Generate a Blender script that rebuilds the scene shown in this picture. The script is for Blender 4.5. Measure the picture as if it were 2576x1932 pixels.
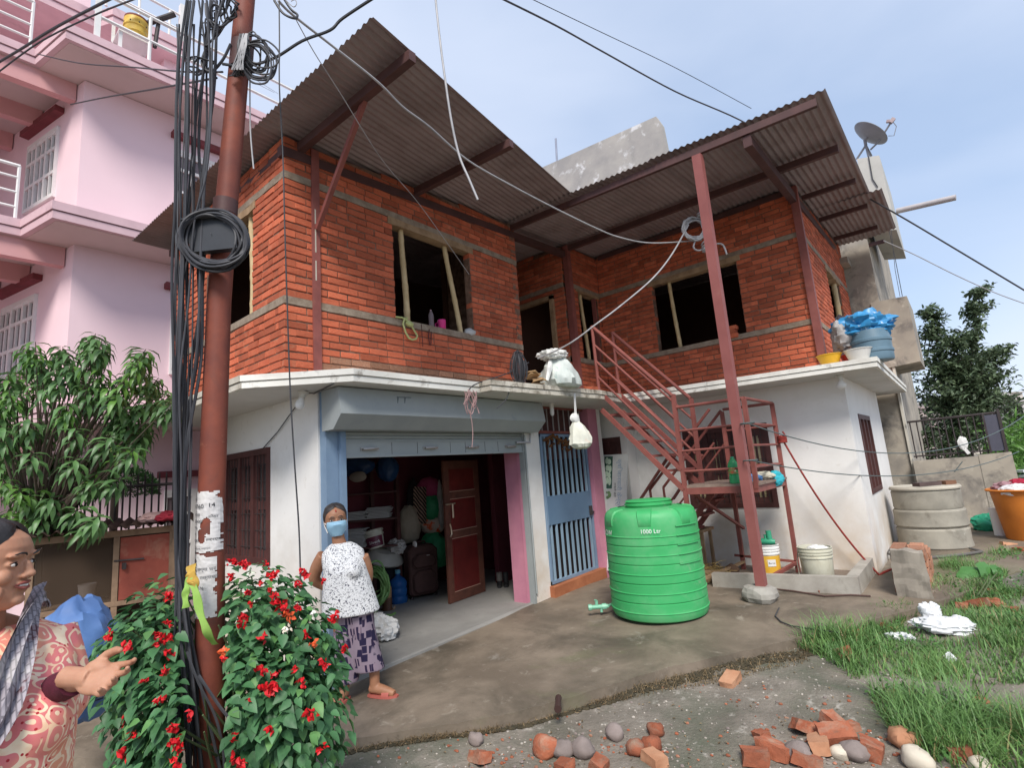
import bpy, bmesh, math, random
import numpy as np
from math import sin, cos, pi, radians, sqrt, atan2, floor, exp
from mathutils import Vector, Matrix, noise as mnoise
R = random.Random(7)
for o in list(bpy.data.objects): bpy.data.objects.remove(o, do_unlink=True)
SC = bpy.context.scene
COL = SC.collection
# ---------------------------------------------------------------- camera
FPX, PITCH, ROLL, YAW, CAMH = 1329.2, radians(9.522), radians(-4.338), radians(39.989), 1.9
FW = Vector((-sin(YAW)*cos(PITCH), cos(YAW)*cos(PITCH), sin(PITCH)))
_r = Vector((cos(YAW), sin(YAW), 0)); _u = _r.cross(FW)
RT = cos(ROLL)*_r + sin(ROLL)*_u
UP = -sin(ROLL)*_r + cos(ROLL)*_u
EYE = Vector((0, 0, CAMH))
cd = bpy.data.cameras.new('camera'); cam = bpy.data.objects.new('camera', cd); COL.objects.link(cam)
mw = Matrix.Identity(4)
for i in range(3):
    mw[i][0], mw[i][1], mw[i][2], mw[i][3] = RT[i], UP[i], -FW[i], EYE[i]
cam.matrix_world = mw
cd.sensor_width = 36; cd.sensor_fit = 'HORIZONTAL'; cd.lens = 36*FPX/2576
cd.clip_start = .05; cd.clip_end = 3000
SC.camera = cam
# ---------------------------------------------------------------- sky, sun, exposure
SUN = Vector((.50, -.62, .88)).normalized()
W = bpy.data.worlds.new('World'); SC.world = W; W.use_nodes = True
nt = W.node_tree; nt.nodes.clear()
def N(t, kind, **kw):
    n = t.nodes.new(kind)
    for k, v in kw.items(): setattr(n, k, v)
    return n
sky = N(nt, 'ShaderNodeTexSky', sky_type='NISHITA', sun_disc=False)
sky.sun_elevation = math.asin(SUN.z); sky.sun_rotation = atan2(SUN.x, SUN.y)
sky.air_density = 1.0; sky.dust_density = .6; sky.ozone_density = 1.0
bg = N(nt, 'ShaderNodeBackground'); bg.inputs['Strength'].default_value = .13
out = N(nt, 'ShaderNodeOutputWorld')
tc = N(nt, 'ShaderNodeTexCoord')
mp = N(nt, 'ShaderNodeMapping'); mp.inputs['Scale'].default_value = (1.2, 1.2, 3.2); mp.inputs['Rotation'].default_value = (.35, .25, .5)
nz = N(nt, 'ShaderNodeTexNoise'); nz.inputs['Scale'].default_value = 1.0; nz.inputs['Detail'].default_value = 7; nz.inputs['Roughness'].default_value = .42; nz.inputs['Distortion'].default_value = .3
rp = N(nt, 'ShaderNodeValToRGB'); rp.color_ramp.elements[0].position = .36; rp.color_ramp.elements[1].position = .72
rp.color_ramp.elements[0].color = (.10, .10, .10, 1); rp.color_ramp.elements[1].color = (.85, .85, .85, 1)
mx = N(nt, 'ShaderNodeMix', data_type='RGBA')
mx.inputs[7].default_value = (4.5, 4.9, 5.8, 1)
nt.links.new(tc.outputs['Generated'], mp.inputs[0]); nt.links.new(mp.outputs[0], nz.inputs['Vector'])
nt.links.new(nz.outputs['Fac'], rp.inputs[0]); nt.links.new(rp.outputs[0], mx.inputs[0])
hz_ = N(nt, 'ShaderNodeMix', data_type='RGBA'); hz_.inputs[0].default_value = .62; hz_.inputs[7].default_value = (2.75, 3.55, 4.95, 1)
nt.links.new(sky.outputs[0], hz_.inputs[6]); nt.links.new(hz_.outputs[2], mx.inputs[6]); nt.links.new(mx.outputs[2], bg.inputs[0]); nt.links.new(bg.outputs[0], out.inputs[0])
sd = bpy.data.lights.new('sun', 'SUN'); sd.energy = 2.8; sd.angle = radians(20); sd.color = (1, .95, .88)
so = bpy.data.objects.new('sun', sd); COL.objects.link(so); so.rotation_euler = SUN.to_track_quat('Z', 'Y').to_euler()
VS = SC.view_settings; VS.view_transform = 'Standard'; VS.look = 'None'; VS.gamma = 1; VS.use_curve_mapping = False; VS.exposure = .58
SC.render.engine = 'CYCLES'
# ---------------------------------------------------------------- measuring helpers: where a sight line meets a real plane
def ray(px, py): return FW + RT*((px-1288)/FPX) - UP*((py-966)/FPX)
def RX(px, py, x): d = ray(px, py); return EYE + d*(x/d.x)
def RY(px, py, y): d = ray(px, py); return EYE + d*(y/d.y)
def RZ(px, py, z): d = ray(px, py); return EYE + d*((z-CAMH)/d.z)
FH = Vector((-sin(YAW), cos(YAW), 0)); RH = Vector((cos(YAW), sin(YAW), 0))
def RV(px, py, dist): d = ray(px, py); return EYE + d*(dist/d.dot(FH))
def gz(x, y): return .095+.02*x+.03*y                     # fall of the yard
def RG(px, py, h=0):
    d = ray(px, py); t = (.095+h-CAMH)/(d.z-.02*d.x-.03*d.y); return EYE + d*t
def roofz(x, y): return 5.25-.0125*x+.0583*y
def C3(x, y, ox, oy): return (ox+.31646*x, oy+.31646*y)
# ---------------------------------------------------------------- mesh builder
def noisy_hexa(m, b, t, n=6, amp=.01, fr=8, S=None):      # a block with worn, uneven faces
    b = [Vector(p) for p in b]; t = [Vector(p) for p in t]; c = sum(b+t, Vector())/8; S = S or Vector((0,0,0))
    def disp(p):
        q = p*fr+S; d = (p-c); return p+Vector((mnoise.noise(q),mnoise.noise(q+Vector((31,7,3))),mnoise.noise(q+Vector((5,19,41)))))*amp+d*(amp*1.2/max(.02,d.length))*(mnoise.noise(q*2.3)-.3*max(0,mnoise.noise(q*.8))*4)*.6
    for A,B,C,D in ((b[3],b[2],b[1],b[0]),(t[0],t[1],t[2],t[3]),(b[0],b[1],t[1],t[0]),(b[1],b[2],t[2],t[1]),(b[2],b[3],t[3],t[2]),(b[3],b[0],t[0],t[3])):
        m.grid([[disp(A.lerp(B,i/n).lerp(D.lerp(C,i/n),j/n)) for i in range(n+1)] for j in range(n+1)])
    return m
class MB:
    def __init__(s): s.v = []; s.f = []; s.m = []; s.mi = 0
    def add(s, v, f):
        n = len(s.v); s.v += [tuple(p) for p in v]; s.f += [tuple(i+n for i in q) for q in f]; s.m += [s.mi]*len(f); return s
    def hexa(s, b, t):          # 4 bottom, 4 top, counter-clockwise
        return s.add(list(b)+list(t), [(3,2,1,0),(4,5,6,7),(0,1,5,4),(1,2,6,5),(2,3,7,6),(3,0,4,7)])
    def box(s, a, b):
        x0,y0,z0 = a; x1,y1,z1 = b
        if x0 > x1: x0,x1 = x1,x0
        if y0 > y1: y0,y1 = y1,y0
        if z0 > z1: z0,z1 = z1,z0
        return s.hexa([(x0,y0,z0),(x1,y0,z0),(x1,y1,z0),(x0,y1,z0)], [(x0,y0,z1),(x1,y0,z1),(x1,y1,z1),(x0,y1,z1)])
    def bar(s, a, b, w, h, up=(0,0,1)):
        a = Vector(a); b = Vector(b); d = (b-a).normalized(); up = Vector(up)
        sd_ = d.cross(up)
        if sd_.length < 1e-3: sd_ = d.cross(Vector((0,1,0)))
        sd_.normalize(); u2 = sd_.cross(d).normalized()
        q = [(-1,-1),(1,-1),(1,1),(-1,1)]
        A = [a+sd_*(i*w/2)+u2*(j*h/2) for i,j in q]; B = [b+sd_*(i*w/2)+u2*(j*h/2) for i,j in q]
        return s.add(A+B, [(0,1,2,3),(7,6,5,4),(1,0,4,5),(2,1,5,6),(3,2,6,7),(0,3,7,4)])
    def tube(s, pts, r, n=6, cap=True):
        pts = [Vector(p) for p in pts]; m = len(pts)
        if m < 2: return s
        rr = r if hasattr(r, '__len__') else [r]*m
        t = (pts[1]-pts[0]).normalized(); a = t.orthogonal().normalized(); V = []
        for i in range(m):
            if i == 0: tt = pts[1]-pts[0]
            elif i == m-1: tt = pts[-1]-pts[-2]
            else: tt = pts[i+1]-pts[i-1]
            if tt.length < 1e-9: tt = t
            tt = tt.normalized(); a = a-tt*a.dot(tt)
            if a.length < 1e-6: a = tt.orthogonal()
            a.normalize(); b = tt.cross(a)
            V += [pts[i]+(a*cos(2*pi*k/n)+b*sin(2*pi*k/n))*rr[i] for k in range(n)]; t = tt
        F = [(i*n+k, i*n+(k+1)%n, (i+1)*n+(k+1)%n, (i+1)*n+k) for i in range(m-1) for k in range(n)]
        if cap: F += [tuple(range(n))[::-1], tuple((m-1)*n+k for k in range(n))]
        return s.add(V, F)
    def lathe(s, prof, n=24, c=(0,0,0), ax=None, sq=1.0):
        c = Vector(c); V = []; m = len(prof)
        if ax is None: X,Y,Z = Vector((1,0,0)),Vector((0,1,0)),Vector((0,0,1))
        else:
            Z = Vector(ax).normalized(); X = Z.orthogonal().normalized(); Y = Z.cross(X)
        for r,z in prof: V += [c+X*(r*cos(2*pi*k/n))+Y*(r*sq*sin(2*pi*k/n))+Z*z for k in range(n)]
        F = [(i*n+k, i*n+(k+1)%n, (i+1)*n+(k+1)%n, (i+1)*n+k) for i in range(m-1) for k in range(n)]
        if prof[0][0] > 1e-4: F.append(tuple(range(n))[::-1])
        if prof[-1][0] > 1e-4: F.append(tuple((m-1)*n+k for k in range(n)))
        return s.add(V, F)
    def prism(s, poly, z0, z1, M=None):     # poly counter-clockwise in xy
        n = len(poly); V = [Vector((x,y,z0)) for x,y in poly]+[Vector((x,y,z1)) for x,y in poly]
        if M is not None: V = [M @ v for v in V]
        return s.add(V, [tuple(range(n))[::-1], tuple(range(n,2*n))]+[(i,(i+1)%n,n+(i+1)%n,n+i) for i in range(n)])
    def quad(s, a,b,c,d): return s.add([a,b,c,d], [(0,1,2,3)])
    def ell(s, c, r, n=12, m=8, M=None):
        V = []; F = []
        for i in range(m+1):
            th = pi*i/m
            for k in range(n):
                p = Vector((r[0]*sin(th)*cos(2*pi*k/n), r[1]*sin(th)*sin(2*pi*k/n), r[2]*cos(th)))
                if M is not None: p = M @ p
                V.append(Vector(c)+p)
        for i in range(m):
            for k in range(n): F.append((i*n+k, (i+1)*n+k, (i+1)*n+(k+1)%n, i*n+(k+1)%n))
        return s.add(V, F)
    def grid(s, P):      # P rows of points
        n = len(P[0]); V = [p for r_ in P for p in r_]
        return s.add(V, [(i*n+j, i*n+j+1, (i+1)*n+j+1, (i+1)*n+j) for i in range(len(P)-1) for j in range(n-1)])
    def mesh(s, name, mats, smooth=False):
        me = bpy.data.meshes.new(name); me.from_pydata([tuple(v) for v in s.v], [], s.f)
        for m_ in (mats if isinstance(mats, (list, tuple)) else [mats]): me.materials.append(m_)
        if any(s.m): me.polygons.foreach_set('material_index', s.m)
        if smooth:
            me.polygons.foreach_set('use_smooth', [True]*len(me.polygons))
            try: me.set_sharp_from_angle(angle=radians(42 if smooth is True else smooth))
            except Exception: pass
        me.update(); return me
def tag(o, label=None, cat=None, group=None, kind=None):
    if label: o['label'] = label
    if cat: o['category'] = cat
    if group: o['group'] = group
    if kind: o['kind'] = kind
    return o
def link(o, parent=None):
    COL.objects.link(o)
    if parent is not None:
        o.parent = parent
        p = parent; T = Vector((0,0,0))
        while p is not None: T = T + p.location; p = p.parent
        o.matrix_parent_inverse = Matrix.Translation(-T) if parent.type == 'EMPTY' else Matrix.Identity(4)
    return o
def obj(name, mb, mats, parent=None, smooth=False, **kw):
    me = mb if isinstance(mb, bpy.types.Mesh) else mb.mesh(name, mats, smooth)
    o = bpy.data.objects.new(name, me); link(o, parent)
    return tag(o, **kw)
def thing(name, loc, label, cat, group=None):
    o = bpy.data.objects.new(name, None); o.location = loc; o.empty_display_size = .2; COL.objects.link(o)
    return tag(o, label, cat, group)
def kids(o): return [c for c in bpy.data.objects if c.parent == o]
def copy_tree(o, parent=None):
    c = o.copy(); COL.objects.link(c)
    if parent is not None: c.parent = parent
    for k in kids(o): copy_tree(k, c)
    return c
# ---------------------------------------------------------------- materials
def lk(t, a, b): t.links.new(a, b)
def vec_nodes(t, scale=1, rnd=True):
    tc = N(t, 'ShaderNodeTexCoord')
    if not rnd: return tc.outputs['Object']
    oi = N(t, 'ShaderNodeObjectInfo'); m = N(t, 'ShaderNodeMath', operation='MULTIPLY'); m.inputs[1].default_value = 37
    lk(t, oi.outputs['Random'], m.inputs[0])
    va = N(t, 'ShaderNodeVectorMath', operation='ADD'); lk(t, tc.outputs['Object'], va.inputs[0]); lk(t, m.outputs[0], va.inputs[1])
    return va.outputs[0]
def noise_(t, v, sc, det=4, ro=.55, dist=0):
    n = N(t, 'ShaderNodeTexNoise'); n.inputs['Scale'].default_value = sc; n.inputs['Detail'].default_value = det
    n.inputs['Roughness'].default_value = ro; n.inputs['Distortion'].default_value = dist; lk(t, v, n.inputs['Vector']); return n.outputs['Fac']
def ramp_(t, f, stops):
    r = N(t, 'ShaderNodeValToRGB'); cr = r.color_ramp
    while len(cr.elements) > 1: cr.elements.remove(cr.elements[-1])
    for i,(p,c) in enumerate(stops):
        e = cr.elements[0] if i == 0 else cr.elements.new(p)
        e.position = p; e.color = (*c, 1) if len(c) == 3 else c
    lk(t, f, r.inputs[0]); return r.outputs[0]
def mixc(t, f, a, b, mode='MIX'):
    m = N(t, 'ShaderNodeMix', data_type='RGBA', blend_type=mode)
    for idx, x in ((0,f),(6,a),(7,b)):
        if hasattr(x, 'is_output'): lk(t, x, m.inputs[idx])
        else: m.inputs[idx].default_value = (*x, 1) if isinstance(x, tuple) else x
    return m.outputs[2]
def PM(name, c1, c2=None, sc=4, rough=.8, bump=.25, bsc=60, metal=0, stain=None, rnd=0, spec=.35, sss=None, trans=0, mid=(.35,.65), bd=.004):
    m = bpy.data.materials.new(name); m.use_nodes = True; t = m.node_tree; t.nodes.clear()
    P = N(t, 'ShaderNodeBsdfPrincipled'); o = N(t, 'ShaderNodeOutputMaterial'); lk(t, P.outputs[0], o.inputs[0])
    v = vec_nodes(t)
    c2 = c2 or tuple(x*.8 for x in c1)
    col = ramp_(t, noise_(t, v, sc, 6, .6), [(mid[0], c2), (mid[1], c1)])
    if stain:
        for (sc_, cc, lo, hi) in (stain if isinstance(stain, list) else [stain]):
            f = ramp_(t, noise_(t, v, sc_, 8, .65, .4), [(lo, (0,0,0)), (hi, (1,1,1))])
            col = mixc(t, f, col, cc)
    if rnd:
        oi = N(t, 'ShaderNodeObjectInfo'); ge = N(t, 'ShaderNodeNewGeometry')
        a = N(t, 'ShaderNodeMath', operation='ADD'); lk(t, oi.outputs['Random'], a.inputs[0]); lk(t, ge.outputs['Random Per Island'], a.inputs[1])
        fr = N(t, 'ShaderNodeMath', operation='FRACT'); lk(t, a.outputs[0], fr.inputs[0])
        mr = N(t, 'ShaderNodeMapRange'); mr.inputs[3].default_value = 1-rnd; mr.inputs[4].default_value = 1+rnd; lk(t, fr.outputs[0], mr.inputs[0])
        hs = N(t, 'ShaderNodeHueSaturation'); lk(t, mr.outputs[0], hs.inputs['Value']); lk(t, col, hs.inputs['Color']); col = hs.outputs[0]
    lk(t, col, P.inputs['Base Color'])
    P.inputs['Roughness'].default_value = rough; P.inputs['Metallic'].default_value = metal; P.inputs['Specular IOR Level'].default_value = spec
    if trans: P.inputs['Transmission Weight'].default_value = trans; P.inputs['IOR'].default_value = 1.2
    if sss: P.inputs['Subsurface Weight'].default_value = sss; P.inputs['Subsurface Radius'].default_value = (.01,.004,.002); P.inputs['Subsurface Scale'].default_value = .5
    if bump:
        b = N(t, 'ShaderNodeBump'); b.inputs['Strength'].default_value = bump; b.inputs['Distance'].default_value = bd
        lk(t, noise_(t, v, bsc, 5, .6), b.inputs['Height']); lk(t, b.outputs[0], P.inputs['Normal'])
    return m
def emis(name, c, s):
    m = PM(name, c, c, bump=0); P = m.node_tree.nodes['Principled BSDF'] if 'Principled BSDF' in m.node_tree.nodes else [n for n in m.node_tree.nodes if n.type == 'BSDF_PRINCIPLED'][0]
    P.inputs['Emission Color'].default_value = (*c,1); P.inputs['Emission Strength'].default_value = s; return m
def leafmat(name, c1, c2, rnd=.25, rough=.45):
    m = PM(name, c1, c2, sc=3, rough=rough, bump=0, rnd=rnd, spec=.4)
    t = m.node_tree; P = princ(m); src = P.inputs['Base Color'].links[0].from_socket
    tr = N(t, 'ShaderNodeBsdfTranslucent'); lk(t, src, tr.inputs[0]); ms = N(t, 'ShaderNodeMixShader'); ms.inputs[0].default_value = .25
    o = [n for n in t.nodes if n.type == 'OUTPUT_MATERIAL'][0]
    lk(t, P.outputs[0], ms.inputs[1]); lk(t, tr.outputs[0], ms.inputs[2]); lk(t, ms.outputs[0], o.inputs[0]); return m
def princ(m): return [n for n in m.node_tree.nodes if n.type == 'BSDF_PRINCIPLED'][0]
BRICK = PM('brick', (.52,.135,.066), (.41,.092,.044), sc=9, rough=.9, bump=.5, bsc=55, rnd=.28, stain=[(14, (.46,.21,.12), .56, .8), (5, (.27,.095,.055), .58, .78), (2.3, (.46,.27,.18), .66, .82)])
OLDBRICK = PM('old_brick', (.36,.17,.10), (.25,.12,.075), sc=8, rough=.95, bump=.5, bsc=50, rnd=.22, stain=(10, (.36,.25,.17), .5, .7))
MORTAR = PM('mortar', (.25,.155,.11), (.12,.065,.045), sc=12, rough=1, bump=.6, bsc=50)
CONC = PM('concrete', (.36,.34,.30), (.26,.24,.21), sc=5, rough=.95, bump=.6, bsc=45, stain=(3, (.2,.19,.17), .55, .75))
BAND = PM('concrete_band', (.34,.275,.21), (.22,.165,.12), sc=9, rough=.98, bump=.9, bsc=38, bd=.008)
WEATHER = PM('weathered_plaster', (.42,.37,.30), (.30,.27,.23), sc=1.6, rough=.95, bump=.4, bsc=30, stain=[(2.1, (.12,.11,.105), .52, .70), (5, (.55,.50,.42), .58, .74), (.9, (.2,.18,.165), .55, .7)])
PARAPET = PM('parapet_plaster', (.40,.38,.35), (.30,.29,.28), sc=1.4, rough=.95, bump=.4, bsc=20, stain=[(2.2, (.62,.62,.62), .58, .68), (.9, (.2,.2,.2), .55, .8)])
WHITE = PM('white_wall', (.82,.80,.765), (.76,.74,.71), sc=1.2, rough=.9, bump=.2, bsc=18, stain=[(.8, (.60,.57,.52), .52, .8), (9, (.66,.63,.58), .6, .75)])
def base_stain(m, col, z0, z1, amt=.85):      # mud splash and damp rising from the ground, ragged upper edge
    t = m.node_tree; P = princ(m); src = P.inputs['Base Color'].links[0].from_socket
    tc = N(t, 'ShaderNodeTexCoord'); sx = N(t, 'ShaderNodeSeparateXYZ'); lk(t, tc.outputs['Object'], sx.inputs[0])
    mr = N(t, 'ShaderNodeMapRange'); mr.inputs[1].default_value = z1; mr.inputs[2].default_value = z0; lk(t, sx.outputs[2], mr.inputs[0])
    v = vec_nodes(t, rnd=False); mu = N(t, 'ShaderNodeMath', operation='MULTIPLY'); lk(t, mr.outputs[0], mu.inputs[0])
    lk(t, ramp_(t, noise_(t, v, 1.7, 6, .6), [(.36,(.05,.05,.05)),(.66,(amt,amt,amt))]), mu.inputs[1])
    lk(t, mixc(t, mu.outputs[0], src, col), P.inputs['Base Color'])
base_stain(WHITE, (.55,.40,.24), .1, 1.5, .95)
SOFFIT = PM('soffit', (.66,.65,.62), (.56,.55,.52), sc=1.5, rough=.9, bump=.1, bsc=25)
EDGE = PM('slab_edge', (.78,.76,.70), (.68,.66,.6), sc=3, rough=.9, bump=.3, bsc=30, stain=[(6, (.22,.19,.15), .56, .76), (2, (.5,.47,.42), .55, .75)])
EDGEOLD = PM('mossy_slab_edge', (.62,.58,.50), (.42,.38,.31), sc=4, rough=.95, bump=.5, bsc=30, stain=[(7, (.14,.12,.09), .5, .66)])
STEEL = PM('red_oxide_steel', (.27,.085,.070), (.20,.062,.052), sc=5, rough=.6, bump=.12, bsc=70, stain=(9, (.28,.14,.10), .6, .8))
DKSTEEL = PM('dark_red_steel', (.10,.045,.042), (.07,.034,.032), sc=5, rough=.6, bump=.12, bsc=70)
ROOFM = PM('tin_roof', (.33,.265,.265), (.26,.205,.205), sc=2, rough=.62, bump=.08, bsc=30, metal=.15, stain=(1.5, (.19,.14,.135), .5, .8))
BAMBOO = PM('bamboo', (.60,.46,.26), (.48,.35,.18), sc=8, rough=.6, bump=.2, bsc=30)
TIMBER = PM('timber', (.40,.27,.16), (.25,.16,.09), sc=7, rough=.9, bump=.5, bsc=25)
DARKWOOD = PM('dark_wood', (.10,.038,.034), (.065,.026,.024), sc=6, rough=.55, bump=.2, bsc=40)
DOORRED = PM('door_red', (.16,.022,.018), (.11,.016,.014), sc=4, rough=.45, bump=.15, bsc=50, stain=(6, (.10,.03,.02), .55, .8))
DOORFR = PM('door_frame', (.15,.055,.035), (.09,.035,.025), sc=6, rough=.6, bump=.2, bsc=40)
BLUEGREY = PM('shutter_paint', (.34,.365,.36), (.29,.315,.315), sc=2, rough=.55, bump=.15, bsc=12, stain=(5, (.23,.26,.28), .6, .85))
BLUEPAINT = PM('blue_paint', (.22,.31,.42), (.17,.25,.36), sc=3, rough=.7, bump=.2, bsc=30)
GATEBLUE = PM('gate_blue', (.30,.42,.52), (.24,.35,.45), sc=3, rough=.5, bump=.1, bsc=40)
PINKJ = PM('pink_jamb', (.60,.25,.33), (.50,.2,.28), sc=3, rough=.85, bump=.15, bsc=40)
MAROON = PM('maroon_wall', (.14,.026,.036), (.10,.019,.028), sc=2, rough=.85, bump=.15, bsc=40)
FLOORM = PM('cement_floor', (.30,.29,.27), (.24,.23,.215), sc=2, rough=.7, bump=.15, bsc=30, stain=(4, (.16,.155,.15), .6, .8))
YARD = PM('yard_concrete', (.25,.20,.15), (.155,.122,.09), sc=1.9, rough=.62, bump=.55, bsc=42, spec=.4, stain=[(1.2, (.10,.082,.06), .46, .66), (6, (.34,.295,.235), .60, .76), (.7, (.145,.150,.075), .57, .75), (2.4, (.30,.27,.23), .62, .75), (19, (.12,.095,.07), .64, .74)])
DIRT = PM('dirt', (.27,.235,.195), (.15,.13,.105), sc=2.6, rough=1, bump=1, bsc=35, bd=.015, stain=[(.8, (.115,.12,.085), .50, .66), (7, (.42,.385,.335), .58, .70), (24, (.16,.135,.105), .60, .70)])
PINK = PM('pink_wall', (.80,.60,.64), (.77,.57,.61), sc=1.0, rough=.9, bump=.1, bsc=20)
PINKTRIM = PM('pink_trim', (.66,.46,.49), (.57,.39,.42), sc=2, rough=.9, bump=.2, bsc=20, stain=(3, (.38,.25,.27), .58, .8))
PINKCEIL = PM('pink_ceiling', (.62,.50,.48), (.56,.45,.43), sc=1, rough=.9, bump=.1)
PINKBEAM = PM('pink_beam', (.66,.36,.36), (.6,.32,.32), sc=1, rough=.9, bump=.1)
WHITEP = PM('white_paint', (.78,.77,.75), (.7,.69,.67), sc=4, rough=.5, bump=.05)
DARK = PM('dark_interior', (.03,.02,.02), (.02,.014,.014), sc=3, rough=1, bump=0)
MAROONTRIM = PM('maroon_trim', (.22,.05,.06), (.16,.04,.045), sc=3, rough=.7, bump=.1)
IRON = PM('iron', (.06,.05,.05), (.04,.03,.03), sc=6, rough=.6, bump=.1)
CABLE = PM('black_cable', (.055,.055,.062), (.04,.04,.045), sc=9, rough=.5, bump=0, rnd=.4)
GCABLE = PM('grey_cable', (.42,.41,.42), (.3,.3,.31), sc=9, rough=.5, bump=0)
GLASS = PM('window_glass', (.10,.11,.11), (.06,.065,.065), sc=1.5, rough=.08, bump=0, spec=.8)
CURTAIN = PM('curtain_pane', (.42,.36,.22), (.32,.26,.15), sc=3, rough=.3, bump=0, spec=.6)
def plain(name, c, rough=.5, **kw): return PM(name, c, tuple(x*.86 for x in c), sc=kw.pop('sc', 6), rough=rough, bump=kw.pop('bump', .06), **kw)
# ================================================================ SETTING
def ghgt(x, y):      # rough street ground, a little below the yard slab, rising to the road on the camera's side
    h = gz(x, y)-.10
    q = Vector((x, y, 0))
    h += .035*mnoise.noise(q*.9)+.02*mnoise.noise(q*2.7)+.008*mnoise.noise(q*9)
    d = -.62*x-.30*y          # toward the lower left
    e = sqrt((x+.2)**2+(y-.2)**2)
    h += .33*max(0, min(1, (3.0-e)/1.6))
    # field right of the yard
    h += .10*max(0, min(1, (x+.9)/1.5))*max(0, min(1, (y-4.2)/2))
    r_ = sqrt(x*x+y*y)
    if r_ > 16: h = h*max(0, 1-(r_-16)/12)-.02*(r_-16)*.15
    return h
mb = MB()
def axis(lo, hi, fine_lo, fine_hi, fs, cs):
    a = list(np.arange(lo, fine_lo, cs))+list(np.arange(fine_lo, fine_hi, fs))+list(np.arange(fine_hi, hi+cs, cs)); return a
xs = axis(-20, 20, -6, 3, .09, 1.2); ys = axis(-8, 24, 0, 9, .09, 1.2)
xs = [-900, -300, -100, -45]+xs+[45, 100, 300, 900]; ys = [-900, -300, -100, -40]+ys+[45, 100, 300, 900]
mb.grid([[(x, y, ghgt(x, y)) for x in xs] for y in ys])
obj('ground', mb, DIRT, smooth=80, kind='structure')
# yard slab: thick concrete sheet with a ragged front edge, laid to a slight fall
front = [(-7.4,.1),(-5.6,1.05),(-4.4,1.85)]+[(RG(*p).x, RG(*p).y) for p in [(870,1858),(1010,1836),(1150,1815),(1290,1790),(1420,1755),(1530,1722),(1650,1685),(1780,1655),(1930,1622)]]+[(-1.2,5.95),(-.75,6.6),(-.35,7.3),(.2,8.6),(.7,9.8),(.8,12.3)]
fr = []
for i in range(len(front)-1):
    a = Vector((*front[i],0)); b = Vector((*front[i+1],0)); k = max(1, int((b-a).length/.06))
    for j in range(k):
        p = a.lerp(b, j/k); nn = Vector((b-a).yxz).normalized(); nn = Vector(((b-a).y, -(b-a).x, 0)).normalized()
        fr.append(p+nn*(.022*mnoise.noise(p*7)+.012*mnoise.noise(p*23)))
mb = MB(); rows = []
back = [Vector((-8.3,2.68,0)), Vector((-4.82,2.72,0)), Vector((-4.7,5.9,0)), Vector((-4.3,8.2,0)), Vector((-1.1,8.2,0)), Vector((-1.0,12.3,0))]
bl = [0]
for i in range(len(back)-1): bl.append(bl[-1]+(back[i+1]-back[i]).length)
def along(s):
    s *= bl[-1]
    for i in range(len(back)-1):
        if s <= bl[i+1]: return back[i].lerp(back[i+1], (s-bl[i])/(bl[i+1]-bl[i]))
    return back[-1]
n = len(fr); cols = []
for i, p in enumerate(fr):
    q = along(i/(n-1)*.999); c = []
    for j in range(9):
        w = p.lerp(q, j/8); c.append((w.x, w.y, gz(w.x, w.y)+.004*mnoise.noise(w*3)-(.012 if j == 0 else 0)))
    c = [(p.x+.01, p.y-.01, gz(p.x,p.y)-.2), (p.x, p.y, gz(p.x,p.y)-.03)]+c
    cols.append(c)
mb.grid(cols)
obj('yard', mb, YARD, smooth=50, kind='structure')

# ================================================================ HOUSE
house = thing('brick_house', (-4.7, 5.5, 0), 'unfinished house with white ground floor, raw red brick upper floor and tin roof', 'house')
XA, YK, Y1, YB, XR = -4.70, 2.33, 5.92, 8.33, -1.33
ZS, SB0, SB1, LB0, LB1 = 2.96, 3.66, 3.73, 4.97, 5.04
# ---- plastered ground floor
def walls(mb, o, d, nrm, L, z0, z1, holes=(), th=.2, u0=0):
    o = Vector((o[0], o[1], 0)); d = Vector((d[0], d[1], 0)); nrm = Vector((nrm[0], nrm[1], 0))
    us = sorted(set([u0, L]+[u for h in holes for u in h[:2] if u0 < u < L]))
    for a, b in zip(us, us[1:]):
        zs = [z0]
        for h in sorted([h for h in holes if h[0] <= a+1e-6 and h[1] >= b-1e-6], key=lambda h: h[2]): zs += [h[2], h[3]]
        zs.append(z1)
        for za, zb in zip(zs[0::2], zs[1::2]):
            if zb-za < .002: continue
            P = [o+d*a, o+d*b, o+d*b-nrm*th, o+d*a-nrm*th]
            mb.hexa([p+Vector((0,0,za)) for p in P], [p+Vector((0,0,zb)) for p in P])
    return mb
m = MB(); walls(m, (-7.85,2.72), (1,0), (0,-1), 3.04, -.2, 2.84, [(.82,2.04,1.12,2.38)]); m.box((-7.85,2.92,-.2),(-7.65,12.3,2.838))
obj('ground_floor_wall', m, WHITE, house)
m = MB(); m.box((-4.92,2.74,-.2),(-4.70,2.87,2.84)); obj('blue_pilaster', m, BLUEPAINT, house)
m = MB(); m.box((-4.92,5.74,-.2),(-4.66,6.06,2.84)); obj('ground_floor_wall', m, WHITE, house)
m = MB(); m.box((-4.9,7.30,-.2),(-4.58,7.56,2.84)); obj('gate_jamb', m, PINKJ, house)
m = MB(); m.box((-5.05,7.562,-.2),(-4.60,7.70,2.84)); walls(m, (-5.1,7.9), (1,0), (0,-1), .83, -.2, 2.838, [(.22,.73,1.2,2.36)], th=.12)
m.box((-4.40,7.903,-.2),(-4.268,8.4,2.835)); obj('ground_floor_wall', m, WHITE, house)
m = MB(); walls(m, (-4.27,8.2), (1,0), (0,-1), 3.15, -.2, 2.84, [(.85,2.12,1.14,2.34)]); obj('ground_floor_wall', m, WHITE, house)
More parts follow.
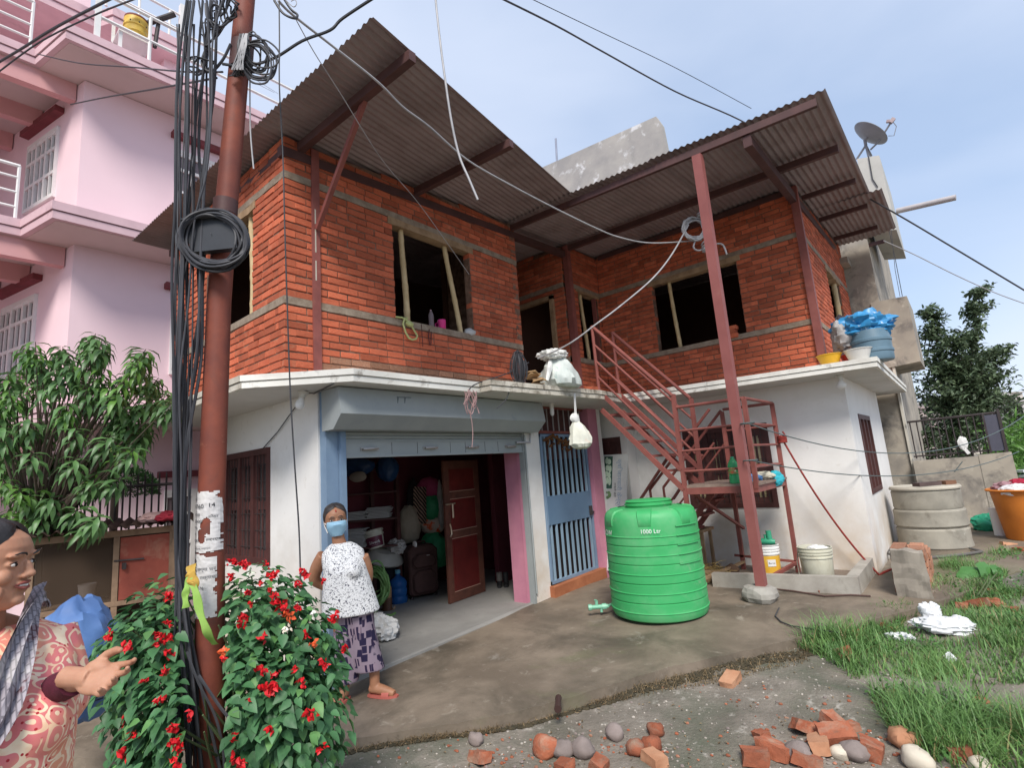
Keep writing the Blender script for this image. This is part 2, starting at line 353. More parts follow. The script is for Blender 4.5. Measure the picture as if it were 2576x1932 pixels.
m = MB(); walls(m, (-1.12,8.203), (0,1), (1,0), 3.4, -.2, 2.84, [(.72,1.85,1.23,2.36)]); obj('ground_floor_wall', m, WHITE, house)
# ---- floor slab with stepped fascia and a landing
slabp = [(-7.95,2.06),(-4.92,2.02),(-4.17,2.72),(-4.15,4.36),(-3.98,4.37),(-3.82,6.52),(-3.90,7.27),(-.66,7.68),(-.70,12.35),(-7.95,12.35)]
def inset(poly, d):
    n = len(poly); outp = []
    for i in range(n):
        p0, p1, p2 = [Vector((*poly[(i+k) % n],)) for k in (-1,0,1)]
        a = (p1-p0).normalized(); b = (p2-p1).normalized(); na = Vector((-a.y,a.x)); nb = Vector((-b.y,b.x)); bis = (na+nb)
        q = p1+bis*(d/max(.3, (1+na.dot(nb)))); outp.append((q.x, q.y))
    return outp
m = MB(); m.mi = 0; m.prism(slabp, 2.904, ZS); m.mi = 0; m.prism(inset(slabp,.028), 2.892, 2.906); m.prism(inset(slabp,.012), 2.84, 2.893)
# mossy front of the landing and worn right wing edge get their own strips, a little proud
slab = obj('floor_slab', m, [EDGE], house)
for z0_, z1_, off in ((2.9035,2.9605,.004),(2.8395,2.894,-.007)):
    for a, b in [((-3.98,4.37),(-3.82,6.52)),((-3.82,6.52),(-3.90,7.27)),((-4.15,4.36),(-3.98,4.37)),((-7.95,2.06),(-4.92,2.02))]:
        A = Vector((*a,0)); B = Vector((*b,0)); d = (B-A).normalized(); nn = Vector((d.y,-d.x,0))
        P = [A+nn*off-d*.002, B+nn*off+d*.002, B-nn*.02, A-nn*.02]; m = MB()
        m.hexa([p+Vector((0,0,z0_)) for p in P], [p+Vector((0,0,z1_)) for p in P]); obj('slab_edge', m, EDGEOLD, house)
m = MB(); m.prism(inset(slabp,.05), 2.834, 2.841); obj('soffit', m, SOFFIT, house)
# ---- brick shell
BK = []      # every brick: (wall part, centre, dir, normal, length, height, old)
wallparts = {}
def brickwall(o, d, nrm, L, holes=(), c0=0, c1=0, oldrows=0, z_top=None, oldfrom=0, tooth=None):
    o = Vector((*o,0)); d = Vector((*d,0)); nrm = Vector((*nrm,0)); H = .0767
    def top(u): p = o+d*u; return min(roofz(p.x, p.y)-.045, 9 if z_top is None else z_top)
    m = MB(); k = max(2, int(L/.5)); us = sorted(set([.012 if c0 else 0, L-(.012 if c1 else 0)]+[L*i/k for i in range(1,k)]+[u for h in holes for u in h[:2]]))
    for a, b in zip(us, us[1:]):
        zs = [ZS]
        for h in sorted([h for h in holes if h[0] <= a+1e-6 and h[1] >= b-1e-6], key=lambda h: h[2]): zs += [h[2]-.0, h[3]]
        zs.append(None)
        for za, zb in zip(zs[0::2], zs[1::2]):
            P = [o+d*a-nrm*.010, o+d*b-nrm*.010, o+d*b-nrm*.12, o+d*a-nrm*.12]
            tz = [top(a), top(b), top(b), top(a)] if zb is None else [zb]*4
            m.hexa([p+Vector((0,0,za)) for p in P], [p+Vector((0,0,z)) for p,z in zip(P,tz)])
    part = obj('brick_wall', m, MORTAR, house)
    rows = [ZS+.0767*i for i in range(9)]+[SB1+.0775*i for i in range(16)]+[LB1+.076*i for i in range(14)]
    for r_, z in enumerate(rows):
        par = (r_ % 2)
        segs = [(0, L)]
        for h in holes:
            if h[2] < z+.05 and h[3] > z+.03:
                ns = []
                for a, b in segs:
                    if h[1] <= a or h[0] >= b: ns.append((a,b)); continue
                    if h[0] > a: ns.append((a, h[0]))
                    if h[1] < b: ns.append((h[1], b))
                segs = ns
        for a, b in segs:
            s = a+(.115 if (a == 0 and c0 and par == (c0-1)) else 0); e = b-(.115 if (b == L and c1 and par == (c1-1)) else 0)
            u = s; first = True
            while u < e-.02:
                ln = .235+R.uniform(-.012,.012)
                if first and par and not (a == 0 and c0): ln = .115+R.uniform(-.01,.02)
                if first and a == 0 and c0: ln = .235 if par == (c0-1) else .235
                if R.random() < .06: ln = .115
                v = min(u+ln, e)
                if e-v < .05: v = e
                zt = top((u+v)/2)
                if z+.066 < zt+.02:
                    h = .0665+R.uniform(-.0035,.0025)
                    j0 = R.uniform(.001,.005) if u > s+.001 or a > 0 else 0
                    j1 = R.uniform(.002,.008) if v < e-.001 else 0
                    cu = (u+j0+v-j1)/2; ext = R.uniform(-.006,.005)
                    if (abs(v-e) < 1e-3 and b < L) or (u == s and a > 0): cu += R.uniform(-.012,.006)*(1 if u != s else -1)
                    c = o+d*cu+nrm*(-.0575+ext*.5)+Vector((0,0,z+.003+h/2+R.uniform(-.0015,.0015)))
                    BK.append((part, c, d, nrm, v-j1-u-j0, h, 1 if (r_ < oldrows and cu > oldfrom) else 0, ext))
                u = v; first = False
    # concrete bands
    for z0_, z1_ in ((SB0,SB1),(LB0,LB1)):
        mm = MB(); segs = [(0,L)]
        for h in holes:
            if h[2] < z0_ and h[3] > z1_:
                segs = [s_ for a,b in segs for s_ in ((a,min(b,h[0])),(max(a,h[1]),b)) if s_[1]-s_[0] > .01]
        for a,b in segs:
            mm = MB(); k = max(1,int((b-a)/.16))
            for i in range(k):
                u0_ = a+(b-a)*i/k; u1_ = a+(b-a)*(i+1)/k; e0 = .004+.008*mnoise.noise((o+d*u0_)*4+Vector((0,0,z0_))); e1 = .004+.008*mnoise.noise((o+d*u1_)*4+Vector((0,0,z0_)))
                za = -.003+.006*mnoise.noise((o+d*u0_)*6); zc = -.003+.006*mnoise.noise((o+d*u1_)*6)
                P = [o+d*u0_+nrm*e0, o+d*u1_+nrm*e1, o+d*u1_-nrm*.118, o+d*u0_-nrm*.118]
                mm.hexa([p+Vector((0,0,z0_+q)) for p,q in zip(P,(za,zc,zc,za))], [p+Vector((0,0,z1_-q)) for p,q in zip(P,(za,zc,zc,za))])
            obj('concrete_band', mm, BAND, house)
    return part
LWIN = (1.05, 2.30, SB1, 4.89)
brickwall((-7.70,YK), (1,0), (0,-1), 3.00, [LWIN], c1=1)
AWIN = (1.31, 2.58, SB1, 4.89)
brickwall((XA,YK), (0,1), (1,0), Y1-YK, [AWIN], c0=2, oldrows=3, oldfrom=.36)
brickwall((-6.2,7.25), (1,0), (0,-1), 1.42, [(.25,1.18,ZS,4.86)])
brickwall((-4.72,7.38), (0,1), (1,0), .95, [(.22,.86,SB1,4.93)])
BWIN = (1.03, 2.45, SB1-.04, 4.89)
brickwall((-4.72,YB), (1,0), (0,-1), 3.39, [BWIN], c1=1)
SWIN = (1.72, 2.95, SB1, 4.9)
brickwall((XR,YB), (0,1), (1,0), 4.0, [SWIN], c0=2)
# return of the left wing beside the door recess
brickwall((XA,Y1), (-1,0), (0,1), 1.5, [])
# ---- the bricks: the 300 that show largest are objects, the rest are joined wall by wall
def brick_mesh(seed):
    r_ = random.Random(seed); b = MB(); j = lambda s: r_.uniform(-s,s)
    fx, fz = .46, .43
    back = [(-.5,.5,-.5),(.5,.5,-.5),(.5,.5,.5),(-.5,.5,.5)]
    mid = [(-.5+j(.01),-.42,-.5+j(.03)),(.5+j(.01),-.42,-.5+j(.03)),(.5+j(.01),-.42,.5+j(.03)),(-.5+j(.01),-.42,.5+j(.03))]
    frn = [(-fx-.02+j(.02),-.5+j(.03),-fz+j(.05)),(fx+.02+j(.02),-.5+j(.03),-fz+j(.05)),(fx+.02+j(.02),-.5+j(.03),fz+j(.05)),(-fx-.02+j(.02),-.5+j(.03),fz+j(.05))]
    V = back+mid+frn
    F = [(8,9,10,11)]
    for k in range(4):
        l = (k+1) % 4
        F += [(4+k,4+l,8+l,8+k), (k,l,4+l,4+k)]
    b.add(V, F); return b
BV = [brick_mesh(i) for i in range(7)]
BME = {(i,o_): BV[i].mesh('brick', OLDBRICK if o_ else BRICK) for i in range(7) for o_ in (0,1)}
def apparent(c, ln, h, nrm):
    v = c-EYE; z = v.dot(FW)
    if z < .5: return 0
    px = 1288+FPX*v.dot(RT)/z; py = 966-FPX*v.dot(UP)/z
    if not (20 < px < 2556 and 20 < py < 1912) or v.dot(nrm) > 0: return 0
    if 515 < px < 640 and py > 250: return 0            # behind the pole
    return ln*h/(z*z)*abs(v.normalized().dot(nrm))
for i in range(len(BK)): BK[i] = BK[i]+(apparent(BK[i][1], BK[i][4], BK[i][5], BK[i][3]), R.randrange(7), R.uniform(-.012,.012))
BK.sort(key=lambda b: -b[8])
rest = {}
for i, (part, c, d, nrm, ln, h, old, ext, ap, k, tilt) in enumerate(BK):
    X = d.copy(); Z = Vector((0,0,1)); X = (X+Z*tilt).normalized(); Yv = -nrm; Z = X.cross(Yv)
    if Z.z < 0: X = -X; Z = X.cross(Yv)
    Mx = Matrix((( X.x*ln, Yv.x*.115, Z.x*h, c.x),(X.y*ln, Yv.y*.115, Z.y*h, c.y),(X.z*ln, Yv.z*.115, Z.z*h, c.z),(0,0,0,1)))
    if i < 300:
        o = bpy.data.objects.new('brick', BME[(k,old)]); link(o, part); o.matrix_basis = Mx
        o.matrix_parent_inverse = Matrix.Identity(4)
    else:
        rest.setdefault((part.name,old), (part, old, MB()))[2].add([Mx @ Vector(v) for v in BV[k].v], BV[k].f)
for part, old, b in rest.values(): obj('brick', b, OLDBRICK if old else BRICK, part, kind='stuff')
# ---- timber, bamboo props and the dark rooms behind the openings
def lintel(o, d, nrm, a, b, z0=4.885, z1=LB0):
    o = Vector((*o,0)); d = Vector((*d,0)); nrm = Vector((*nrm,0)); mm = MB(); k = 8
    for i in range(k):
        u0_ = a-.07+(b-a+.14)*i/k; u1_ = a-.07+(b-a+.14)*(i+1)/k
        e = [.008+.012*mnoise.noise((o+d*u)*5) for u in (u0_,u1_)]; q = [.012*mnoise.noise((o+d*u)*8) for u in (u0_,u1_)]
        P = [o+d*u0_+nrm*e[0], o+d*u1_+nrm*e[1], o+d*u1_-nrm*.13, o+d*u0_-nrm*.13]
        mm.hexa([p+Vector((0,0,z0+w)) for p,w in zip(P,(q[0],q[1],q[1],q[0]))], [p+Vector((0,0,z1)) for p in P])
    obj('timber_lintel', mm, TIMBER, house)
lintel((-7.70,YK),(1,0),(0,-1),*LWIN[:2]); lintel((XA,YK),(0,1),(1,0),*AWIN[:2]); lintel((-4.72,YB),(1,0),(0,-1),*BWIN[:2]); lintel((XR,YB),(0,1),(1,0),*SWIN[:2]); lintel((-4.72,7.38),(0,1),(1,0),.22,.86,4.925)
def bamboo(a, b, r=.036):
    a = Vector(a); b = Vector(b); P = []; rr = []
    for i in range(25):
        t = i/24; P.append(a.lerp(b,t)+Vector((.006*sin(t*4+a.x),.006*sin(t*5),0))); rr.append(r*(1.12 if i % 6 == 3 else 1)*(1-.1*t))
    mm = MB(); mm.tube(P, rr, 9); obj('bamboo_prop', mm, BAMBOO, house, smooth=True)
bamboo((XA-.07,3.85,SB1),(XA-.07,3.82,4.92)); bamboo((XA-.07,4.72,SB1),(XA-.07,4.52,4.92),.034)
bamboo((-3.34,YB+.07,SB1-.04),(-3.40,YB+.07,4.92),.033); bamboo((-2.56,YB+.07,SB1-.04),(-2.58,YB+.07,4.92),.026)
bamboo((-5.52,YK+.07,SB1),(-5.55,YK+.07,4.92),.038); bamboo((-6.55,YK+.07,SB1),(-6.52,YK+.07,4.92),.034)
bamboo((XR-.07,11.05,SB1),(XR-.07,11.1,4.92),.05); bamboo((-4.79,7.86,SB1),(-4.79,7.78,4.95),.034)
m = MB(); m.box((-4.80,8.16,SB1),(-4.73,8.20,4.93)); obj('window_post', m, STEEL, house)
# inner shell (unlit rooms)
m = MB()
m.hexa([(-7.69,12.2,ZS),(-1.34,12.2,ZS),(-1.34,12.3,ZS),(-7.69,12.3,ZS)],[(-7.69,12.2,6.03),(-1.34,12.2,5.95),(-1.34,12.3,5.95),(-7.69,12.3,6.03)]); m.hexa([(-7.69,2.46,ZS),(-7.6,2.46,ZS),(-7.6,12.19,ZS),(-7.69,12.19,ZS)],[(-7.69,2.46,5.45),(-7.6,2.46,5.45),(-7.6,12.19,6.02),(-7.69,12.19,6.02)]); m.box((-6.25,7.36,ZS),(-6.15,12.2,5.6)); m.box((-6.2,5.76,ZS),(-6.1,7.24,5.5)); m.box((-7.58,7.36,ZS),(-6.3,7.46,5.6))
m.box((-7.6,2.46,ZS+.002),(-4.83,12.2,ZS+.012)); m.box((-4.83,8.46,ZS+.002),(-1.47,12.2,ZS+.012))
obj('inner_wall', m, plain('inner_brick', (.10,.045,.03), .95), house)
# ---- upper door frame
m = MB(); m.box((-5.97,7.20,ZS),(-5.90,7.30,4.86)); m.box((-5.07,7.20,ZS),(-4.99,7.30,4.86)); m.box((-5.97,7.20,4.80),(-4.99,7.30,4.87)); obj('door_frame', m, TIMBER, house)
m = MB(); m.tube([(-5.9,9.4,4.15),(-5.35,9.4,4.02)], .018, 6); obj('pipe', m, plain('bright_pipe',(.8,.8,.8),.2), house)
# ---- steel frame
def sbar(name, a, b, w, h, mat=STEEL, up=(0,0,1)): mm = MB(); mm.bar(a, b, w, h, up); return obj(name, mm, mat, house)
sbar('steel_column', (XA-.02,2.66,ZS), (XA-.02,2.66,5.40), .085, .075, STEEL, (1,0,0))
sbar('steel_column', (XA+.0,7.32,ZS), (XA+.0,7.32,5.68), .10, .10, STEEL, (1,0,0))
sbar('steel_column', (XR+.0,YB+.0,ZS), (XR+.0,YB+.0,5.72), .10, .10, STEEL, (1,0,0))
mm = MB()
for z0_,z1_ in ((4.25,4.5),(3.95,4.16),(4.56,4.72)): mm.box((XA+.0165,2.645,z0_),(XA+.0195,2.658,z1_))
obj('worn_paint', mm, plain('bare_primer',(.55,.5,.42),.8), house)
sbar('strut', (XA+.04,2.66,4.50), (-3.56,2.54,roofz(-3.56,2.54)-.08), .04, .055)
def beam(x0,y0,x1,y1,w=.07,h=.09,off=.055,n='roof_beam'): return sbar(n, (x0,y0,roofz(x0,y0)-off-h/2), (x1,y1,roofz(x1,y1)-off-h/2), w, h, DKSTEEL)
beam(-2.93,2.54,-8.3,2.44); beam(-3.22,4.14,-4.72,4.02); beam(-.62,6.09,-4.74,5.86,.05,.085); beam(-.62,7.42,-4.7,7.33,.06,.09)
beam(XA-.03,2.3,XA-.03,7.4,.08,.10,.15,'wall_plate'); beam(-1.33,6.05,-1.38,12.3,.09,.13,.15,'rafter')
for y in (8.75,10.05,11.45,12.6): beam(-.60,y,-1.30,y-.02,.05,.07)
beam(-4.66,YB+.02,-1.38,YB+.02,.08,.08,.04,'wall_plate'); beam(-7.7,YK+.04,-4.72,YK+.04,.08,.08,.15,'wall_plate')
# ---- corrugated roof sheets, laid with the ribs running front to back
def sheet(x0, x1, yf, yb, dz=0, shear=0):
    pitch = .076; nx = max(2, int(round((x1-x0)/.0095))); mm = MB(); F = []; B_ = []
    for i in range(nx+1):
        x = x0+(x1-x0)*i/nx; w = .011*sin(2*pi*x/pitch); a, b = yf(x), yb(x)
        if b-a < .02: b = a+.02
        col = []
        for j in range(5):
            y = a+(b-a)*j/4; xx = x-shear*(y-2.15); col.append((xx, y, roofz(xx,y)+w+dz+.003*sin(xx*1.7+y)))
        F.append(col); B_.append([(p[0],p[1],p[2]+.0022) for p in col])
    mm.grid(F); mm.grid([r_[::-1] for r_ in B_])
    obj('roof_sheet', mm, ROOFM, house, smooth=True)
def yend(x): return 5.9 if x > -2.92 else 12.35
def yfl(x): return 1.96+(x+8.35)*.033
x = -8.36; k = 0
while x < -2.92:
    sheet(x, min(x+.855,-2.90), yfl, lambda q: 5.93, .003*(k % 2), .18); x += .76; k += 1
x = -9.3
while x < -.56:
    sheet(x, min(x+.855,-.52), lambda q: 5.80+max(0,q+3.55)*.09, lambda q: 9.78, .003*(k % 2)-(.012 if x < -3.0 else 0)); x += .76; k += 1
x = -9.3
while x < -.4:
    sheet(x, min(x+.855,-.36), lambda q: 9.66, lambda q: 12.3-.45*max(0,(q+.75)), -.014-.003*(k % 2)); x += .76; k += 1
# ---- the tall roof post on its lump of concrete
pb = Vector((-2.05,6.60,.42)); pt = Vector((-1.88,6.00,roofz(-1.88,6.0)-.16))
sbar('roof_post', pb, pt, .105, .105, PM('roof_post_paint', (.31,.105,.095), (.26,.085,.078), sc=4, rough=.55, bump=.1, bsc=60, stain=(8,(.3,.15,.12),.62,.8)), (1,0,0))
mm = MB()
def lump(mm, c, r, seed, n=11, m_=7, flat=None, fz=1.0):
    q = MB(); q.ell((0,0,0), r, n, m_); S = Vector((seed*3.1, seed*1.7, seed))
    for v in q.v:
        v = Vector(v); k = 1+.28*mnoise.noise(v/max(r)*1.3+S)+.10*mnoise.noise(v/max(r)*4+S); v = v*k*(1+.06*mnoise.noise(v/max(r)*11+S))
        if flat is not None: v.z = max(-r[2]*flat, min(r[2]*.8*fz, v.z))
        mm.v.append(tuple(Vector(c)+v))
    n0 = len(mm.v)-len(q.v); mm.f += [tuple(i+n0 for i in f) for f in q.f]; mm.m += [mm.mi]*len(q.f)
lump(mm, (-2.06,6.58,.33), (.20,.17,.14), 4, 14, 9, .8, .8); obj('post_footing', mm, CONC, house)
# ---------------------------------------------------------------- text helper (flat print as thin mesh)
def text_mb(s, size, ext=.0, font_scale=(1,1)):
    c = bpy.data.curves.new('lettering', 'FONT'); c.body = s; c.size = size; c.extrude = ext; c.align_x = 'CENTER'; c.align_y = 'CENTER'; c.resolution_u = 3
    o = bpy.data.objects.new('lettering', c); COL.objects.link(o); bpy.context.view_layer.update()
    me = bpy.data.meshes.new_from_object(o.evaluated_get(bpy.context.evaluated_depsgraph_get()))
    V = [v.co.copy() for v in me.vertices]; F = [tuple(p.vertices) for p in me.polygons]
    bpy.data.objects.remove(o, do_unlink=True); bpy.data.curves.remove(c); bpy.data.meshes.remove(me)
    mb = MB(); mb.add(V, F); return mb
def place(mb, M):
    mb.v = [tuple(M @ Vector(v)) for v in mb.v]; return mb
def frame3(o, x, y):      # matrix with given origin and x/y axes
    x = Vector(x).normalized(); y = Vector(y); y = (y-x*x.dot(y)).normalized(); z = x.cross(y)
    return Matrix(((x.x,y.x,z.x,o[0]),(x.y,y.y,z.y,o[1]),(x.z,y.z,z.z,o[2]),(0,0,0,1)))
INK = plain('black_ink', (.02,.02,.025), .6, bump=0)
# ================================================================ SHOP FRONT
SF = .14   # shop floor
m = MB(); m.hexa([(-8.6,2.92,-.1),(-4.66,2.875,-.1),(-4.66,5.74,-.1),(-8.6,5.74,-.1)], [(-8.6,2.92,SF),(-4.66,2.875,SF-.01),(-4.66,5.74,SF+.02),(-8.6,5.74,SF)]); m.hexa([(-8.6,5.742,-.1),(-5.05,5.742,-.1),(-5.05,7.6,-.1),(-8.6,7.6,-.1)],[(-8.6,5.742,SF),(-5.05,5.742,SF+.018),(-5.05,7.6,SF+.018),(-8.6,7.6,SF)])
e0 = RG(935,1650); e1 = RG(1352,1512)
m.hexa([(-4.658,2.75,-.1),(e0.x,e0.y-.45,-.1),(e1.x,e1.y,-.1),(-4.658,5.8,-.1)], [(-4.658,2.75,SF-.012),(e0.x+.02,e0.y-.45,gz(e0.x,e0.y)+.012),(e1.x,e1.y,gz(e1.x,e1.y)+.012),(-4.658,5.8,SF+.018)])
obj('shop_floor', m, FLOORM, house)
m = MB(); m.box((-7.45,2.95,SF),(-7.35,7.6,2.83)); m.box((-7.35,7.5,SF),(-5.05,7.6,2.83)); m.box((-5.06,5.76,SF),(-4.95,7.5,2.83)); m.box((-7.35,2.925,SF),(-4.93,2.95,2.83)); m.box((-6.2,6.6,SF),(-6.1,7.5,2.83)); obj('shop_wall', m, MAROON, house)
m = MB(); m.box((-5.05,5.722,SF),(-4.80,5.743,2.4)); m.box((-4.797,5.70,SF-.05),(-4.70,5.738,2.4)); obj('shop_jamb', m, PINKJ, house)
# shutter housing
prof = [(-4.70,2.835),(-4.40,2.822),(-4.36,2.565),(-4.50,2.43),(-4.70,2.43)]
m = MB(); n = 24
for yy0, yy1 in ((2.70,5.86),):
    rows = []
    for i in range(n+1):
        y = yy0+(yy1-yy0)*i/n; dn = .006*mnoise.noise(Vector((y*1.9,1,0)))
        rows.append([(p[0]+(dn if 0 < q < 4 else 0), y, p[1]) for q,p in enumerate(prof)])
    m.grid(rows); m.add(rows[0], [(0,1,2,3,4)]); m.add(rows[-1], [(4,3,2,1,0)])
sb = obj('shutter_housing', m, BLUEGREY, house)
m = MB(); c = RX(1016,1016,-4.385)
for dx in (-.09,.0): m.bar((-4.388,c.y+dx,2.66),(-4.382,c.y+dx+.02,2.76),.012,.01)
m.bar((-4.384,c.y-.10,2.645),(-4.384,c.y+.12,2.645),.01,.014); m.bar((-4.388,c.y+.10,2.65),(-4.388,c.y+.12,2.72),.01,.012); m.bar((-4.39,c.y-.08,2.76),(-4.39,c.y+.10,2.765),.01,.01)
obj('stencil_mark', m, plain('stencil_dark',(.16,.19,.2),.7), sb)
# rolled-up shutter
m = MB()
for i in range(4):
    z = 2.34+.036*i; m.tube([(-4.70,2.9,z),(-4.70,5.70,z)], .02, 8)
sh = obj('shutter', m, BLUEGREY, house, smooth=True)
m = MB(); m.box((-4.735,2.885,2.185),(-4.685,5.70,2.325)); m.box((-4.745,2.885,2.165),(-4.672,5.70,2.186)); m.box((-4.745,2.885,2.322),(-4.678,5.70,2.334))
bt = obj('bottom_rail', m, BLUEGREY, sh)
for y in (3.22,4.04,4.72,5.45):
    m = MB(); m.tube([(-4.66,y-.09,2.25),(-4.64,y,2.252),(-4.66,y+.09,2.255)], .013, 6); m.box((-4.686,y-.11,2.235),(-4.676,y+.11,2.268)); obj('handle', m, plain('worn_steel',(.42,.4,.38),.4,metal=.5), sh, smooth=True)
m = MB()
for y in (3.5,3.85,4.35,4.6,4.95,5.2): m.box((-4.6865,y,2.19),(-4.6835,y+.004,2.32))
obj('seam', m, DARK, sh)
m = MB(); m.box((-4.78,2.872,SF),(-4.655,2.93,2.43)); obj('guide_channel', m, BLUEPAINT, house)
m = MB(); m.box((-4.745,5.695,SF-.05),(-4.66,5.735,2.43)); m.tube([(-4.64,5.72,.3),(-4.64,5.715,2.4)],.012,6); obj('guide_channel', m, BLUEGREY, house)
m = MB(); m.tube([(-4.66,5.55,2.30),(-4.62,5.80,2.30),(-4.62,5.82,2.42)],.016,6); obj('shutter_bolt', m, plain('bolt_steel',(.5,.5,.5),.4,metal=.6), sh)
# open door leaf, panelled
a = RZ(1130,1520,SF+.02); b = RZ(1240,1480,SF+.02); b = a+(b-a).normalized()*.80
ux = (b-a).normalized(); uz = Vector((0,0,1)); un = ux.cross(uz); HD = 1.98
def leafbox(m, u0,u1,z0,z1,n0,n1): 
    P = [a+ux*u0+un*n0, a+ux*u1+un*n0, a+ux*u1+un*n1, a+ux*u0+un*n1]
    m.hexa([p+uz*z0 for p in P],[p+uz*z1 for p in P])
W_ = (b-a).length
m = MB()
for u0,u1,z0,z1 in ((0,.11,0,HD),(W_-.11,W_,0,HD),(.11,W_-.11,0,.13),(.11,W_-.11,.86,.98),(.11,W_-.11,1.42,1.54),(.11,W_-.11,HD-.12,HD)): leafbox(m,u0,u1,z0,z1,-.018,.018)
door = obj('door', m, DOORFR, house)
for z0,z1 in ((.13,.86),(.98,1.42),(1.54,HD-.12)):
    m = MB(); leafbox(m,.11,W_-.11,z0,z1,-.006,.006); leafbox(m,.16,W_-.16,z0+.05,z1-.05,-.012,.012); obj('door_panel', m, DOORRED, door)
m = MB(); LT = plain('pale_bead',(.5,.3,.22),.6)
for z in (.865,.975,1.425,1.535,.135): leafbox(m,.11,W_-.11,z-.004,z+.004,.0125,.0185)
obj('bead', m, LT, door)
m = MB(); q = a+ux*.05+un*.03+uz*1.36; m.tube([q-ux*.05,q+ux*.16],.012,6); m.tube([q+ux*.10,q+ux*.10-uz*.2],.016,6); m.tube([q+ux*.02-uz*.28,q+ux*.04-uz*.33,q+ux*.05-uz*.42,q+ux*.02-uz*.46],.012,6); obj('door_latch', m, plain('brass',(.55,.42,.3),.35,metal=.6), door, smooth=True)
qa, qb = RX(1238,1300,-7.32), RX(1292,1300,-7.32); m = MB(); m.box((-7.349,qa.y,SF+.05),(-7.31,qb.y,2.2)); d2 = obj('door', m, DOORRED, house)
m = MB(); m.box((-7.349,qb.y+.002,SF+.05),(-7.29,qb.y+.07,2.2)); m.box((-7.309,qa.y,1.2),(-7.30,qb.y-.1,1.32)); obj('door_frame', m, DOORFR, d2)
m = MB(); m.tube([(-7.27,qb.y-.2,1.2),(-7.27,qb.y-.2,1.36)],.014,6); m.tube([(-7.28,qb.y-.2,1.0),(-7.26,qb.y-.2,.92),(-7.26,qb.y-.25,.90)],.013,6); obj('door_latch', m, plain('steel_latch',(.5,.45,.4),.35,metal=.6), d2)
q = RZ(1290,1459,SF); m = MB(); m.box((q.x-.18,q.y-.02,SF),(q.x+.12,q.y+.3,SF+.22)); obj('door_step', m, WHITE, house)
# ================================================================ GATE of blue bars under a barred fanlight
gt = thing('metal_gate', (-4.66,6.65,.3), 'tall blue barred metal gate with a solid middle panel beside the shop', 'gate')
GX = -4.66; g0, g1 = 6.07, 7.28; gb = .34
m = MB(); m.box((GX-.02,g0,gb),(GX+.02,g0+.04,2.42)); m.box((GX-.02,g1-.04,gb),(GX+.02,g1,2.42)); m.box((GX-.021,g0+.0,2.38),(GX+.021,g1,2.42)); m.box((GX-.021,g0,gb),(GX+.021,g1,gb+.04)); obj('gate_frame', m, BLUEPAINT, gt)
m = MB(); m.box((GX-.012,g0+.04,1.13),(GX+.024,g1-.04,1.53)); obj('gate_panel', m, PM('panel_blue',(.15,.24,.35),(.12,.2,.3),sc=2,rough=.45,bump=.05), gt)
for i in range(9):
    y = g0+.10+(g1-g0-.2)*i/8
    for z0,z1 in ((gb+.04,1.13),(1.53,2.38)):
        m = MB(); m.box((GX-.01,y-.013,z0),(GX+.018,y+.013,z1)); obj('gate_bar', m, GATEBLUE, gt)
m = MB(); m.tube([(GX+.03,g1-.10,1.2),(GX+.03,g1-.0,1.2)],.016,6); m.box((GX+.01,g1-.12,1.16),(GX+.045,g1-.05,1.30)); obj('bolt', m, IRON, gt)
fl = thing('barred_fanlight', (-4.68,6.65,2.6), 'rusty barred panel filling the gap above the blue gate', 'grille')
m = MB(); m.box((GX-.03,g0,2.43),(GX+.0,g1,2.47)); m.box((GX-.03,g0,2.80),(GX,g1,2.83)); obj('grille_frame', m, STEEL, fl)
for i in range(8):
    y = g0+.10+(g1-g0-.2)*i/7; m = MB(); m.tube([(GX-.012,y,2.46),(GX-.012,y,2.81)],.011,6); obj('grille_bar', m, plain('grille_grey',(.3,.27,.27),.6) if i == 0 else bpy.data.materials['grille_grey'], fl)
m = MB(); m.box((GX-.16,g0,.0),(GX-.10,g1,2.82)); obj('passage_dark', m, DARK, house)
m = MB(); m.box((GX-.09,g0,2.05),(GX-.07,g1,2.82)); obj('transom_board', m, DARKWOOD, house)
m = MB(); m.tube([(GX+.05,g0+.04+1.1*t,2.40-.1*abs(sin((g0+1.1*t)*4))) for t in np.linspace(0,1,30)],.02,6)     # dried garland tied along the gate top
for i in range(70):
    y = g0+R.uniform(.05,1.1); z = 2.36+R.gauss(0,.05)-.1*abs(sin(y*4)); m.ell((GX+.04+R.uniform(0,.03),y,z),(.02,R.uniform(.01,.04),R.uniform(.008,.03)),5,3)
tag(obj('garland', m, PM('dry_leaf',(.20,.085,.03),(.1,.045,.02),sc=20,rough=1,bump=0)), 'withered brown garland strung across the top of the blue gate', 'garland')
m = MB(); k = 14; TERRA = PM('terracotta_step',(.42,.16,.075),(.32,.11,.05),sc=5,rough=.9,bump=.3,bsc=40,stain=(5,(.2,.12,.08),.6,.8))
m.hexa([(-4.86,6.065,0),(-4.56,6.02,0),(-4.52,7.32,0),(-4.86,7.298,0)],[(-4.86,6.065,.33),(-4.57,6.02,.32),(-4.53,7.32,.35),(-4.86,7.298,.35)]); obj('step', m, TERRA, house)
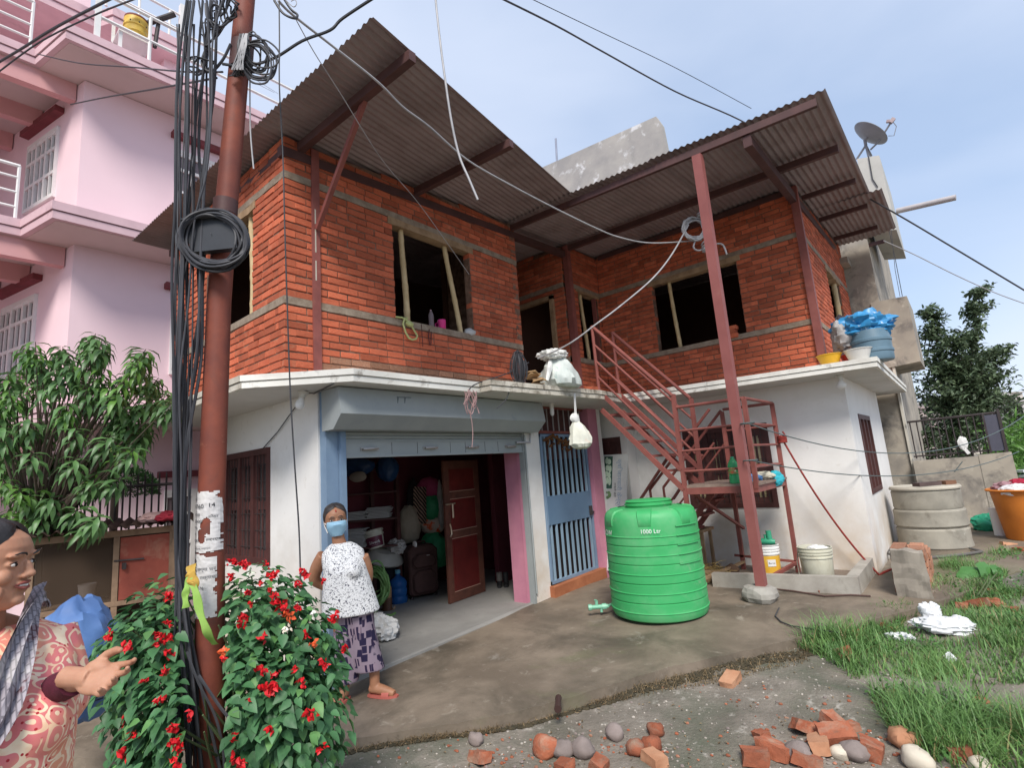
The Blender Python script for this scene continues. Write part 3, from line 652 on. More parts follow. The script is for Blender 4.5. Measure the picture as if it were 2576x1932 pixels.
# ================================================================ GROUND FLOOR WINDOWS
def window(o, d, nrm, w, z0, z1, bays, grille, pane, sub=False, arch=True, mid=.5):
    o = Vector((*o,0)); d = Vector((*d,0)); nrm = Vector((*nrm,0))
    def bx(m, u0,u1,za,zb,n0,n1):
        P = [o+d*u0+nrm*n0, o+d*u1+nrm*n0, o+d*u1+nrm*n1, o+d*u0+nrm*n1]
        if d.cross(nrm).z < 0: P = P[::-1]
        m.hexa([p+uz*za for p in P],[p+uz*zb for p in P])
    m = MB(); bx(m,0,w,z0,z0+.07,-.09,.012); bx(m,0,w,z1-.07,z1,-.09,.012); bx(m,0,.07,z0+.07,z1-.07,-.09,.012); bx(m,w-.07,w,z0+.07,z1-.07,-.09,.012)
    bw = (w-.14)/bays
    for i in range(1,bays): bx(m,.07+bw*i-.03,.07+bw*i+.03,z0+.07,z1-.07,-.09,.01)
    fr = obj('window', m, DARKWOOD, house)
    for i in range(bays):
        u0 = .07+bw*i+(.03 if i else 0); u1 = .07+bw*(i+1)-(.03 if i < bays-1 else 0); za, zb = z0+.07, z1-.07; zm = za+(zb-za)*mid
        m = MB(); s_ = .075
        bx(m,u0,u0+s_,za,zb,-.06,-.015); bx(m,u1-s_,u1,za,zb,-.06,-.015); bx(m,u0+s_,u1-s_,za,za+s_,-.06,-.015); bx(m,u0+s_,u1-s_,zb-s_*1.3,zb,-.06,-.015); bx(m,u0+s_,u1-s_,zm-.045,zm+.045,-.06,-.015)
        bx(m,(u0+u1)/2-.014,(u0+u1)/2+.014,za+s_,zb-s_,-.058,-.018)
        if arch:
            for q in ((zb-s_*1.3),(zm-.045)):
                for h_ in (0,1):
                    cc = ((u0+s_+(u0+u1)/2)/2, ((u0+u1)/2+u1-s_)/2)[h_]; hw = (u1-u0-2*s_)/4
                    for t in range(4):
                        a_ = t/4; bx(m,cc-hw,cc-hw+hw*.5*(1-a_),q-.03*(1-a_)-.008,q-.03*(1-a_),-.055,-.02); bx(m,cc+hw-hw*.5*(1-a_),cc+hw,q-.03*(1-a_)-.008,q-.03*(1-a_),-.055,-.02)
        obj('sash', m, DARKWOOD, fr)
        m = MB(); bx(m,u0+s_*.8,u1-s_*.8,za+s_*.8,zb-s_*.8,-.045,-.036); obj('pane', m, pane, fr)
    if grille:
        m = MB(); 
        for i in range(int(w/.085)):
            u = .07+(w-.14)*(i+.5)/int(w/.085); P = [o+d*u-nrm*.012+uz*(z0+.07), o+d*u-nrm*.012+uz*(z1-.07)]; m.tube(P,.0045,4)
        for i in range(1,7):
            z = z0+(z1-z0)*i/7; m.tube([o+d*.07-nrm*.010+uz*z, o+d*(w-.07)-nrm*.010+uz*z],.0045,4)
        obj('window_grille', m, IRON, fr)
    return fr
window((-7.03,2.72),(1,0),(0,-1),1.22,1.12,2.38,3,True,GLASS)
window((-3.42,8.2),(1,0),(0,-1),1.27,1.14,2.34,4,True,CURTAIN,mid=.45)
window((-1.12,8.923),(0,1),(1,0),1.13,1.23,2.36,3,False,GLASS)
window((-4.88,7.9),(1,0),(0,-1),.51,1.2,2.36,2,False,GLASS)
# lamps under the slab
BULB = plain('bulb_white',(.85,.85,.83),.3); LAMPH = plain('lamp_holder',(.7,.68,.62),.5)
def bulb(x,y,z,r=.045,tilt=(0,0,-1)):
    m = MB(); t = Vector(tilt).normalized(); m.lathe([(.05,0),(.05,.02),(.03,.025),(.03,.07)],14,(x,y,z),t); h = obj('lamp_holder', m, LAMPH, house, smooth=True)
    m = MB(); m.lathe([(.02,.065),(.03,.085),(r,.125),(r*.95,.15),(r*.6,.175),(0,.182)],16,(x,y,z),t); obj('bulb', m, BULB, h, smooth=True)
b1 = RZ(764,985,2.83); bulb(b1.x,b1.y,2.832,.045,(-.15,-.25,-1))
b2 = RZ(2120,945,2.83); bulb(b2.x-.02,b2.y-.10,2.832,.062)
b3 = RZ(1387,1015,2.83); bulb(b3.x,b3.y,2.832,.03)
m = MB(); P = [(b1.x,b1.y,2.80)]+[tuple(RY(px,py,2.70)) for px,py in [(770,990),(735,1035),(700,1085),(662,1128)]]; m.tube(P,.006,5); P = [(b1.x,b1.y,2.82)]+[tuple(RZ(px,py,2.825)) for px,py in [(790,990),(840,965)]]; m.tube(P,.006,5); obj('lamp_wire', m, CABLE, house)
m = MB(); P = [tuple(RX(px,py,-4.42)) for px,py in [(1190,1000),(1230,1030),(1280,1045),(1330,1042),(1375,1030)]]; m.tube(P,.004,5); obj('lamp_wire', m, plain('grey_wire',(.22,.22,.23),.6), house)
# ================================================================ STAIRCASE
st = thing('steel_staircase', (-2.9,6.9,.3), 'red painted steel staircase with a railed landing climbing to the upper floor', 'staircase')
def sp(name, a, b, w, h=None, mat=STEEL, up=(0,0,1), par=None): mm = MB(); mm.bar(a,b,w,h or w,up); return obj(name, mm, mat, par or st)
def sr(name, pts, r, par=None): mm = MB(); mm.tube(pts, r, 8); return obj(name, mm, STEEL, par or st, smooth=True)
PZ = 1.55; yf_, yr_ = 6.64, 7.24
A0, A1 = Vector((-3.92,0,2.80)), Vector((-2.84,0,1.55))
def yv(v, y, dz=0): return Vector((v.x, y, v.z+dz))
for y in (yf_, yr_):
    sp('stringer', yv(A0,y,-.10), yv(A1,y,-.03), .045, .06); sp('stringer', yv(A0,y,.16), yv(A1,y,.22), .045, .05)
    sr('handrail', [Vector((-3.94,y,3.95)), Vector((-2.84,y,2.74))], .026)
    for f_ in (.30,.56,.80):
        sr('rail', [Vector((-3.93,y,3.95-.95*f_)), Vector((-2.84,y,2.74-1.0*f_))], .017)
    sr('rail_post', [Vector((-3.93,y,2.90)), Vector((-3.94,y,3.96))], .024)
for i in range(1,6):
    t = i/6; c = A0.lerp(A1,t); m = MB(); m.box((c.x-.11,yf_+.03,c.z-.0),(c.x+.13,yr_-.03,c.z+.03)); obj('tread', m, STEEL, st)
px0, px1, py0, py1 = -2.85, -1.94, 6.64, 7.90
m = MB(); m.box((px0,py0,PZ-.09),(px1,py0+.05,PZ-.01)); m.box((px0,py1-.05,PZ-.09),(px1,py1,PZ-.01)); m.box((px0,py0+.051,PZ-.09),(px0+.05,py1-.051,PZ-.01)); m.box((px1-.05,py0+.051,PZ-.09),(px1,py1-.051,PZ-.01)); obj('landing_frame', m, STEEL, st)
for i in range(5):
    y = py0+.005+(py1-py0-.01)*i/5; m = MB(); m.box((px0-.02,y+.004,PZ-.009),(px1+.02,y+(py1-py0)/5-.004,PZ+.02+.004*(i % 2))); obj('landing_board', m, PM('grey_board',(.30,.22,.18),(.2,.14,.11),sc=6,rough=.9,bump=.4,bsc=30) if i == 0 else bpy.data.materials['grey_board'], st)
for (x,y,z0,z1) in ((px0+.02,py0+.01,PZ-.25,2.76),(px1-.02,py1-.02,.27,2.58),(px0+.2,py1-.02,.27,2.55),(px1-.02,py0+.02,PZ-.05,2.58),(px0+.02,yr_,PZ-.05,2.74)):
    sp('landing_post', (x,y,z0),(x,y,z1),.05,.05,STEEL,(1,0,0))
for f_ in (1.03,.72,.46,.2):
    w = .021 if f_ > 1 else .015
    sr('rail', [(px0+.02,py0+.01,PZ+f_),(px1-.02,py0+.02,PZ+f_)], w); sr('rail', [(px1-.02,py0+.02,PZ+f_),(px1-.02,py1-.02,PZ+f_)], w)
    if f_ != .46: sr('rail', [(px1-.02,py1-.02,PZ+f_),(px0+.22,py1-.02,PZ+f_)], w)
# lower flight, turning back under the upper one along the wall
L0, L1 = Vector((-2.70,0,1.50)), Vector((-3.75,0,.33))
for y in (7.42,7.88):
    sp('stringer', yv(L0,y), yv(L1,y), .045, .07); sr('handrail', [Vector((-2.66,y,2.57)),Vector((-3.7,y,1.5))], .021); sr('rail', [Vector((-2.66,y,2.1)),Vector((-3.7,y,1.0))], .015)
    sr('rail_post', [Vector((-3.68,y,.45)),Vector((-3.7,y,1.5))], .02)
for i in range(1,6):
    c = L0.lerp(L1,i/6); m = MB(); m.box((c.x-.12,7.45,c.z-.01),(c.x+.11,7.85,c.z+.02)); obj('tread', m, STEEL, st)
sp('brace', (-3.30,7.35,1.98),(-3.85,7.35,1.35),.05,.03); sp('brace', (-2.80,7.3,1.95),(-3.3,7.3,1.36),.05,.03); sp('brace',(-2.8,6.7,1.5),(-2.55,7.8,.9),.04,.03)
m = MB(); m.bar((px0+.1,py1-.03,.52),(px1-.02,py1-.03,.47),.03,.03); m.bar((px1-.02,py1-.06,.46),(px1-.28,py0+.55,.33),.04,.04); obj('ground_tie', m, STEEL, st)
sp('ground_tie', (px0+.22,7.85,.44), (-3.05,6.55,.30), .04,.03, TIMBER)
# ================================================================ YARD THINGS
def crumple(m, c, r, seed, n=40, k=26, a1=.25, a2=.16, flat=None, M=None):
    q = MB(); q.ell((0,0,0), (1,1,1), n, k); S = Vector((seed*2.3, seed*5.1, seed*.7)); V = []
    for v in q.v:
        v = Vector(v); f = 1+a1*mnoise.noise(v*1.4+S)+a2*(1-2.4*abs(mnoise.noise(v*2.6+S)))+a2*.6*(1-2*abs(mnoise.noise(v*5.5+S)))+a2*.3*(1-2*abs(mnoise.noise(v*11+S)))
        w = Vector((v.x*r[0], v.y*r[1], v.z*r[2]))*f
        if flat is not None and w.z < -flat*r[2]: w.z = -flat*r[2]+.02*mnoise.noise(v*5+S)*r[2]
        if M is not None: w = M @ w
        V.append(tuple(w+Vector(c)))
    m.add(V, q.f); return m
def bag(m, c, prof, seed, n=44, lean=(0,0), sq=.8, amp=.22):      # soft tied bag: rings from neck to bottom, with folds gathered at the neck
    S = Vector((seed,seed*1.7,seed*.3)); rows = []
    for k,(r,z) in enumerate(prof):
        row = []
        for i in range(n):
            a_ = 2*pi*i/n; f = 1+amp*1.2*mnoise.noise(Vector((cos(a_)*1.3,sin(a_)*1.3,z*6))+S)+amp*.7*(abs(mnoise.noise(Vector((cos(a_)*2.1,sin(a_)*2.1,z*9))+S))*2-.5)*(1.15-.5*k/len(prof)); row.append(Vector(c)+RH*(r*f*cos(a_)+lean[0]*k/len(prof))+FH*(r*sq*f*sin(a_)+lean[1]*k/len(prof))+Vector((0,0,z+.05*amp*mnoise.noise(Vector((cos(a_)*3,sin(a_)*3,k))+S))))
        rows.append(row)
    V = [p for r_ in rows for p in r_]; L_ = len(rows); m.add(V,[(i*n+k,(i+1)*n+k,(i+1)*n+(k+1)%n,i*n+(k+1)%n) for i in range(L_-1) for k in range(n)]+[tuple(range(n)),tuple((L_-1)*n+k for k in range(n))[::-1]])
# ---- water tank
tc_ = RV(1657,1500,6.38); TX, TY = tc_.x, tc_.y; TZ = gz(TX,TY)+.004
tk = thing('water_tank', (TX,TY,TZ), 'big ribbed green plastic water tank standing in the yard', 'water tank')
TG = PM('tank_green', (.055,.41,.135), (.045,.35,.11), sc=2, rough=.5, bump=.06, bsc=30, spec=.35, stain=[(2.0,(.16,.42,.20),.48,.8),(6,(.26,.42,.26),.6,.8),(17,(.38,.48,.34),.68,.8)])
prof = [(.0,.0),(.46,.0),(.515,.025),(.535,.07)]
z = .07; r_ = .535
for i in range(9):
    zb = .10+.098*i
    r_ = .538-.0012*i
    if i % 2: prof += [(r_-.001,zb),(r_-.009,zb+.005),(r_-.009,zb+.012),(r_,zb+.018)]
    else: prof += [(r_-.001,zb),(r_+.006,zb+.004),(r_+.006,zb+.009),(r_-.002,zb+.014)]
prof += [(.528,1.0),(.522,1.08),(.505,1.125),(.475,1.155),(.42,1.17),(.27,1.182)]
m = MB(); m.lathe(prof, 72, (TX,TY,TZ)); body = obj('tank_body', m, TG, tk, smooth=38)
m = MB(); m.lathe([(.262,1.185),(.262,1.20),(.275,1.205),(.275,1.222),(.258,1.226),(.258,1.242),(.268,1.247),(.25,1.258),(.12,1.268),(0,1.27)],48,(TX,TY,TZ)); obj('tank_lid', m, TG, tk, smooth=30)
tocam = atan2(-TY,-TX)
def cyl(ang, z, r=.54): return Vector((TX+r*cos(ang), TY+r*sin(ang), TZ+z))
for da in (-.12,.80,1.9,2.9,-1.05,-2.1):
    m = MB(); rows = []
    for (rr,zz,wd) in ((.512,.985,.10),(.524,1.0,.105),(.524,1.06,.11),(.512,1.118,.12),(.478,1.155,.125),(.38,1.172,.12)):
        rows.append([cyl(tocam+da+q*wd/rr*.75, zz+(.010 if abs(q) < .9 else -.008), rr+(.010 if abs(q) < .9 else -.012)) for q in (-1,-.8,0,.8,1)])
    m.grid(rows); obj('shoulder_rib', m, TG, tk, smooth=True)
def wrap_text(s, size, ang, z, mat, name='lettering', dr=.003):
    t = text_mb(s, size); V = []
    for x,y,zz in t.v:
        V.append(tuple(cyl(ang+x/.545, z+y, .545+dr)))
    t.v = V; obj(name, t, mat, tk)
WHT = plain('print_white', (.85,.87,.85), .5, bump=0)
wrap_text('1000 Ltr', .062, tocam-.02, .955, WHT); wrap_text('FLOW', .085, tocam-1.12, .93, WHT)
m = MB()
for i in range(5): z = .60+.098*i; m.tube([cyl(tocam+a_, z, .537) for a_ in np.linspace(.5,1.15,10)], .007, 5)
obj('moulded_step', m, TG, tk, smooth=True)
vp = RG(1508,1527,.10); PG = plain('pale_green_plastic',(.22,.52,.36),.4)
vt = thing('plastic_valve', tuple(vp), 'pale green plastic valve sticking out at the foot of the tank', 'valve')
dv = (Vector((TX,TY,0))-Vector((vp.x,vp.y,0))).normalized(); dl = -RH
m = MB(); A = vp+Vector((0,0,0)); m.tube([A+dl*.12,A-dl*.10],.024,10); m.tube([A+dl*.13,A+dl*.09],.034,8); m.tube([A-dl*.03,A-dl*.08],.034,8); m.tube([A+dl*.03+Vector((0,0,0)),A+dl*.03+Vector((0,0,.07))],.018,8); m.tube([A-dl*.02,A-dl*.02-Vector((0,0,.06))],.016,8); obj('valve_body', m, PG, vt, smooth=True)
m = MB(); m.bar(A+dl*.03+Vector((0,0,.075)), A+dl*.03+Vector((.02,0,.08))+dl*.03,.03,.012); obj('valve_handle', m, PG, vt)
m = MB(); m.tube([A-dl*.10,A-dl*.16+FH*.08],.016,8); obj('valve_pipe', m, PG, vt)
# ---- washing kerb and things in it
ws = thing('washing_kerb', (-1.95,7.1,.27), 'low grey concrete kerb enclosing the washing place under the stairs', 'kerb')
KC = PM('kerb_concrete',(.42,.39,.34),(.32,.29,.25),sc=4,rough=.9,bump=.4,bsc=40,stain=(3,(.2,.18,.15),.58,.8))
m = MB(); m.hexa([(-2.80,7.06,.1),(-1.17,7.08,.1),(-1.17,7.20,.1),(-2.80,7.18,.1)],[(-2.80,7.07,.42),(-1.17,7.09,.47),(-1.17,7.19,.47),(-2.80,7.17,.42)]); obj('kerb_front', m, KC, ws)
m = MB(); m.hexa([(-1.29,7.201,.1),(-1.15,7.201,.1),(-1.13,8.19,.1),(-1.27,8.19,.1)],[(-1.29,7.201,.47),(-1.17,7.201,.47),(-1.15,8.19,.50),(-1.26,8.19,.50)]); obj('kerb_side', m, KC, ws)
m = MB(); m.box((-2.78,7.19,.2),(-1.30,8.18,.335)); obj('kerb_floor', m, PM('wet_cement',(.2,.155,.12),(.14,.11,.09),sc=3,rough=.6,bump=.3), ws)
def bucket(name, c, r0, r1, h, mat, label, lid=None, rings=(.72,.82,.9), ax=None):
    t = thing(name, tuple(c), label, 'bucket'); pr_ = [(0,0),(r0*.96,0),(r0,.01)]
    for k in rings:
        rr = r0+(r1-r0)*k; pr_ += [(rr,h*k-.012),(rr+.010,h*k-.008),(rr+.010,h*k+.008),(rr+.001,h*k+.012)]
    pr_ += [(r1,h*.985),(r1+.008,h*.985),(r1+.008,h),(r1-.006,h),(r1-.01,h-.05),(r0*.9,.03),(0,.03)]
    m = MB(); m.lathe(pr_, 32, c, ax); obj('bucket_body', m, mat, t, smooth=35)
    return t
wp = RY(1938,1437,7.62); wp.z = .336
b = bucket('paint_bucket', wp, .125,.14,.385, plain('bucket_white',(.82,.81,.78),.35), 'white paint bucket with a yellow label in the washing place')
m = MB(); n = 40
rows = [[Vector((wp.x+(.1275+.014*q/.385)*cos(a_), wp.y+(.1275+.014*q/.385)*sin(a_), wp.z+q)) for a_ in np.linspace(0,2*pi,n)] for q in (.035,.12,.2,.255)]
m.grid(rows); obj('label', m, PM('yellow_label',(.75,.46,.06),(.7,.38,.04),sc=9,rough=.4,bump=0,stain=(9,(.72,.6,.35),.6,.75)), b, smooth=True)
def onb(t, wp, r, ang, z): t.v = [(wp.x+r*cos(ang+x/r), wp.y+r*sin(ang+x/r), wp.z+z+y) for x,y,_ in t.v]; return t
ca = atan2(-wp.y,-wp.x)
q = MB(); q.grid([[(-.05+.1*i/6, -.05+.085*j, 0) for i in range(7)] for j in (0,1)]); q.f = [f[::1] for f in q.f]; obj('label_patch', onb(q,wp,.1375,ca+.25,.175), WHITEP, b)
obj('label_text', onb(text_mb('Bernal',.032),wp,.1385,ca+.25,.165), INK, b)
gcan = thing('green_rubber_boot', (wp.x-.02,wp.y,wp.z+.40), 'green plastic pipe piece lying on the white paint bucket', 'pipe fitting')
GREENP = plain('bright_green_plastic',(.05,.35,.20),.4)
m = MB(); m.tube([(wp.x-.16,wp.y-.02,wp.z+.44),(wp.x-.05,wp.y,wp.z+.42),(wp.x+.06,wp.y,wp.z+.42),(wp.x+.11,wp.y+.01,wp.z+.415)],[.03,.04,.045,.03],10); obj('pipe_body', m, GREENP, gcan, smooth=True)
m = MB(); m.tube([(wp.x+.05,wp.y,wp.z+.43),(wp.x+.045,wp.y,wp.z+.56)],.034,10); m.tube([(wp.x+.0,wp.y,wp.z+.43),(wp.x-.0,wp.y,wp.z+.51)],.02,8); obj('pipe_branch', m, GREENP, gcan, smooth=True)
gcan.name = 'pipe_fitting'
dp = RY(2058,1438,7.45); dp.z = .336
b = bucket('dirty_bucket', dp, .165,.185,.40, PM('dirty_cream',(.62,.60,.47),(.52,.5,.4),sc=4,rough=.5,bump=.1,stain=[(11,(.07,.08,.06),.66,.70),(3,(.42,.38,.28),.55,.8)]), 'cream coloured bucket spattered with dark paint beside the stair post')
m = MB(); m.tube([(dp.x-.19,dp.y,dp.z+.34),(dp.x-.21,dp.y-.03,dp.z+.22),(dp.x-.2,dp.y-.05,dp.z+.02)],.006,5); obj('bucket_handle', m, plain('dull_wire',(.4,.38,.3),.5), b)
m = MB(); crumple(m,(dp.x+.03,dp.y,dp.z+.36),(.11,.09,.05),3); obj('rag', m, WHITEP, b, smooth=True)
# crate, straw, plank under the stairs
cr = thing('wooden_crate', (-3.28,7.75,.3), 'old wooden crate under the lower stair flight', 'crate')
for i in range(4):
    m = MB(); m.box((-3.42+.085*i,7.60,.28),(-3.345+.085*i,7.62,.86)); obj('slat', m, TIMBER, cr)
m = MB(); m.box((-3.45,7.58,.86),(-3.04,8.0,.90)); obj('crate_top', m, TIMBER, cr)
for x,y in ((-3.41,7.64),(-3.09,7.64),(-3.41,7.95),(-3.09,7.95)):
    m = MB(); m.box((x-.02,y-.018,.26),(x+.02,y+.02,.86)); obj('leg', m, TIMBER, cr)
m = MB()
for i in range(260):
    a_ = R.uniform(0,2*pi); c = Vector((-3.0+R.gauss(0,.11),7.42+R.gauss(0,.07),.33+abs(R.gauss(0,.05)))); d = Vector((cos(a_),sin(a_)*.6,R.uniform(-.3,.4)))*R.uniform(.06,.16); m.tube([c-d,c+Vector((0,0,.02)),c+d],.0035,3,False)
tag(obj('straw_bundle', m, PM('straw',(.42,.30,.12),(.33,.22,.08),sc=9,rough=.8,bump=0,rnd=.3)), 'heap of dry yellow straw by the crate under the stairs', 'straw')
m = MB(); crumple(m,(-2.72,7.6,.37),(.08,.06,.07),9,14,9); tag(obj('brown_clod', m, plain('clod',(.14,.08,.05),.9,bump=.5), smooth=True), 'brown clod of earth beside the straw heap', 'clod')
m = MB(); m.box((-3.18,7.28,.24),(-2.78,7.38,.40)); tag(obj('timber_block', m, TIMBER), 'short timber block in front of the straw heap', 'timber')
# bottle and rags on the stair landing
bp = RY(1850,1215,6.70); bp.z = PZ+.022
def bottle(c, h, r, mat, label, capm, labm=None, name='plastic_bottle'):
    t = thing(name, tuple(c), label, 'bottle'); m = MB()
    m.lathe([(0,0),(r*.9,0),(r,h*.05),(r,h*.25),(r*.9,h*.3),(r,h*.36),(r,h*.62),(r*.9,h*.74),(r*.5,h*.88),(r*.32,h*.93),(r*.32,h*.97),(0,h*.97)],20,c); obj('bottle_body', m, mat, t, smooth=40)
    m = MB(); m.lathe([(r*.36,h*.95),(r*.36,h),(0,h)],14,c); obj('cap', m, capm, t)
    if labm: m = MB(); m.lathe([(r*1.01,h*.37),(r*1.02,h*.6)],20,c); m.f = m.f[:20]; m.m = m.m[:20]; obj('label', m, labm, t, smooth=True)
    return t
PET = PM('green_pet',(.10,.45,.20),(.06,.36,.15),sc=5,rough=.15,bump=0,spec=.6,trans=.35)
bottle(bp,.32,.065,PET,'big green drink bottle standing on the stair landing',GREENP,PM('busy_label',(.08,.30,.10),(.55,.05,.03),sc=22,rough=.4,bump=0,stain=(17,(.75,.72,.5),.55,.6)))
rp_ = Vector((-2.16,7.2,PZ+.05))
for nm,mat,off,r_,sd_,lb in (('blue_rag',plain('rag_blue',(.10,.25,.50),.8),(0,-.05,0),(.12,.09,.05),4,'crumpled blue rag on the stair landing'),('pale_rag',plain('rag_pale',(.55,.52,.42),.8),(.10,.12,.02),(.12,.08,.05),5,'crumpled pale rag next to the blue rag on the landing'),('turquoise_rag',plain('rag_turq',(.04,.40,.48),.8),(.20,.25,-.04),(.09,.08,.10),6,'turquoise rag hanging over the landing edge')):
    m = MB(); crumple(m,rp_+Vector(off),r_,sd_,flat=.8); tag(obj(nm,m,mat,smooth=True),lb,'rag')
# ---- sign board leaning in the corner
sg = thing('sign_board', (-4.3,7.5,.3), 'white sign board with Nepali lettering leaning sideways against the wall', 'sign')
tl = RY(1497,1146,7.80); tr = RY(1573,1142,7.80); sx = (tr-tl).normalized()
bl_ = RG(1520,1345); bl_ = Vector((tl.x+.12,7.42,.30)); sy = (tl-bl_).normalized(); SWD = .62; SHT = (tl-bl_).length
Fm = frame3(tl, sx, sy)
def sgbox(m, x0,x1,y0,y1,z0,z1): q = MB(); q.box((x0,y0,z0),(x1,y1,z1)); place(q,Fm); m.add(q.v,q.f)
m = MB(); sgbox(m,0,SWD,-SHT,0,-.02,0); obj('board', m, plain('board_white',(.62,.64,.62),.5), sg)
m = MB(); sgbox(m,-.022,-.001,-SHT,.0,-.025,.004); obj('board_edge', m, TIMBER, sg)
m = MB(); sgbox(m,.19,.345,-.56,-.03,.001,.003); obj('picture_ground', m, PM('picture_dark',(.02,.07,.05),(.05,.12,.09),sc=14,rough=.5,bump=0), sg)
PP = plain('pale_petal',(.50,.62,.48),.5,bump=0)
m = MB()
for (x,y,rx,ry) in ((.235,-.10,.032,.055),(.28,-.12,.035,.05),(.25,-.22,.04,.05),(.30,-.24,.03,.06),(.235,-.32,.032,.05),(.285,-.34,.03,.05),(.25,-.43,.028,.06),(.30,-.44,.03,.07)):
    q = MB(); q.lathe([(1,0),(.8,.003),(0,.004)],14); q.v = [(x+v[0]*rx, y+v[1]*ry, .003+v[2]) for v in q.v]; place(q,Fm); m.add(q.v,q.f)
obj('picture', m, PP, sg)
m = MB()
for i in range(16):
    a_ = R.uniform(0,2*pi); q = MB(); q.lathe([(1,0),(.7,.003),(0,.004)],10); q.v = [(.26+.05*cos(a_)+v[0]*.03, -.66+.045*sin(a_)+v[1]*.024, .001+i*.0006+v[2]) for v in q.v]; place(q,Fm); m.add(q.v,q.f)
obj('picture', m, PM('cauliflower_green',(.22,.34,.16),(.12,.22,.09),sc=30,rough=.5,bump=0,rnd=.3), sg)
def sgtext(s, x, y, size, mat):
    t = text_mb(s, size); t.v = [(x+v[1], y-v[0], .002) for v in t.v]; t.f = [f for f in t.f]; place(t,Fm); obj('lettering', t, mat, sg)
BLUEINK = plain('blue_ink',(.25,.36,.48),.5,bump=0)
sgtext('का किसानको', .07,-.48,.115, INK); sgtext('र र तरकारी बेमौसमी', .135,-.42,.07, INK); sgtext('तरकारी खेती', .40,-.58,.05, INK); sgtext('कृषि जानकारी केन्द्र', .47,-.46,.10, BLUEINK)
# ---- concrete ring well
rc_ = RV(2347,1340,8.15); RCX, RCY = rc_.x, rc_.y; RCZ = gz(RCX,RCY)-.02
rw = thing('concrete_ring_tank', (RCX,RCY,RCZ), 'round tank of stacked concrete rings beside the white side wall', 'tank')
for i,(z0,z1,r_) in enumerate(((0,.30,.435),(.30,.56,.435),(.56,.84,.42))):
    m = MB(); m.lathe([(r_-.06,z0+.004),(r_-.01,z0+.004),(r_+(.012 if i < 2 else 0),z0+.03),(r_,z0+.13),(r_+.004,z1-.03),(r_-.02,z1)],48,(RCX,RCY,RCZ)); obj('ring', m, PM('ring_concrete',(.37,.34,.28),(.26,.24,.20),sc=3,rough=.95,bump=.6,bsc=40,stain=[(2.5,(.15,.13,.10),.56,.75),(3.5,(.5,.47,.4),.62,.75)]) if i == 0 else bpy.data.materials['ring_concrete'], rw, smooth=40)
m = MB(); m.lathe([(.02,.84),(.435,.84),(.44,.86),(.425,.885),(0,.89)],48,(RCX,RCY,RCZ)); obj('cover', m, PM('cover_concrete',(.52,.48,.40),(.42,.38,.31),sc=4,rough=.95,bump=.4,stain=(4,(.25,.22,.18),.6,.8)), rw, smooth=40)
for (a0,a1,w,mat,lb) in (((-.22,.05),(.12,.02),.05,plain('slate_lump',(.11,.075,.07),.9,bump=.5),'long dark stone slab lying on the ring tank'),((.16,.0),(.33,-.02),.055,plain('brick_lump',(.20,.10,.06),.9,bump=.5),'brown brick lying on the ring tank beside the dark slab')):
    m = MB(); p0 = Vector((RCX,RCY,RCZ+.915))+RH*a0[0]-FH*.15; p1 = Vector((RCX,RCY,RCZ+.915))+RH*a1[0]-FH*.13; m.bar(p0,p1,.14,w); tag(obj('stone_slab' if w < .052 else 'loose_brick', m, mat), lb, 'stone' if w < .052 else 'brick')
# ---- broken brick pier
bpf = RG(2290,1500); pv = thing('broken_brick_pier', tuple(bpf), 'broken stub of brick wall plastered on its front by the grass', 'wall')
bx0, by0, bz0 = bpf.x-.12, bpf.y-.04, bpf.z-.05
m = MB(); noisy_hexa(m,[(bx0,by0,bz0),(bx0+.33,by0-.02,bz0),(bx0+.31,by0+.14,bz0),(bx0,by0+.14,bz0)],[(bx0+.01,by0,bz0+.53),(bx0+.30,by0-.015,bz0+.50),(bx0+.29,by0+.14,bz0+.52),(bx0+.01,by0+.14,bz0+.53)],9,.022,7); obj('plaster_face', m, PM('grey_plaster',(.33,.29,.24),(.23,.2,.165),sc=4,rough=.95,bump=.5,bsc=30), pv)
PB = PM('weathered_brick',(.42,.20,.12),(.33,.15,.09),sc=8,rough=.95,bump=.5,bsc=40,rnd=.25,stain=(7,(.36,.27,.18),.55,.7))
pbm = BV[1].mesh('brick', PB)
for r_ in range(6):
    for k in range(5):
        if r_ > 3+(k > 1)+(k < 4)-1 and R.random() < .6: continue
        for s_ in (0,1):
            o = bpy.data.objects.new('brick', pbm); link(o, pv); ln = .23+R.uniform(-.02,.01)
            c = Vector((bx0+.22-.17*s_+R.uniform(-.01,.01), by0+.26+k*.245+(r_ % 2)*.1, bz0+.06+r_*.082)); X = Vector((0,1,R.uniform(-.03,.03))).normalized(); Yv = Vector((-1,0,0)); Z = X.cross(Yv)
            Z = Vector((0,0,1))
            o.matrix_parent_inverse = Matrix.Translation(-pv.location); o.matrix_basis = Matrix(((X.x*ln,-.13,0,c.x),(X.y*ln,0,0,c.y),(0,0,.07,c.z),(0,0,0,1)))
m = MB(); m.box((bx0+.05,by0+.16,bz0),(bx0+.25,by0+1.3,bz0+.33)); obj('mortar_core', m, MORTAR, pv)
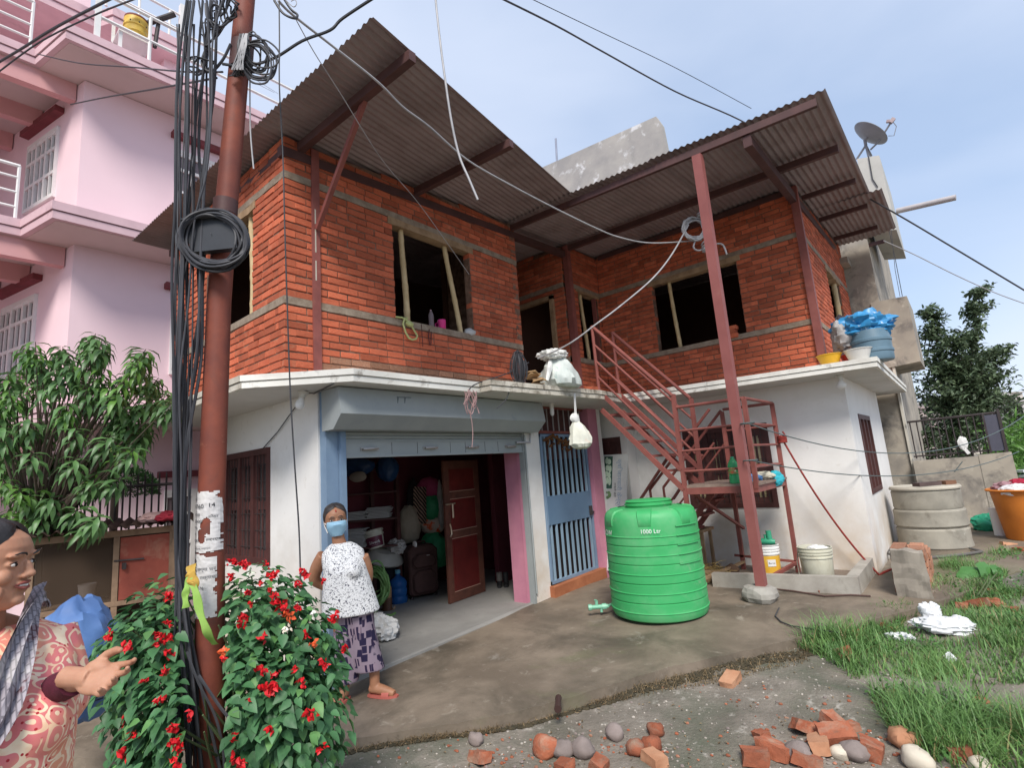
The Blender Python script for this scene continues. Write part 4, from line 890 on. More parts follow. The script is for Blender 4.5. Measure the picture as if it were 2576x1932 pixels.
# ---- orange tub with washing, green bag
oc = RV(2592,1345,7.9); oc.z = ghgt(oc.x,oc.y)
ob = thing('orange_tub', tuple(oc), 'tall orange plastic tub heaped with washing at the right edge', 'tub')
m = MB(); m.lathe([(0,0),(.25,0),(.265,.02),(.34,.68),(.385,.69),(.395,.705),(.38,.72),(.33,.715),(.25,.05),(0,.05)],36,oc); obj('tub_body', m, PM('orange_plastic',(.62,.20,.03),(.52,.16,.025),sc=5,rough=.5,bump=.08), ob, smooth=35)
for k,(off,c_,r_,lb) in enumerate((((-.16,-.12,.70),(.72,.70,.70),(.16,.12,.08),'white washing on the near side of the orange tub'),((.06,.0,.73),(.40,.02,.05),(.16,.15,.10),'dark red washing heaped in the orange tub'),((-.05,.12,.72),(.35,.2,.22),(.16,.12,.09),'faded pink washing behind the white in the orange tub'))):
    m = MB(); crumple(m,oc+RH*off[0]+FH*off[1]+Vector((0,0,off[2])),r_,20+k); tag(obj('washing', m, plain('wash_%d' % k,c_,.85), smooth=True), lb, 'clothes')
gp = RG(2492,1333); m = MB(); crumple(m,gp+Vector((0,0,.08)),(.19,.16,.14),31,flat=.6); tag(obj('green_bag', m, plain('bag_green',(.03,.33,.19),.45), smooth=True), 'crumpled green plastic bag beside the orange tub', 'bag')
m = MB(); gp2 = RV(2505,1290,8.3); m.lathe([(.07,0),(.08,.4),(0,.41)],16,(gp2.x,gp2.y,gz(gp2.x,gp2.y))); tag(obj('white_drum', m, WHITEP, smooth=True), 'slim white drum behind the orange tub', 'drum')
# ---- side window stain is left out; ropes and hoses
ROPE = PM('red_rope',(.32,.045,.035),(.2,.03,.025),sc=30,rough=.9,bump=.3,bsc=90)
def sag(a, b, s, n=16): a = Vector(a); b = Vector(b); return [a.lerp(b,i/n)-Vector((0,0,4*s*(i/n)*(1-i/n))) for i in range(n+1)]
ra = RY(1968,1105,7.86); rb = RG(2212,1447,.0); re_ = RG(2282,1420,.06)
m = MB(); m.tube(sag(ra,rb,.16)+[tuple(rb+(re_-rb)*t+Vector((0,0,.01))) for t in (.15,.3,.6,1)],.014,6)
for k in range(5): a_ = k*1.3; m.tube([ra+Vector((.05*cos(a_+j*.5),.05*sin(a_+j*.5),.02*k-.04)) for j in range(13)],.012,5)
m.tube([ra+Vector((.03,-.03,0)),ra+Vector((.05,-.05,.06)),ra+Vector((.03,-.05,.1))],.012,5)
tag(obj('red_rope', m, ROPE, smooth=True), 'red rope tied to the stair post and running down to the ground', 'rope')
LINE = plain('clothes_line',(.10,.13,.13),.6,bump=0)
a0 = RY(1880,1065,6.33); a1 = Vector((1.0,12.6,2.36)); m = MB(); m.tube(sag(a0,a1,.55,22),.007,5); m.tube([a0+Vector((.075*cos(q),.075*sin(q),0)) for q in np.linspace(0,2*pi,14)],.008,5); tag(obj('clothes_line', m, LINE), 'upper clothes line from the roof post to the fence', 'wire')
a0 = RY(1888,1158,6.4); a1 = Vector((.62,12.2,1.62)); m = MB(); m.tube(sag(a0,a1,.28,22),.007,5); m.tube([a0+Vector((.075*cos(q),.075*sin(q),0)) for q in np.linspace(0,2*pi,14)],.008,5); mid_ = sag(a0,a1,.28,22)[15]; m.tube([mid_+Vector((-.04,0,-.03)),mid_+Vector((.08,0,.12))],.008,4); tag(obj('clothes_line', m, LINE), 'lower clothes line from the roof post to the boundary wall', 'wire')
HOSE = plain('dark_hose',(.10,.055,.045),.6)
m = MB(); m.tube([RG(px,py,.015) for px,py in [(1880,1480),(1935,1480),(2000,1488),(2075,1500),(2140,1497),(2190,1500)]],.010,6); tag(obj('hose', m, HOSE, smooth=True), 'thin brown hose lying along the foot of the washing kerb', 'hose')
m = MB(); m.tube([RG(px,py,.012) for px,py in [(1960,1530),(1950,1550),(1965,1565),(1990,1575),(2040,1583),(2110,1592)]],.007,5); tag(obj('cable_on_ground', m, CABLE, smooth=True), 'thin black cable curling on the yard behind the post footing', 'cable')
m = MB(); m.tube([RG(px,py,.03) for px,py in [(2262,1370),(2235,1382),(2232,1392),(2260,1402),(2330,1404),(2420,1396),(2470,1388),(2440,1380)]],.018,7); tag(obj('hose', m, plain('grey_hose',(.14,.13,.12),.6), smooth=True), 'dark hose looped round the foot of the ring tank', 'hose')
# ---- things on the slab edge, right corner
def bowl(c, r, h, mat, label):
    m = MB(); m.lathe([(0,0),(r*.6,0),(r*.65,.008),(r*.98,h-.01),(r*1.05,h-.006),(r*1.05,h),(r*.95,h-.004),(r*.6,.015),(0,.012)],28,c); tag(obj('bowl', m, mat, smooth=40), label, 'bowl')
bowl((-1.19,7.90,ZS),.145,.15,plain('yellow_plastic',(.80,.45,.03),.35),'yellow plastic bowl on the slab edge below the brick corner')
bowl((-1.0,8.07,ZS),.09,.13,plain('red_plastic',(.6,.04,.03),.35),'small red bowl half hidden between the yellow and white bowls')
bowl((-.87,7.93,ZS),.155,.16,plain('white_plastic',(.72,.70,.66),.35),'white plastic bowl on the slab edge beside the blue drum')
br = thing('blue_drum', (-.70,8.2,ZS), 'low blue grey plastic drum on the slab corner under a tarpaulin', 'drum')
m = MB(); m.lathe([(0,0),(.215,0),(.225,.02),(.225,.10),(.235,.11),(.235,.14),(.222,.15),(.222,.24),(.232,.25),(.232,.28),(.22,.29),(.20,.40),(0,.41)],32,(-.74,8.16,ZS)); obj('drum_body', m, PM('drum_blue',(.13,.21,.27),(.1,.17,.22),sc=4,rough=.45,bump=.05), br, smooth=35)
TARP = PM('blue_tarp',(.05,.28,.55),(.03,.2,.42),sc=4,rough=.35,bump=.2,bsc=20,stain=(9,(.65,.72,.78),.58,.64))
m = MB(); crumple(m,(-.80,8.22,ZS+.47),(.27,.20,.15),41,40,26,a1=.5,a2=.28); m2 = tag(obj('tarpaulin', m, TARP, smooth=25), 'blue and silver tarpaulin bundled on top of the slab corner drum', 'tarpaulin')
m = MB(); crumple(m,(-1.02,8.2,ZS+.36),(.14,.16,.22),42,a1=.3); tag(obj('grey_sack', m, plain('sack_grey',(.38,.36,.35),.8), smooth=True), 'grey sack sagging beside the tarpaulin on the slab corner', 'sack')
m = MB(); crumple(m,(XR+.02,10.25,SB1+.10),(.12,.20,.22),43,a1=.3,flat=.5); tag(obj('dark_cloth', m, plain('cloth_dark',(.06,.05,.06),.9), smooth=True), 'dark cloth bundle on the sill of the side window', 'cloth')
m = MB(); m.tube([(-1.0,8.25,ZS+.12),(-1.0,8.25,ZS+.005),(-1.0,8.22,ZS)],.06,8); tag(obj('red_can', m, plain('maroon_can',(.25,.02,.06),.4)), 'small maroon can behind the white bowl', 'can')
# ---- brick stack in window B
m = None
for i in range(3):
    z = SB1-.035+.062*i; mm = MB(); mm.box((-2.60-.01*i,YB-.06,z),(-2.39-.02*(i%2),YB+.06,z+.058)); tag(obj('loose_brick', mm, BRICK), ['lowest','middle','topmost'][i]+' loose brick stacked on the right wing window sill', 'brick', 'bricks stacked on the sill')
# ---- window A sill
def onsill(px,py): p = RX(px,py,XA-.03); p.z = SB1+.002; return p
p = onsill(1086,828); bottle(p,.215,.033,PM('clear_pet',(.30,.24,.25),(.22,.17,.18),sc=6,rough=.15,bump=0,spec=.6,trans=.3),'dusty clear drink bottle on the left wing window sill',plain('cap_pink',(.5,.3,.35),.5))
p = onsill(1112,828); t = thing('pink_mug', tuple(p), 'bright pink mug on the left wing window sill beside the bottle', 'mug'); m = MB(); m.lathe([(0,0),(.045,0),(.05,.01),(.052,.115),(.046,.115),(.043,.012),(0,.012)],20,p); obj('mug_body', m, PM('pink_print',(.65,.03,.22),(.5,.02,.16),sc=20,rough=.4,bump=0,stain=(16,(.8,.55,.62),.6,.65)), t, smooth=40); m = MB(); m.tube([p+RH*-.05+Vector((0,0,.09)),p+RH*-.08+Vector((0,0,.07)),p+RH*-.075+Vector((0,0,.04)),p+RH*-.05+Vector((0,0,.025))],.007,6); obj('mug_handle', m, bpy.data.materials['pink_print'], t, smooth=True)
m = MB(); crumple(m,onsill(1182,838)+Vector((0,0,.03)),(.05,.08,.05),50,16,10); tag(obj('plastic_scrap', m, plain('scrap_grey',(.5,.5,.5),.4), smooth=True), 'grey scrap of plastic at the right end of the window sill', 'plastic scrap')
RP2 = PM('yellow_rope',(.48,.52,.22),(.4,.42,.18),sc=30,rough=.8,bump=.3,bsc=80)
m = MB(); m.tube([RX(px,py,XA+.03) for px,py in [(996,797),(1012,799),(1022,805),(1032,815),(1040,828),(1050,845),(1047,852),(1037,855),(1028,850),(1020,835),(1014,815),(1018,800),(1024,798),(1022,808)]],.011,6); crumple(m,RX(1030,815,XA+.02),(.03,.05,.03),51,10,7); tag(obj('rope_loop', m, RP2, smooth=True), 'knotted yellow green rope looped over the window sill', 'rope')
m = MB(); m.tube([RX(px,py,XA+.02) for px,py in [(1080,828),(1078,845),(1081,868),(1084,868),(1085,835)]],.006,5); m.tube([RX(px,py,XA+.02) for px,py in [(1060,815),(1062,845),(1064,872)]],.004,4); tag(obj('cord_loop', m, plain('maroon_cord',(.09,.03,.035),.8)), 'thin dark cord hanging in a loop below the window sill bottle', 'cord')
# ---- sack, cardboard, cables on the landing by the upper door
sp_ = RZ(1418,975,ZS); SACK = PM('net_sack',(.62,.66,.62),(.50,.55,.52),sc=6,rough=.7,bump=.3,bsc=50,stain=(8,(.30,.42,.38),.58,.7))
sk = thing('plastic_sack', tuple(sp_), 'bulging white woven sack tied at the neck on the upper landing', 'sack')
spb = Vector((-4.02,5.72,ZS+.17)); m = MB(); bag(m,spb,[(.10,.30),(.07,.24),(.14,.20),(.20,.12),(.25,.02),(.28,-.08),(.27,-.14),(.22,-.17)],60,lean=(.08,0),sq=.9,amp=.24); obj('sack_body', m, SACK, sk, smooth=30)
m = MB(); crumple(m,spb+Vector((-.0,-.02,.28)),(.13,.17,.06),61,a1=.4,a2=.3); m.tube([spb+Vector((0,-.1,.2)),spb+Vector((.1,-.28,.05)),spb+Vector((.12,-.38,-.12))],[.03,.04,.02],6); obj('sack_neck', m, plain('sack_white',(.75,.75,.72),.7), sk, smooth=30)
m = MB()
for i in range(5):
    q = MB(); q.box((-.09,-.07,0),(.09,.07,.012)); Mx = Matrix.Translation((-3.98+R.uniform(-.05,.05),5.22+R.uniform(-.06,.06),ZS+.02+.03*i)) @ Matrix.Rotation(R.uniform(0,3),4,'Z') @ Matrix.Rotation(R.uniform(-.5,.5),4,'X'); place(q,Mx); m.add(q.v,q.f)
tag(obj('cardboard_scraps', m, plain('cardboard',(.42,.27,.14),.9)), 'torn cardboard scraps left of the woven sack on the landing', 'cardboard')
m = MB(); q0 = Vector((-4.05,4.98,ZS+.22))
for i in range(22):
    a_ = R.uniform(0,pi); w = R.uniform(.04,.11); h = R.uniform(.12,.24); m.tube([q0+Vector((cos(a_)*w*sin(t),sin(a_)*w*sin(t),h*cos(t)-.02+R.uniform(-.005,.005))) for t in np.linspace(0,2*pi,13)],.006,5)
tag(obj('cable_bundle', m, CABLE, smooth=True), 'bundle of black cable on the slab beside the upper door', 'cable')
m = MB(); m.box((-3.86,6.35,ZS),(-3.98,6.5,ZS+.06)); tag(obj('loose_brick', m, BRICK), 'broken brick at the corner of the upper landing', 'brick')
hb = RX(1441,990,-3.89); 
m = MB(); P0 = hb; hbz = RX(1450,1085,-3.87); bag(m,hbz,[(.045,.22),(.02,.17),(.05,.12),(.085,.06),(.12,-.02),(.14,-.10),(.145,-.17),(.11,-.215),(.05,-.235)],70,lean=(.05,0),amp=.30); hbg = thing('hanging_bag', tuple(hb), 'white woven bag hanging on strings below the upper landing', 'bag'); obj('bag_body', m, PM('bag_cloth',(.70,.70,.60),(.55,.55,.48),sc=6,rough=.8,bump=.3,bsc=40,stain=[(5,(.66,.42,.32),.62,.8),(7,(.3,.38,.28),.66,.75)]), hbg, smooth=30)
m = MB(); m.tube([hb+Vector((.02,0,0)),hbz+Vector((.0,.0,.17))],.007,5); m.tube([hb+Vector((.02,.02,-.0)),hbz+Vector((.0,.03,.17))],.007,5); crumple(m,hbz+Vector((0,0,.17)),(.05,.06,.06),71,12,8); obj('bag_string', m, WHITEP, hbg, smooth=True)
m = MB(); c0 = RX(1178,985,-3.98)
for i in range(11):
    a_ = R.uniform(0,2*pi); L_ = R.uniform(.12,.30); ofs = Vector((R.uniform(-.02,.03),R.uniform(-.09,.09),R.uniform(-.02,.02))); m.tube([c0+ofs+Vector((.03*sin(t*2+a_),.035*sin(t*pi+a_),-L_*t)) for t in np.linspace(0,1,9)],.005,4)
m.tube([c0+Vector((.02,.05*cos(t),-.14+.11*sin(t))) for t in np.linspace(0,6.3,14)],.006,4); m.tube([c0+Vector((.02,-.02+.03*sin(t*3),-.2-.40*t)) for t in np.linspace(0,1,12)],.004,4)
tag(obj('tangled_string', m, plain('pink_string',(.42,.26,.25),.8)), 'tangle of faded pink string hanging from the slab corner', 'string')
# ---- shop goods
suit = RZ(1062,1503,SF)
sx_ = (RZ(1104,1494,SF)-RZ(1020,1511,SF)).normalized(); sn_ = Vector((sx_.y,-sx_.x,0))
t = thing('suitcase', tuple(suit), 'upright dark brown cloth suitcase on wheels in the shop', 'suitcase'); SUIT = PM('suit_cloth',(.075,.035,.03),(.055,.026,.022),sc=7,rough=.8,bump=.3,bsc=90)
def rbox(m, o, ux_, un_, w, dpt, z0, z1, c=.05):
    pts = [(-w/2+c,z0),(w/2-c,z0),(w/2,z0+c),(w/2,z1-c*1.6),(w/2-c*1.6,z1),(-w/2+c*1.6,z1),(-w/2,z1-c*1.6),(-w/2,z0+c)]
    for q,(n0,ins) in enumerate(((dpt/2,.02),(dpt/2-.03,0),(-dpt/2+.03,0),(-dpt/2,.02))):
        m.v += [tuple(o+ux_*(x*(1-ins/w*2))+un_*n0+Vector((0,0,z+(ins if z < (z0+z1)/2 else -ins)))) for x,z in pts]
    n0 = len(m.v)-32; m.f += [tuple(n0+i for i in range(8)),tuple(n0+24+i for i in range(8))[::-1]]+[(n0+8*k+(i+1)%8,n0+8*k+i,n0+8*k+8+i,n0+8*k+8+(i+1)%8) for k in range(3) for i in range(8)]; m.m += [0]*26
m = MB(); rbox(m,suit,sx_,sn_,.47,.26,.05,.78); obj('case_body', m, SUIT, t)
m = MB(); rbox(m,suit+sn_*.15,sx_,sn_,.38,.05,.09,.42); rbox(m,suit+sn_*.148,sx_,sn_,.38,.045,.45,.66); obj('pocket', m, SUIT, t)
m = MB()
for w in (-.19,.19): m.tube([suit+sx_*w+sn_*.08,suit+sx_*w+sn_*.08+Vector((0,0,.045))],.022,8); m.tube([suit+sx_*w-sn_*.08,suit+sx_*w-sn_*.08+Vector((0,0,.045))],.022,8)
obj('wheel', m, IRON, t)
m = MB(); m.tube([suit-sx_*.09+Vector((0,0,.78)),suit-sx_*.08+Vector((0,0,.82)),suit+sx_*.08+Vector((0,0,.82)),suit+sx_*.09+Vector((0,0,.78))],.013,6); obj('case_handle', m, SUIT, t)
m = MB(); q = suit-sx_*.12+sn_*.1+Vector((0,0,.80)); m.ell(q,(.05,.02,.05),10,6); obj('case_tag', m, WHITEP, t)
m = MB(); m.box((0,0,0),(.05,.012,.002)); place(m, frame3(suit+sn_*.177+sx_*.03+Vector((0,0,.62)), sx_, (0,0,1))); obj('badge', m, plain('badge',(.4,.38,.36),.4), t)
JUG = PM('jug_blue',(.03,.13,.36),(.02,.09,.28),sc=4,rough=.2,bump=0,spec=.6,trans=.3)
jp = RZ(1003,1518,SF); t = thing('water_jug', tuple(jp), 'blue ribbed water jug beside the suitcase', 'water jug'); m = MB(); m.lathe([(0,0),(.115,0),(.13,.02),(.13,.09),(.122,.1),(.122,.12),(.13,.13),(.13,.2),(.122,.21),(.122,.23),(.13,.24),(.13,.29),(.10,.345),(.045,.38),(.035,.39),(.035,.43),(0,.43)],28,jp); obj('jug_body', m, JUG, t, smooth=40); m = MB(); m.lathe([(.04,.42),(.04,.47),(0,.475)],16,jp); obj('jug_cap', m, plain('jug_cap',(.1,.3,.4),.4), t)
kp = RZ(974,1537,SF); t = thing('brown_flask', tuple(kp), 'tan and brown banded canister in front of the blue jug', 'canister'); m = MB(); m.lathe([(0,0),(.085,0),(.09,.02),(.075,.05),(.085,.15),(.08,.18)],18,kp,sq=.8); obj('canister_base', m, plain('leather_brown',(.10,.045,.025),.6), t, smooth=40); m = MB(); m.lathe([(.078,.18),(.08,.30),(.07,.33),(.055,.33),(0,.30)],18,kp,sq=.8); obj('canister_top', m, plain('leather_tan',(.32,.19,.09),.7), t, smooth=40); m = MB(); m.tube([kp+RH*.09+Vector((0,0,.03)),kp+RH*.11+Vector((0,0,.02))],.03,8); obj('canister_foot', m, plain('foot_tan',(.35,.24,.16),.7), t)
hp = RZ(948,1545,SF); HG = PM('hose_green',(.20,.36,.12),(.15,.29,.09),sc=7,rough=.45,bump=.05)
t = thing('hose_coil', tuple(hp), 'thick coil of pale green hose behind the masked woman', 'hose'); m = MB()
for i in range(15):
    ph = R.uniform(0,6.3); rx_ = R.uniform(.12,.24); rz_ = R.uniform(.15,.30); c = hp+Vector((0,0,.36+R.uniform(-.05,.08)))+RH*R.uniform(-.1,.02)-FH*R.uniform(-.06,.08); m.tube([c+RH*(rx_*cos(a_+ph))+Vector((0,0,rz_*sin(a_+ph)))+FH*.06*sin(2*a_+i) for a_ in np.linspace(0,2*pi,22)],.014,7)
obj('hose_loop', m, HG, t, smooth=True)
m = MB(); m.tube([hp+Vector((0,0,.6))+RH*.06,hp+Vector((0,0,.25))+RH*.10-FH*.08,hp+Vector((0,0,.08))+RH*.03-FH*.12,hp+Vector((0,0,.02))-FH*.15,hp+Vector((0,0,.03))+RH*.10-FH*.22,hp+RH*.25-FH*.22+Vector((0,0,.02)),hp+RH*.28-FH*.12+Vector((0,0,.02))],.016,7); obj('hose_end', m, HG, t, smooth=True)
gb_ = RV(965,1398,8.45); m = MB(); M_ = Matrix.Rotation(.25,4,FH); m.lathe([(.30,0),(.31,.02),(.26,.10),(.20,.16),(0,.17)],30,gb_+Vector((0,0,-.06)),M_ @ Vector((.15,-.1,1))); tag(obj('grey_basin', m, plain('basin_grey',(.40,.38,.34),.5), smooth=40), 'upturned grey plastic basin behind the hose coil', 'basin')
m = MB(); q = gb_; m.box((q.x-.35,q.y-.02,SF),(q.x+.05,q.y+.40,q.z-.10)); tag(obj('storage_chest', m, plain('trunk_dark',(.02,.022,.03),.6)), 'dark trunk under the upturned basin in the shop', 'trunk')
pk = RV(948,1380,8.3); t = thing('paint_pail', tuple(pk), 'tilted cream paint pail with a maroon label on the basin', 'bucket'); ax_ = (Vector((0,0,1))-RH*.22+FH*.1).normalized()
m = MB(); m.lathe([(0,0),(.115,0),(.12,.01),(.135,.19),(.148,.195),(.148,.215),(.137,.22),(.138,.245),(.150,.25),(.150,.275),(.14,.28),(.13,.28),(.11,.02),(0,.02)],30,pk,ax_); obj('pail_body', m, plain('pail_cream',(.62,.60,.50),.4), t, smooth=35)
Zp = ax_; Xp = (-FH-Zp*(-FH).dot(Zp)).normalized(); Yp = Zp.cross(Xp)
def onp(q, r): return [tuple(pk+Zp*(y)+(Xp*cos(x/r)+Yp*sin(x/r))*(r+.08*(y-.02)/1.0+z_)) for x,y,z_ in q]
q = MB(); q.grid([[(-.16+.32*i/12, yy, .001) for i in range(13)] for yy in (.025,.175)]); q.v = onp(q.v,.122); obj('label', q, PM('maroon_label',(.16,.03,.06),(.12,.02,.045),sc=9,rough=.4,bump=0), t, smooth=True)
q = text_mb('Silverk', .062); q.v = [(v[0]+.02,v[1]+.09,.003) for v in q.v]; q.v = onp(q.v,.122); obj('label_text', q, WHT, t)
q = text_mb('_______', .028); q.v = [(v[0]+.02,v[1]+.06,.003) for v in q.v]; q.v = onp(q.v,.122); obj('label_rule', q, WHT, t)
m = MB(); crumple(m,RV(998,1375,8.45),(.14,.10,.09),80,a2=.25); tag(obj('white_cloth', m, plain('cloth_white',(.5,.48,.46),.8), smooth=30), 'crumpled white cloth between the pail and the suitcase', 'cloth')
def sack(px,py,dist,r_,seed,mat,name,label,cat='sack',rot=0): m = MB(); crumple(m,RV(px,py,dist),r_,seed,a1=.12,a2=.07,M=Matrix.Rotation(YAW+rot,3,'Z')); return tag(obj(name, m, mat, smooth=True), label, cat)
GS = PM('green_sack_print',(.02,.22,.09),(.03,.28,.12),sc=3,rough=.5,bump=.1,stain=[(6,(.55,.60,.52),.66,.68)])
sack(1092,1385,8.95,(.22,.16,.30),83,GS,'printed_sack','green and white printed sack behind the suitcase'); sack(1088,1318,8.98,(.20,.14,.16),84,PM('orange_sack_print',(.60,.50,.42),(.5,.38,.3),sc=3,rough=.5,bump=.1,stain=(5,(.70,.10,.02),.5,.56)),'printed_sack','sack with an orange emblem between the two green sacks'); sack(1085,1275,8.9,(.19,.14,.20),85,GS,'printed_sack','upper green sack leaning below the pink bag')
sack(1108,1270,8.85,(.05,.06,.36),86,plain('roll_grey',(.42,.40,.37),.6),'grey_roll','grey rolled sheet standing beside the green sacks','roll',.1)
sack(1030,1320,8.75,(.17,.14,.28),87,PM('beige_sack',(.36,.31,.24),(.28,.24,.18),sc=4,rough=.6,bump=.2),'beige_sack','beige plastic sack behind the suitcase'); sack(1078,1228,8.9,(.18,.13,.16),88,plain('pink_cloth',(.42,.06,.15),.8),'pink_bag','pink cloth bag hanging on the shop wall','bag')
sack(1040,1262,8.9,(.10,.1,.34),90,plain('black_cloth',(.025,.02,.022),.9),'black_coat','dark coat hanging beside the pink bag','coat')
m = MB(); sm_ = PM('striped_cloth',(.40,.27,.20),(.03,.02,.02),sc=5,rough=.9,bump=0)
t_ = sm_.node_tree; wv = N(t_,'ShaderNodeTexWave'); wv.inputs['Scale'].default_value = 9; wv.bands_direction = 'DIAGONAL'; lk(t_, vec_nodes(t_), wv.inputs['Vector']); lk(t_, ramp_(t_, wv.outputs['Fac'], [(.55,(.025,.018,.018)),(.62,(.42,.29,.22))]), princ(sm_).inputs['Base Color'])
P = [[RV(px,py,8.72+.03*sin(px*.35)) for px in range(1040,1076,4)] for py in (1225,1250,1275,1300,1318)]; m.grid(P); m.grid([[p+FH*.02 for p in r_][::-1] for r_ in P]); tag(obj('striped_cloth', m, sm_, smooth=True), 'black and tan striped cloth hanging in front of the green sack', 'cloth')
sh_ = thing('shop_shelf', (-6.9,4.2,SF), 'dark wooden shelf full of papers at the back of the shop', 'shelf')
sx0 = RV(830,1300,8.3); sx1 = RV(1000,1300,8.45)
for z in (.95,1.35,1.75,2.1):
    m = MB(); m.bar(Vector((sx0.x,sx0.y,z)),Vector((sx1.x,sx1.y,z)),.35,.025); obj('shelf_board', m, DARKWOOD, sh_)
for p in (sx0,sx1,sx0.lerp(sx1,.62)):
    m = MB(); m.box((p.x-.03,p.y-.03,SF),(p.x+.03,p.y+.03,2.2)); obj('shelf_post', m, DARKWOOD, sh_)
PAPER = plain('paper_stack',(.55,.55,.54),.8)
for (u,z,n_,lb) in ((.38,.97,13,'tall stack of grey newspapers on the low shop shelf'),(.40,1.37,6,'short stack of newspapers on the middle shop shelf'),(.75,1.37,8,'stack of papers at the right of the middle shop shelf')):
    t = thing('paper_stack', tuple(sx0.lerp(sx1,u)), lb, 'papers')
    for i in range(n_):
        m = MB(); c = sx0.lerp(sx1,u)-FH*.08; c.z = z+.01+i*.021; d = (RH+FH*R.uniform(-.15,.15)).normalized(); m.bar(c-d*(.17+R.uniform(-.02,.02)),c+d*(.17+R.uniform(-.02,.02)),.24,.013); obj('sheaf', m, PAPER, t)
sack(895,1175,8.1,(.26,.14,.13),91,PM('blue_bag',(.02,.06,.16),(.015,.045,.12),sc=4,rough=.4,bump=.2),'blue_bag','left one of two big blue bags on top of the shop shelf','bag'); sack(975,1180,8.2,(.16,.14,.18),92,bpy.data.materials['blue_bag'],'blue_bag','right one of two big blue bags on top of the shop shelf','bag'); sack(900,1200,7.9,(.12,.05,.07),93,plain('dull_paper',(.3,.26,.22),.8),'paper_bag','dull paper bag hanging below the left blue bag','bag')
bt_ = RZ(1258,1478,SF)
for k,(off,lb) in enumerate(((0,'left one of two black boots beside the inner door'),(.10,'right one of two black boots beside the inner door'))):
    t = thing('rubber_boot', tuple(bt_+RH*off), lb, 'boot', 'black boots'); m = MB(); c = bt_+RH*off; m.tube([c+Vector((0,0,.22)),c+Vector((0,0,.12)),c+Vector((0,0,.05)),c-FH*.06+Vector((0,0,.035)),c-FH*.14+Vector((0,0,.03))],[.045,.042,.045,.045,.028],9); obj('boot_body', m, plain('boot_black',(.025,.025,.027),.5) if k == 0 else bpy.data.materials['boot_black'], t, smooth=True)
    if k == 0: m = MB(); m.tube([c+Vector((0,0,.10)),c+Vector((0,0,.225))],.047,9); obj('boot_cuff', m, plain('boot_grey',(.14,.13,.12),.7), t)
m = MB(); q = RZ(1308,1455,SF+.22); crumple(m,q,(.06,.04,.03),95,12,8); tag(obj('brown_slipper', m, plain('slipper_brown',(.07,.035,.03),.7), smooth=True), 'brown slipper on the white step by the shop jamb', 'slipper')
wq = RZ(957,1608,SF); m = MB(); crumple(m,wq+Vector((-.02,0,.10)),(.20,.16,.13),96,a1=.3,a2=.2,flat=.6); tag(obj('white_sack', m, plain('white_sack',(.66,.65,.63),.6), smooth=30), 'crumpled white sack on the floor behind the masked woman', 'sack')
# ================================================================ PINK BUILDING
pb_ = thing('pink_building', (-11,4,0), 'tall pink apartment building with balconies at the left', 'building')
FS = [3.40, 6.55, 9.70]
m = MB(); m.box((-16.5,1.75,FS[2]),(-13.6,3.7,12.4)); obj('wall', m, PINK, pb_)
q_ = RX(165,60,-10.0); QY = q_.y; BD = Vector((-.975,-.222,0)); BN = Vector((.222,-.975,0))
ps_ = Vector((-10,QY,0))+BD*1.05
sl_ = [(-16.5,-5),(ps_.x,-5),(ps_.x,ps_.y),(-10,QY),(-10,9.8),(-16.5,9.8)]
PC = Vector((-10.9,RX(212,225,-10.9).y,0))      # front corner of the wall
PE = PC+BD*4.2
m = MB(); m.prism([(PE.x,PE.y),(PC.x,PC.y),(-10.9,9.2),(PE.x,9.2)],-.2,FS[2]-.3); obj('wall', m, PINK, pb_)
m = MB(); m.box((-17.5,-6,-.2),(PE.x-.01,PE.y+2,FS[2]+2.6)); obj('wall', m, PINK, pb_)
for i,z in enumerate(FS):
    m = MB(); m.prism(sl_, z-.14, z); m.prism(inset(sl_,.05), z-.158, z-.139); m.prism(inset(sl_,.02), z-.28, z-.157); obj('balcony_slab', m, PINKTRIM, pb_)
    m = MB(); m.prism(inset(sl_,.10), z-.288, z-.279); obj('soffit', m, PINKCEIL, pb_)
    for x in (-11.15,-12.4,-13.6):
        m = MB(); m.box((x-.14,-4.5,z-.62),(x+.02,(PC+BD*((-10.9-x+.02)/.975)).y-.01,z-.289)); obj('ceiling_beam', m, PINKBEAM, pb_)
    # railings
    if i > 0:
        m = MB()
        for h in (.22,.48,.74,.95): m.tube([(ps_.x-.08,-4.5,z+h),(ps_.x-.08,ps_.y-.05,z+h)], .022 if h < .9 else .03, 6)
        for k in range(6): m.tube([(ps_.x-.08,ps_.y-.06-k*1.05,z),(ps_.x-.08,ps_.y-.06-k*1.05,z+.95)], .025, 6)
        obj('balcony_railing', m, WHITEP, pb_, smooth=True)
m = MB(); z = FS[2]
m.box((-10.12,1.70,z),(-10.05,1.78,z+.95))
for h in (.45,.95): m.tube([(-10.08,1.72,z+h),(-10.08,9.6,z+h)], .03, 6)
for k in range(6): m.tube([(-10.08,2.5+k*1.4,z),(-10.08,2.5+k*1.4,z+.95)], .03, 6)
obj('terrace_railing', m, WHITEP, pb_, smooth=True)
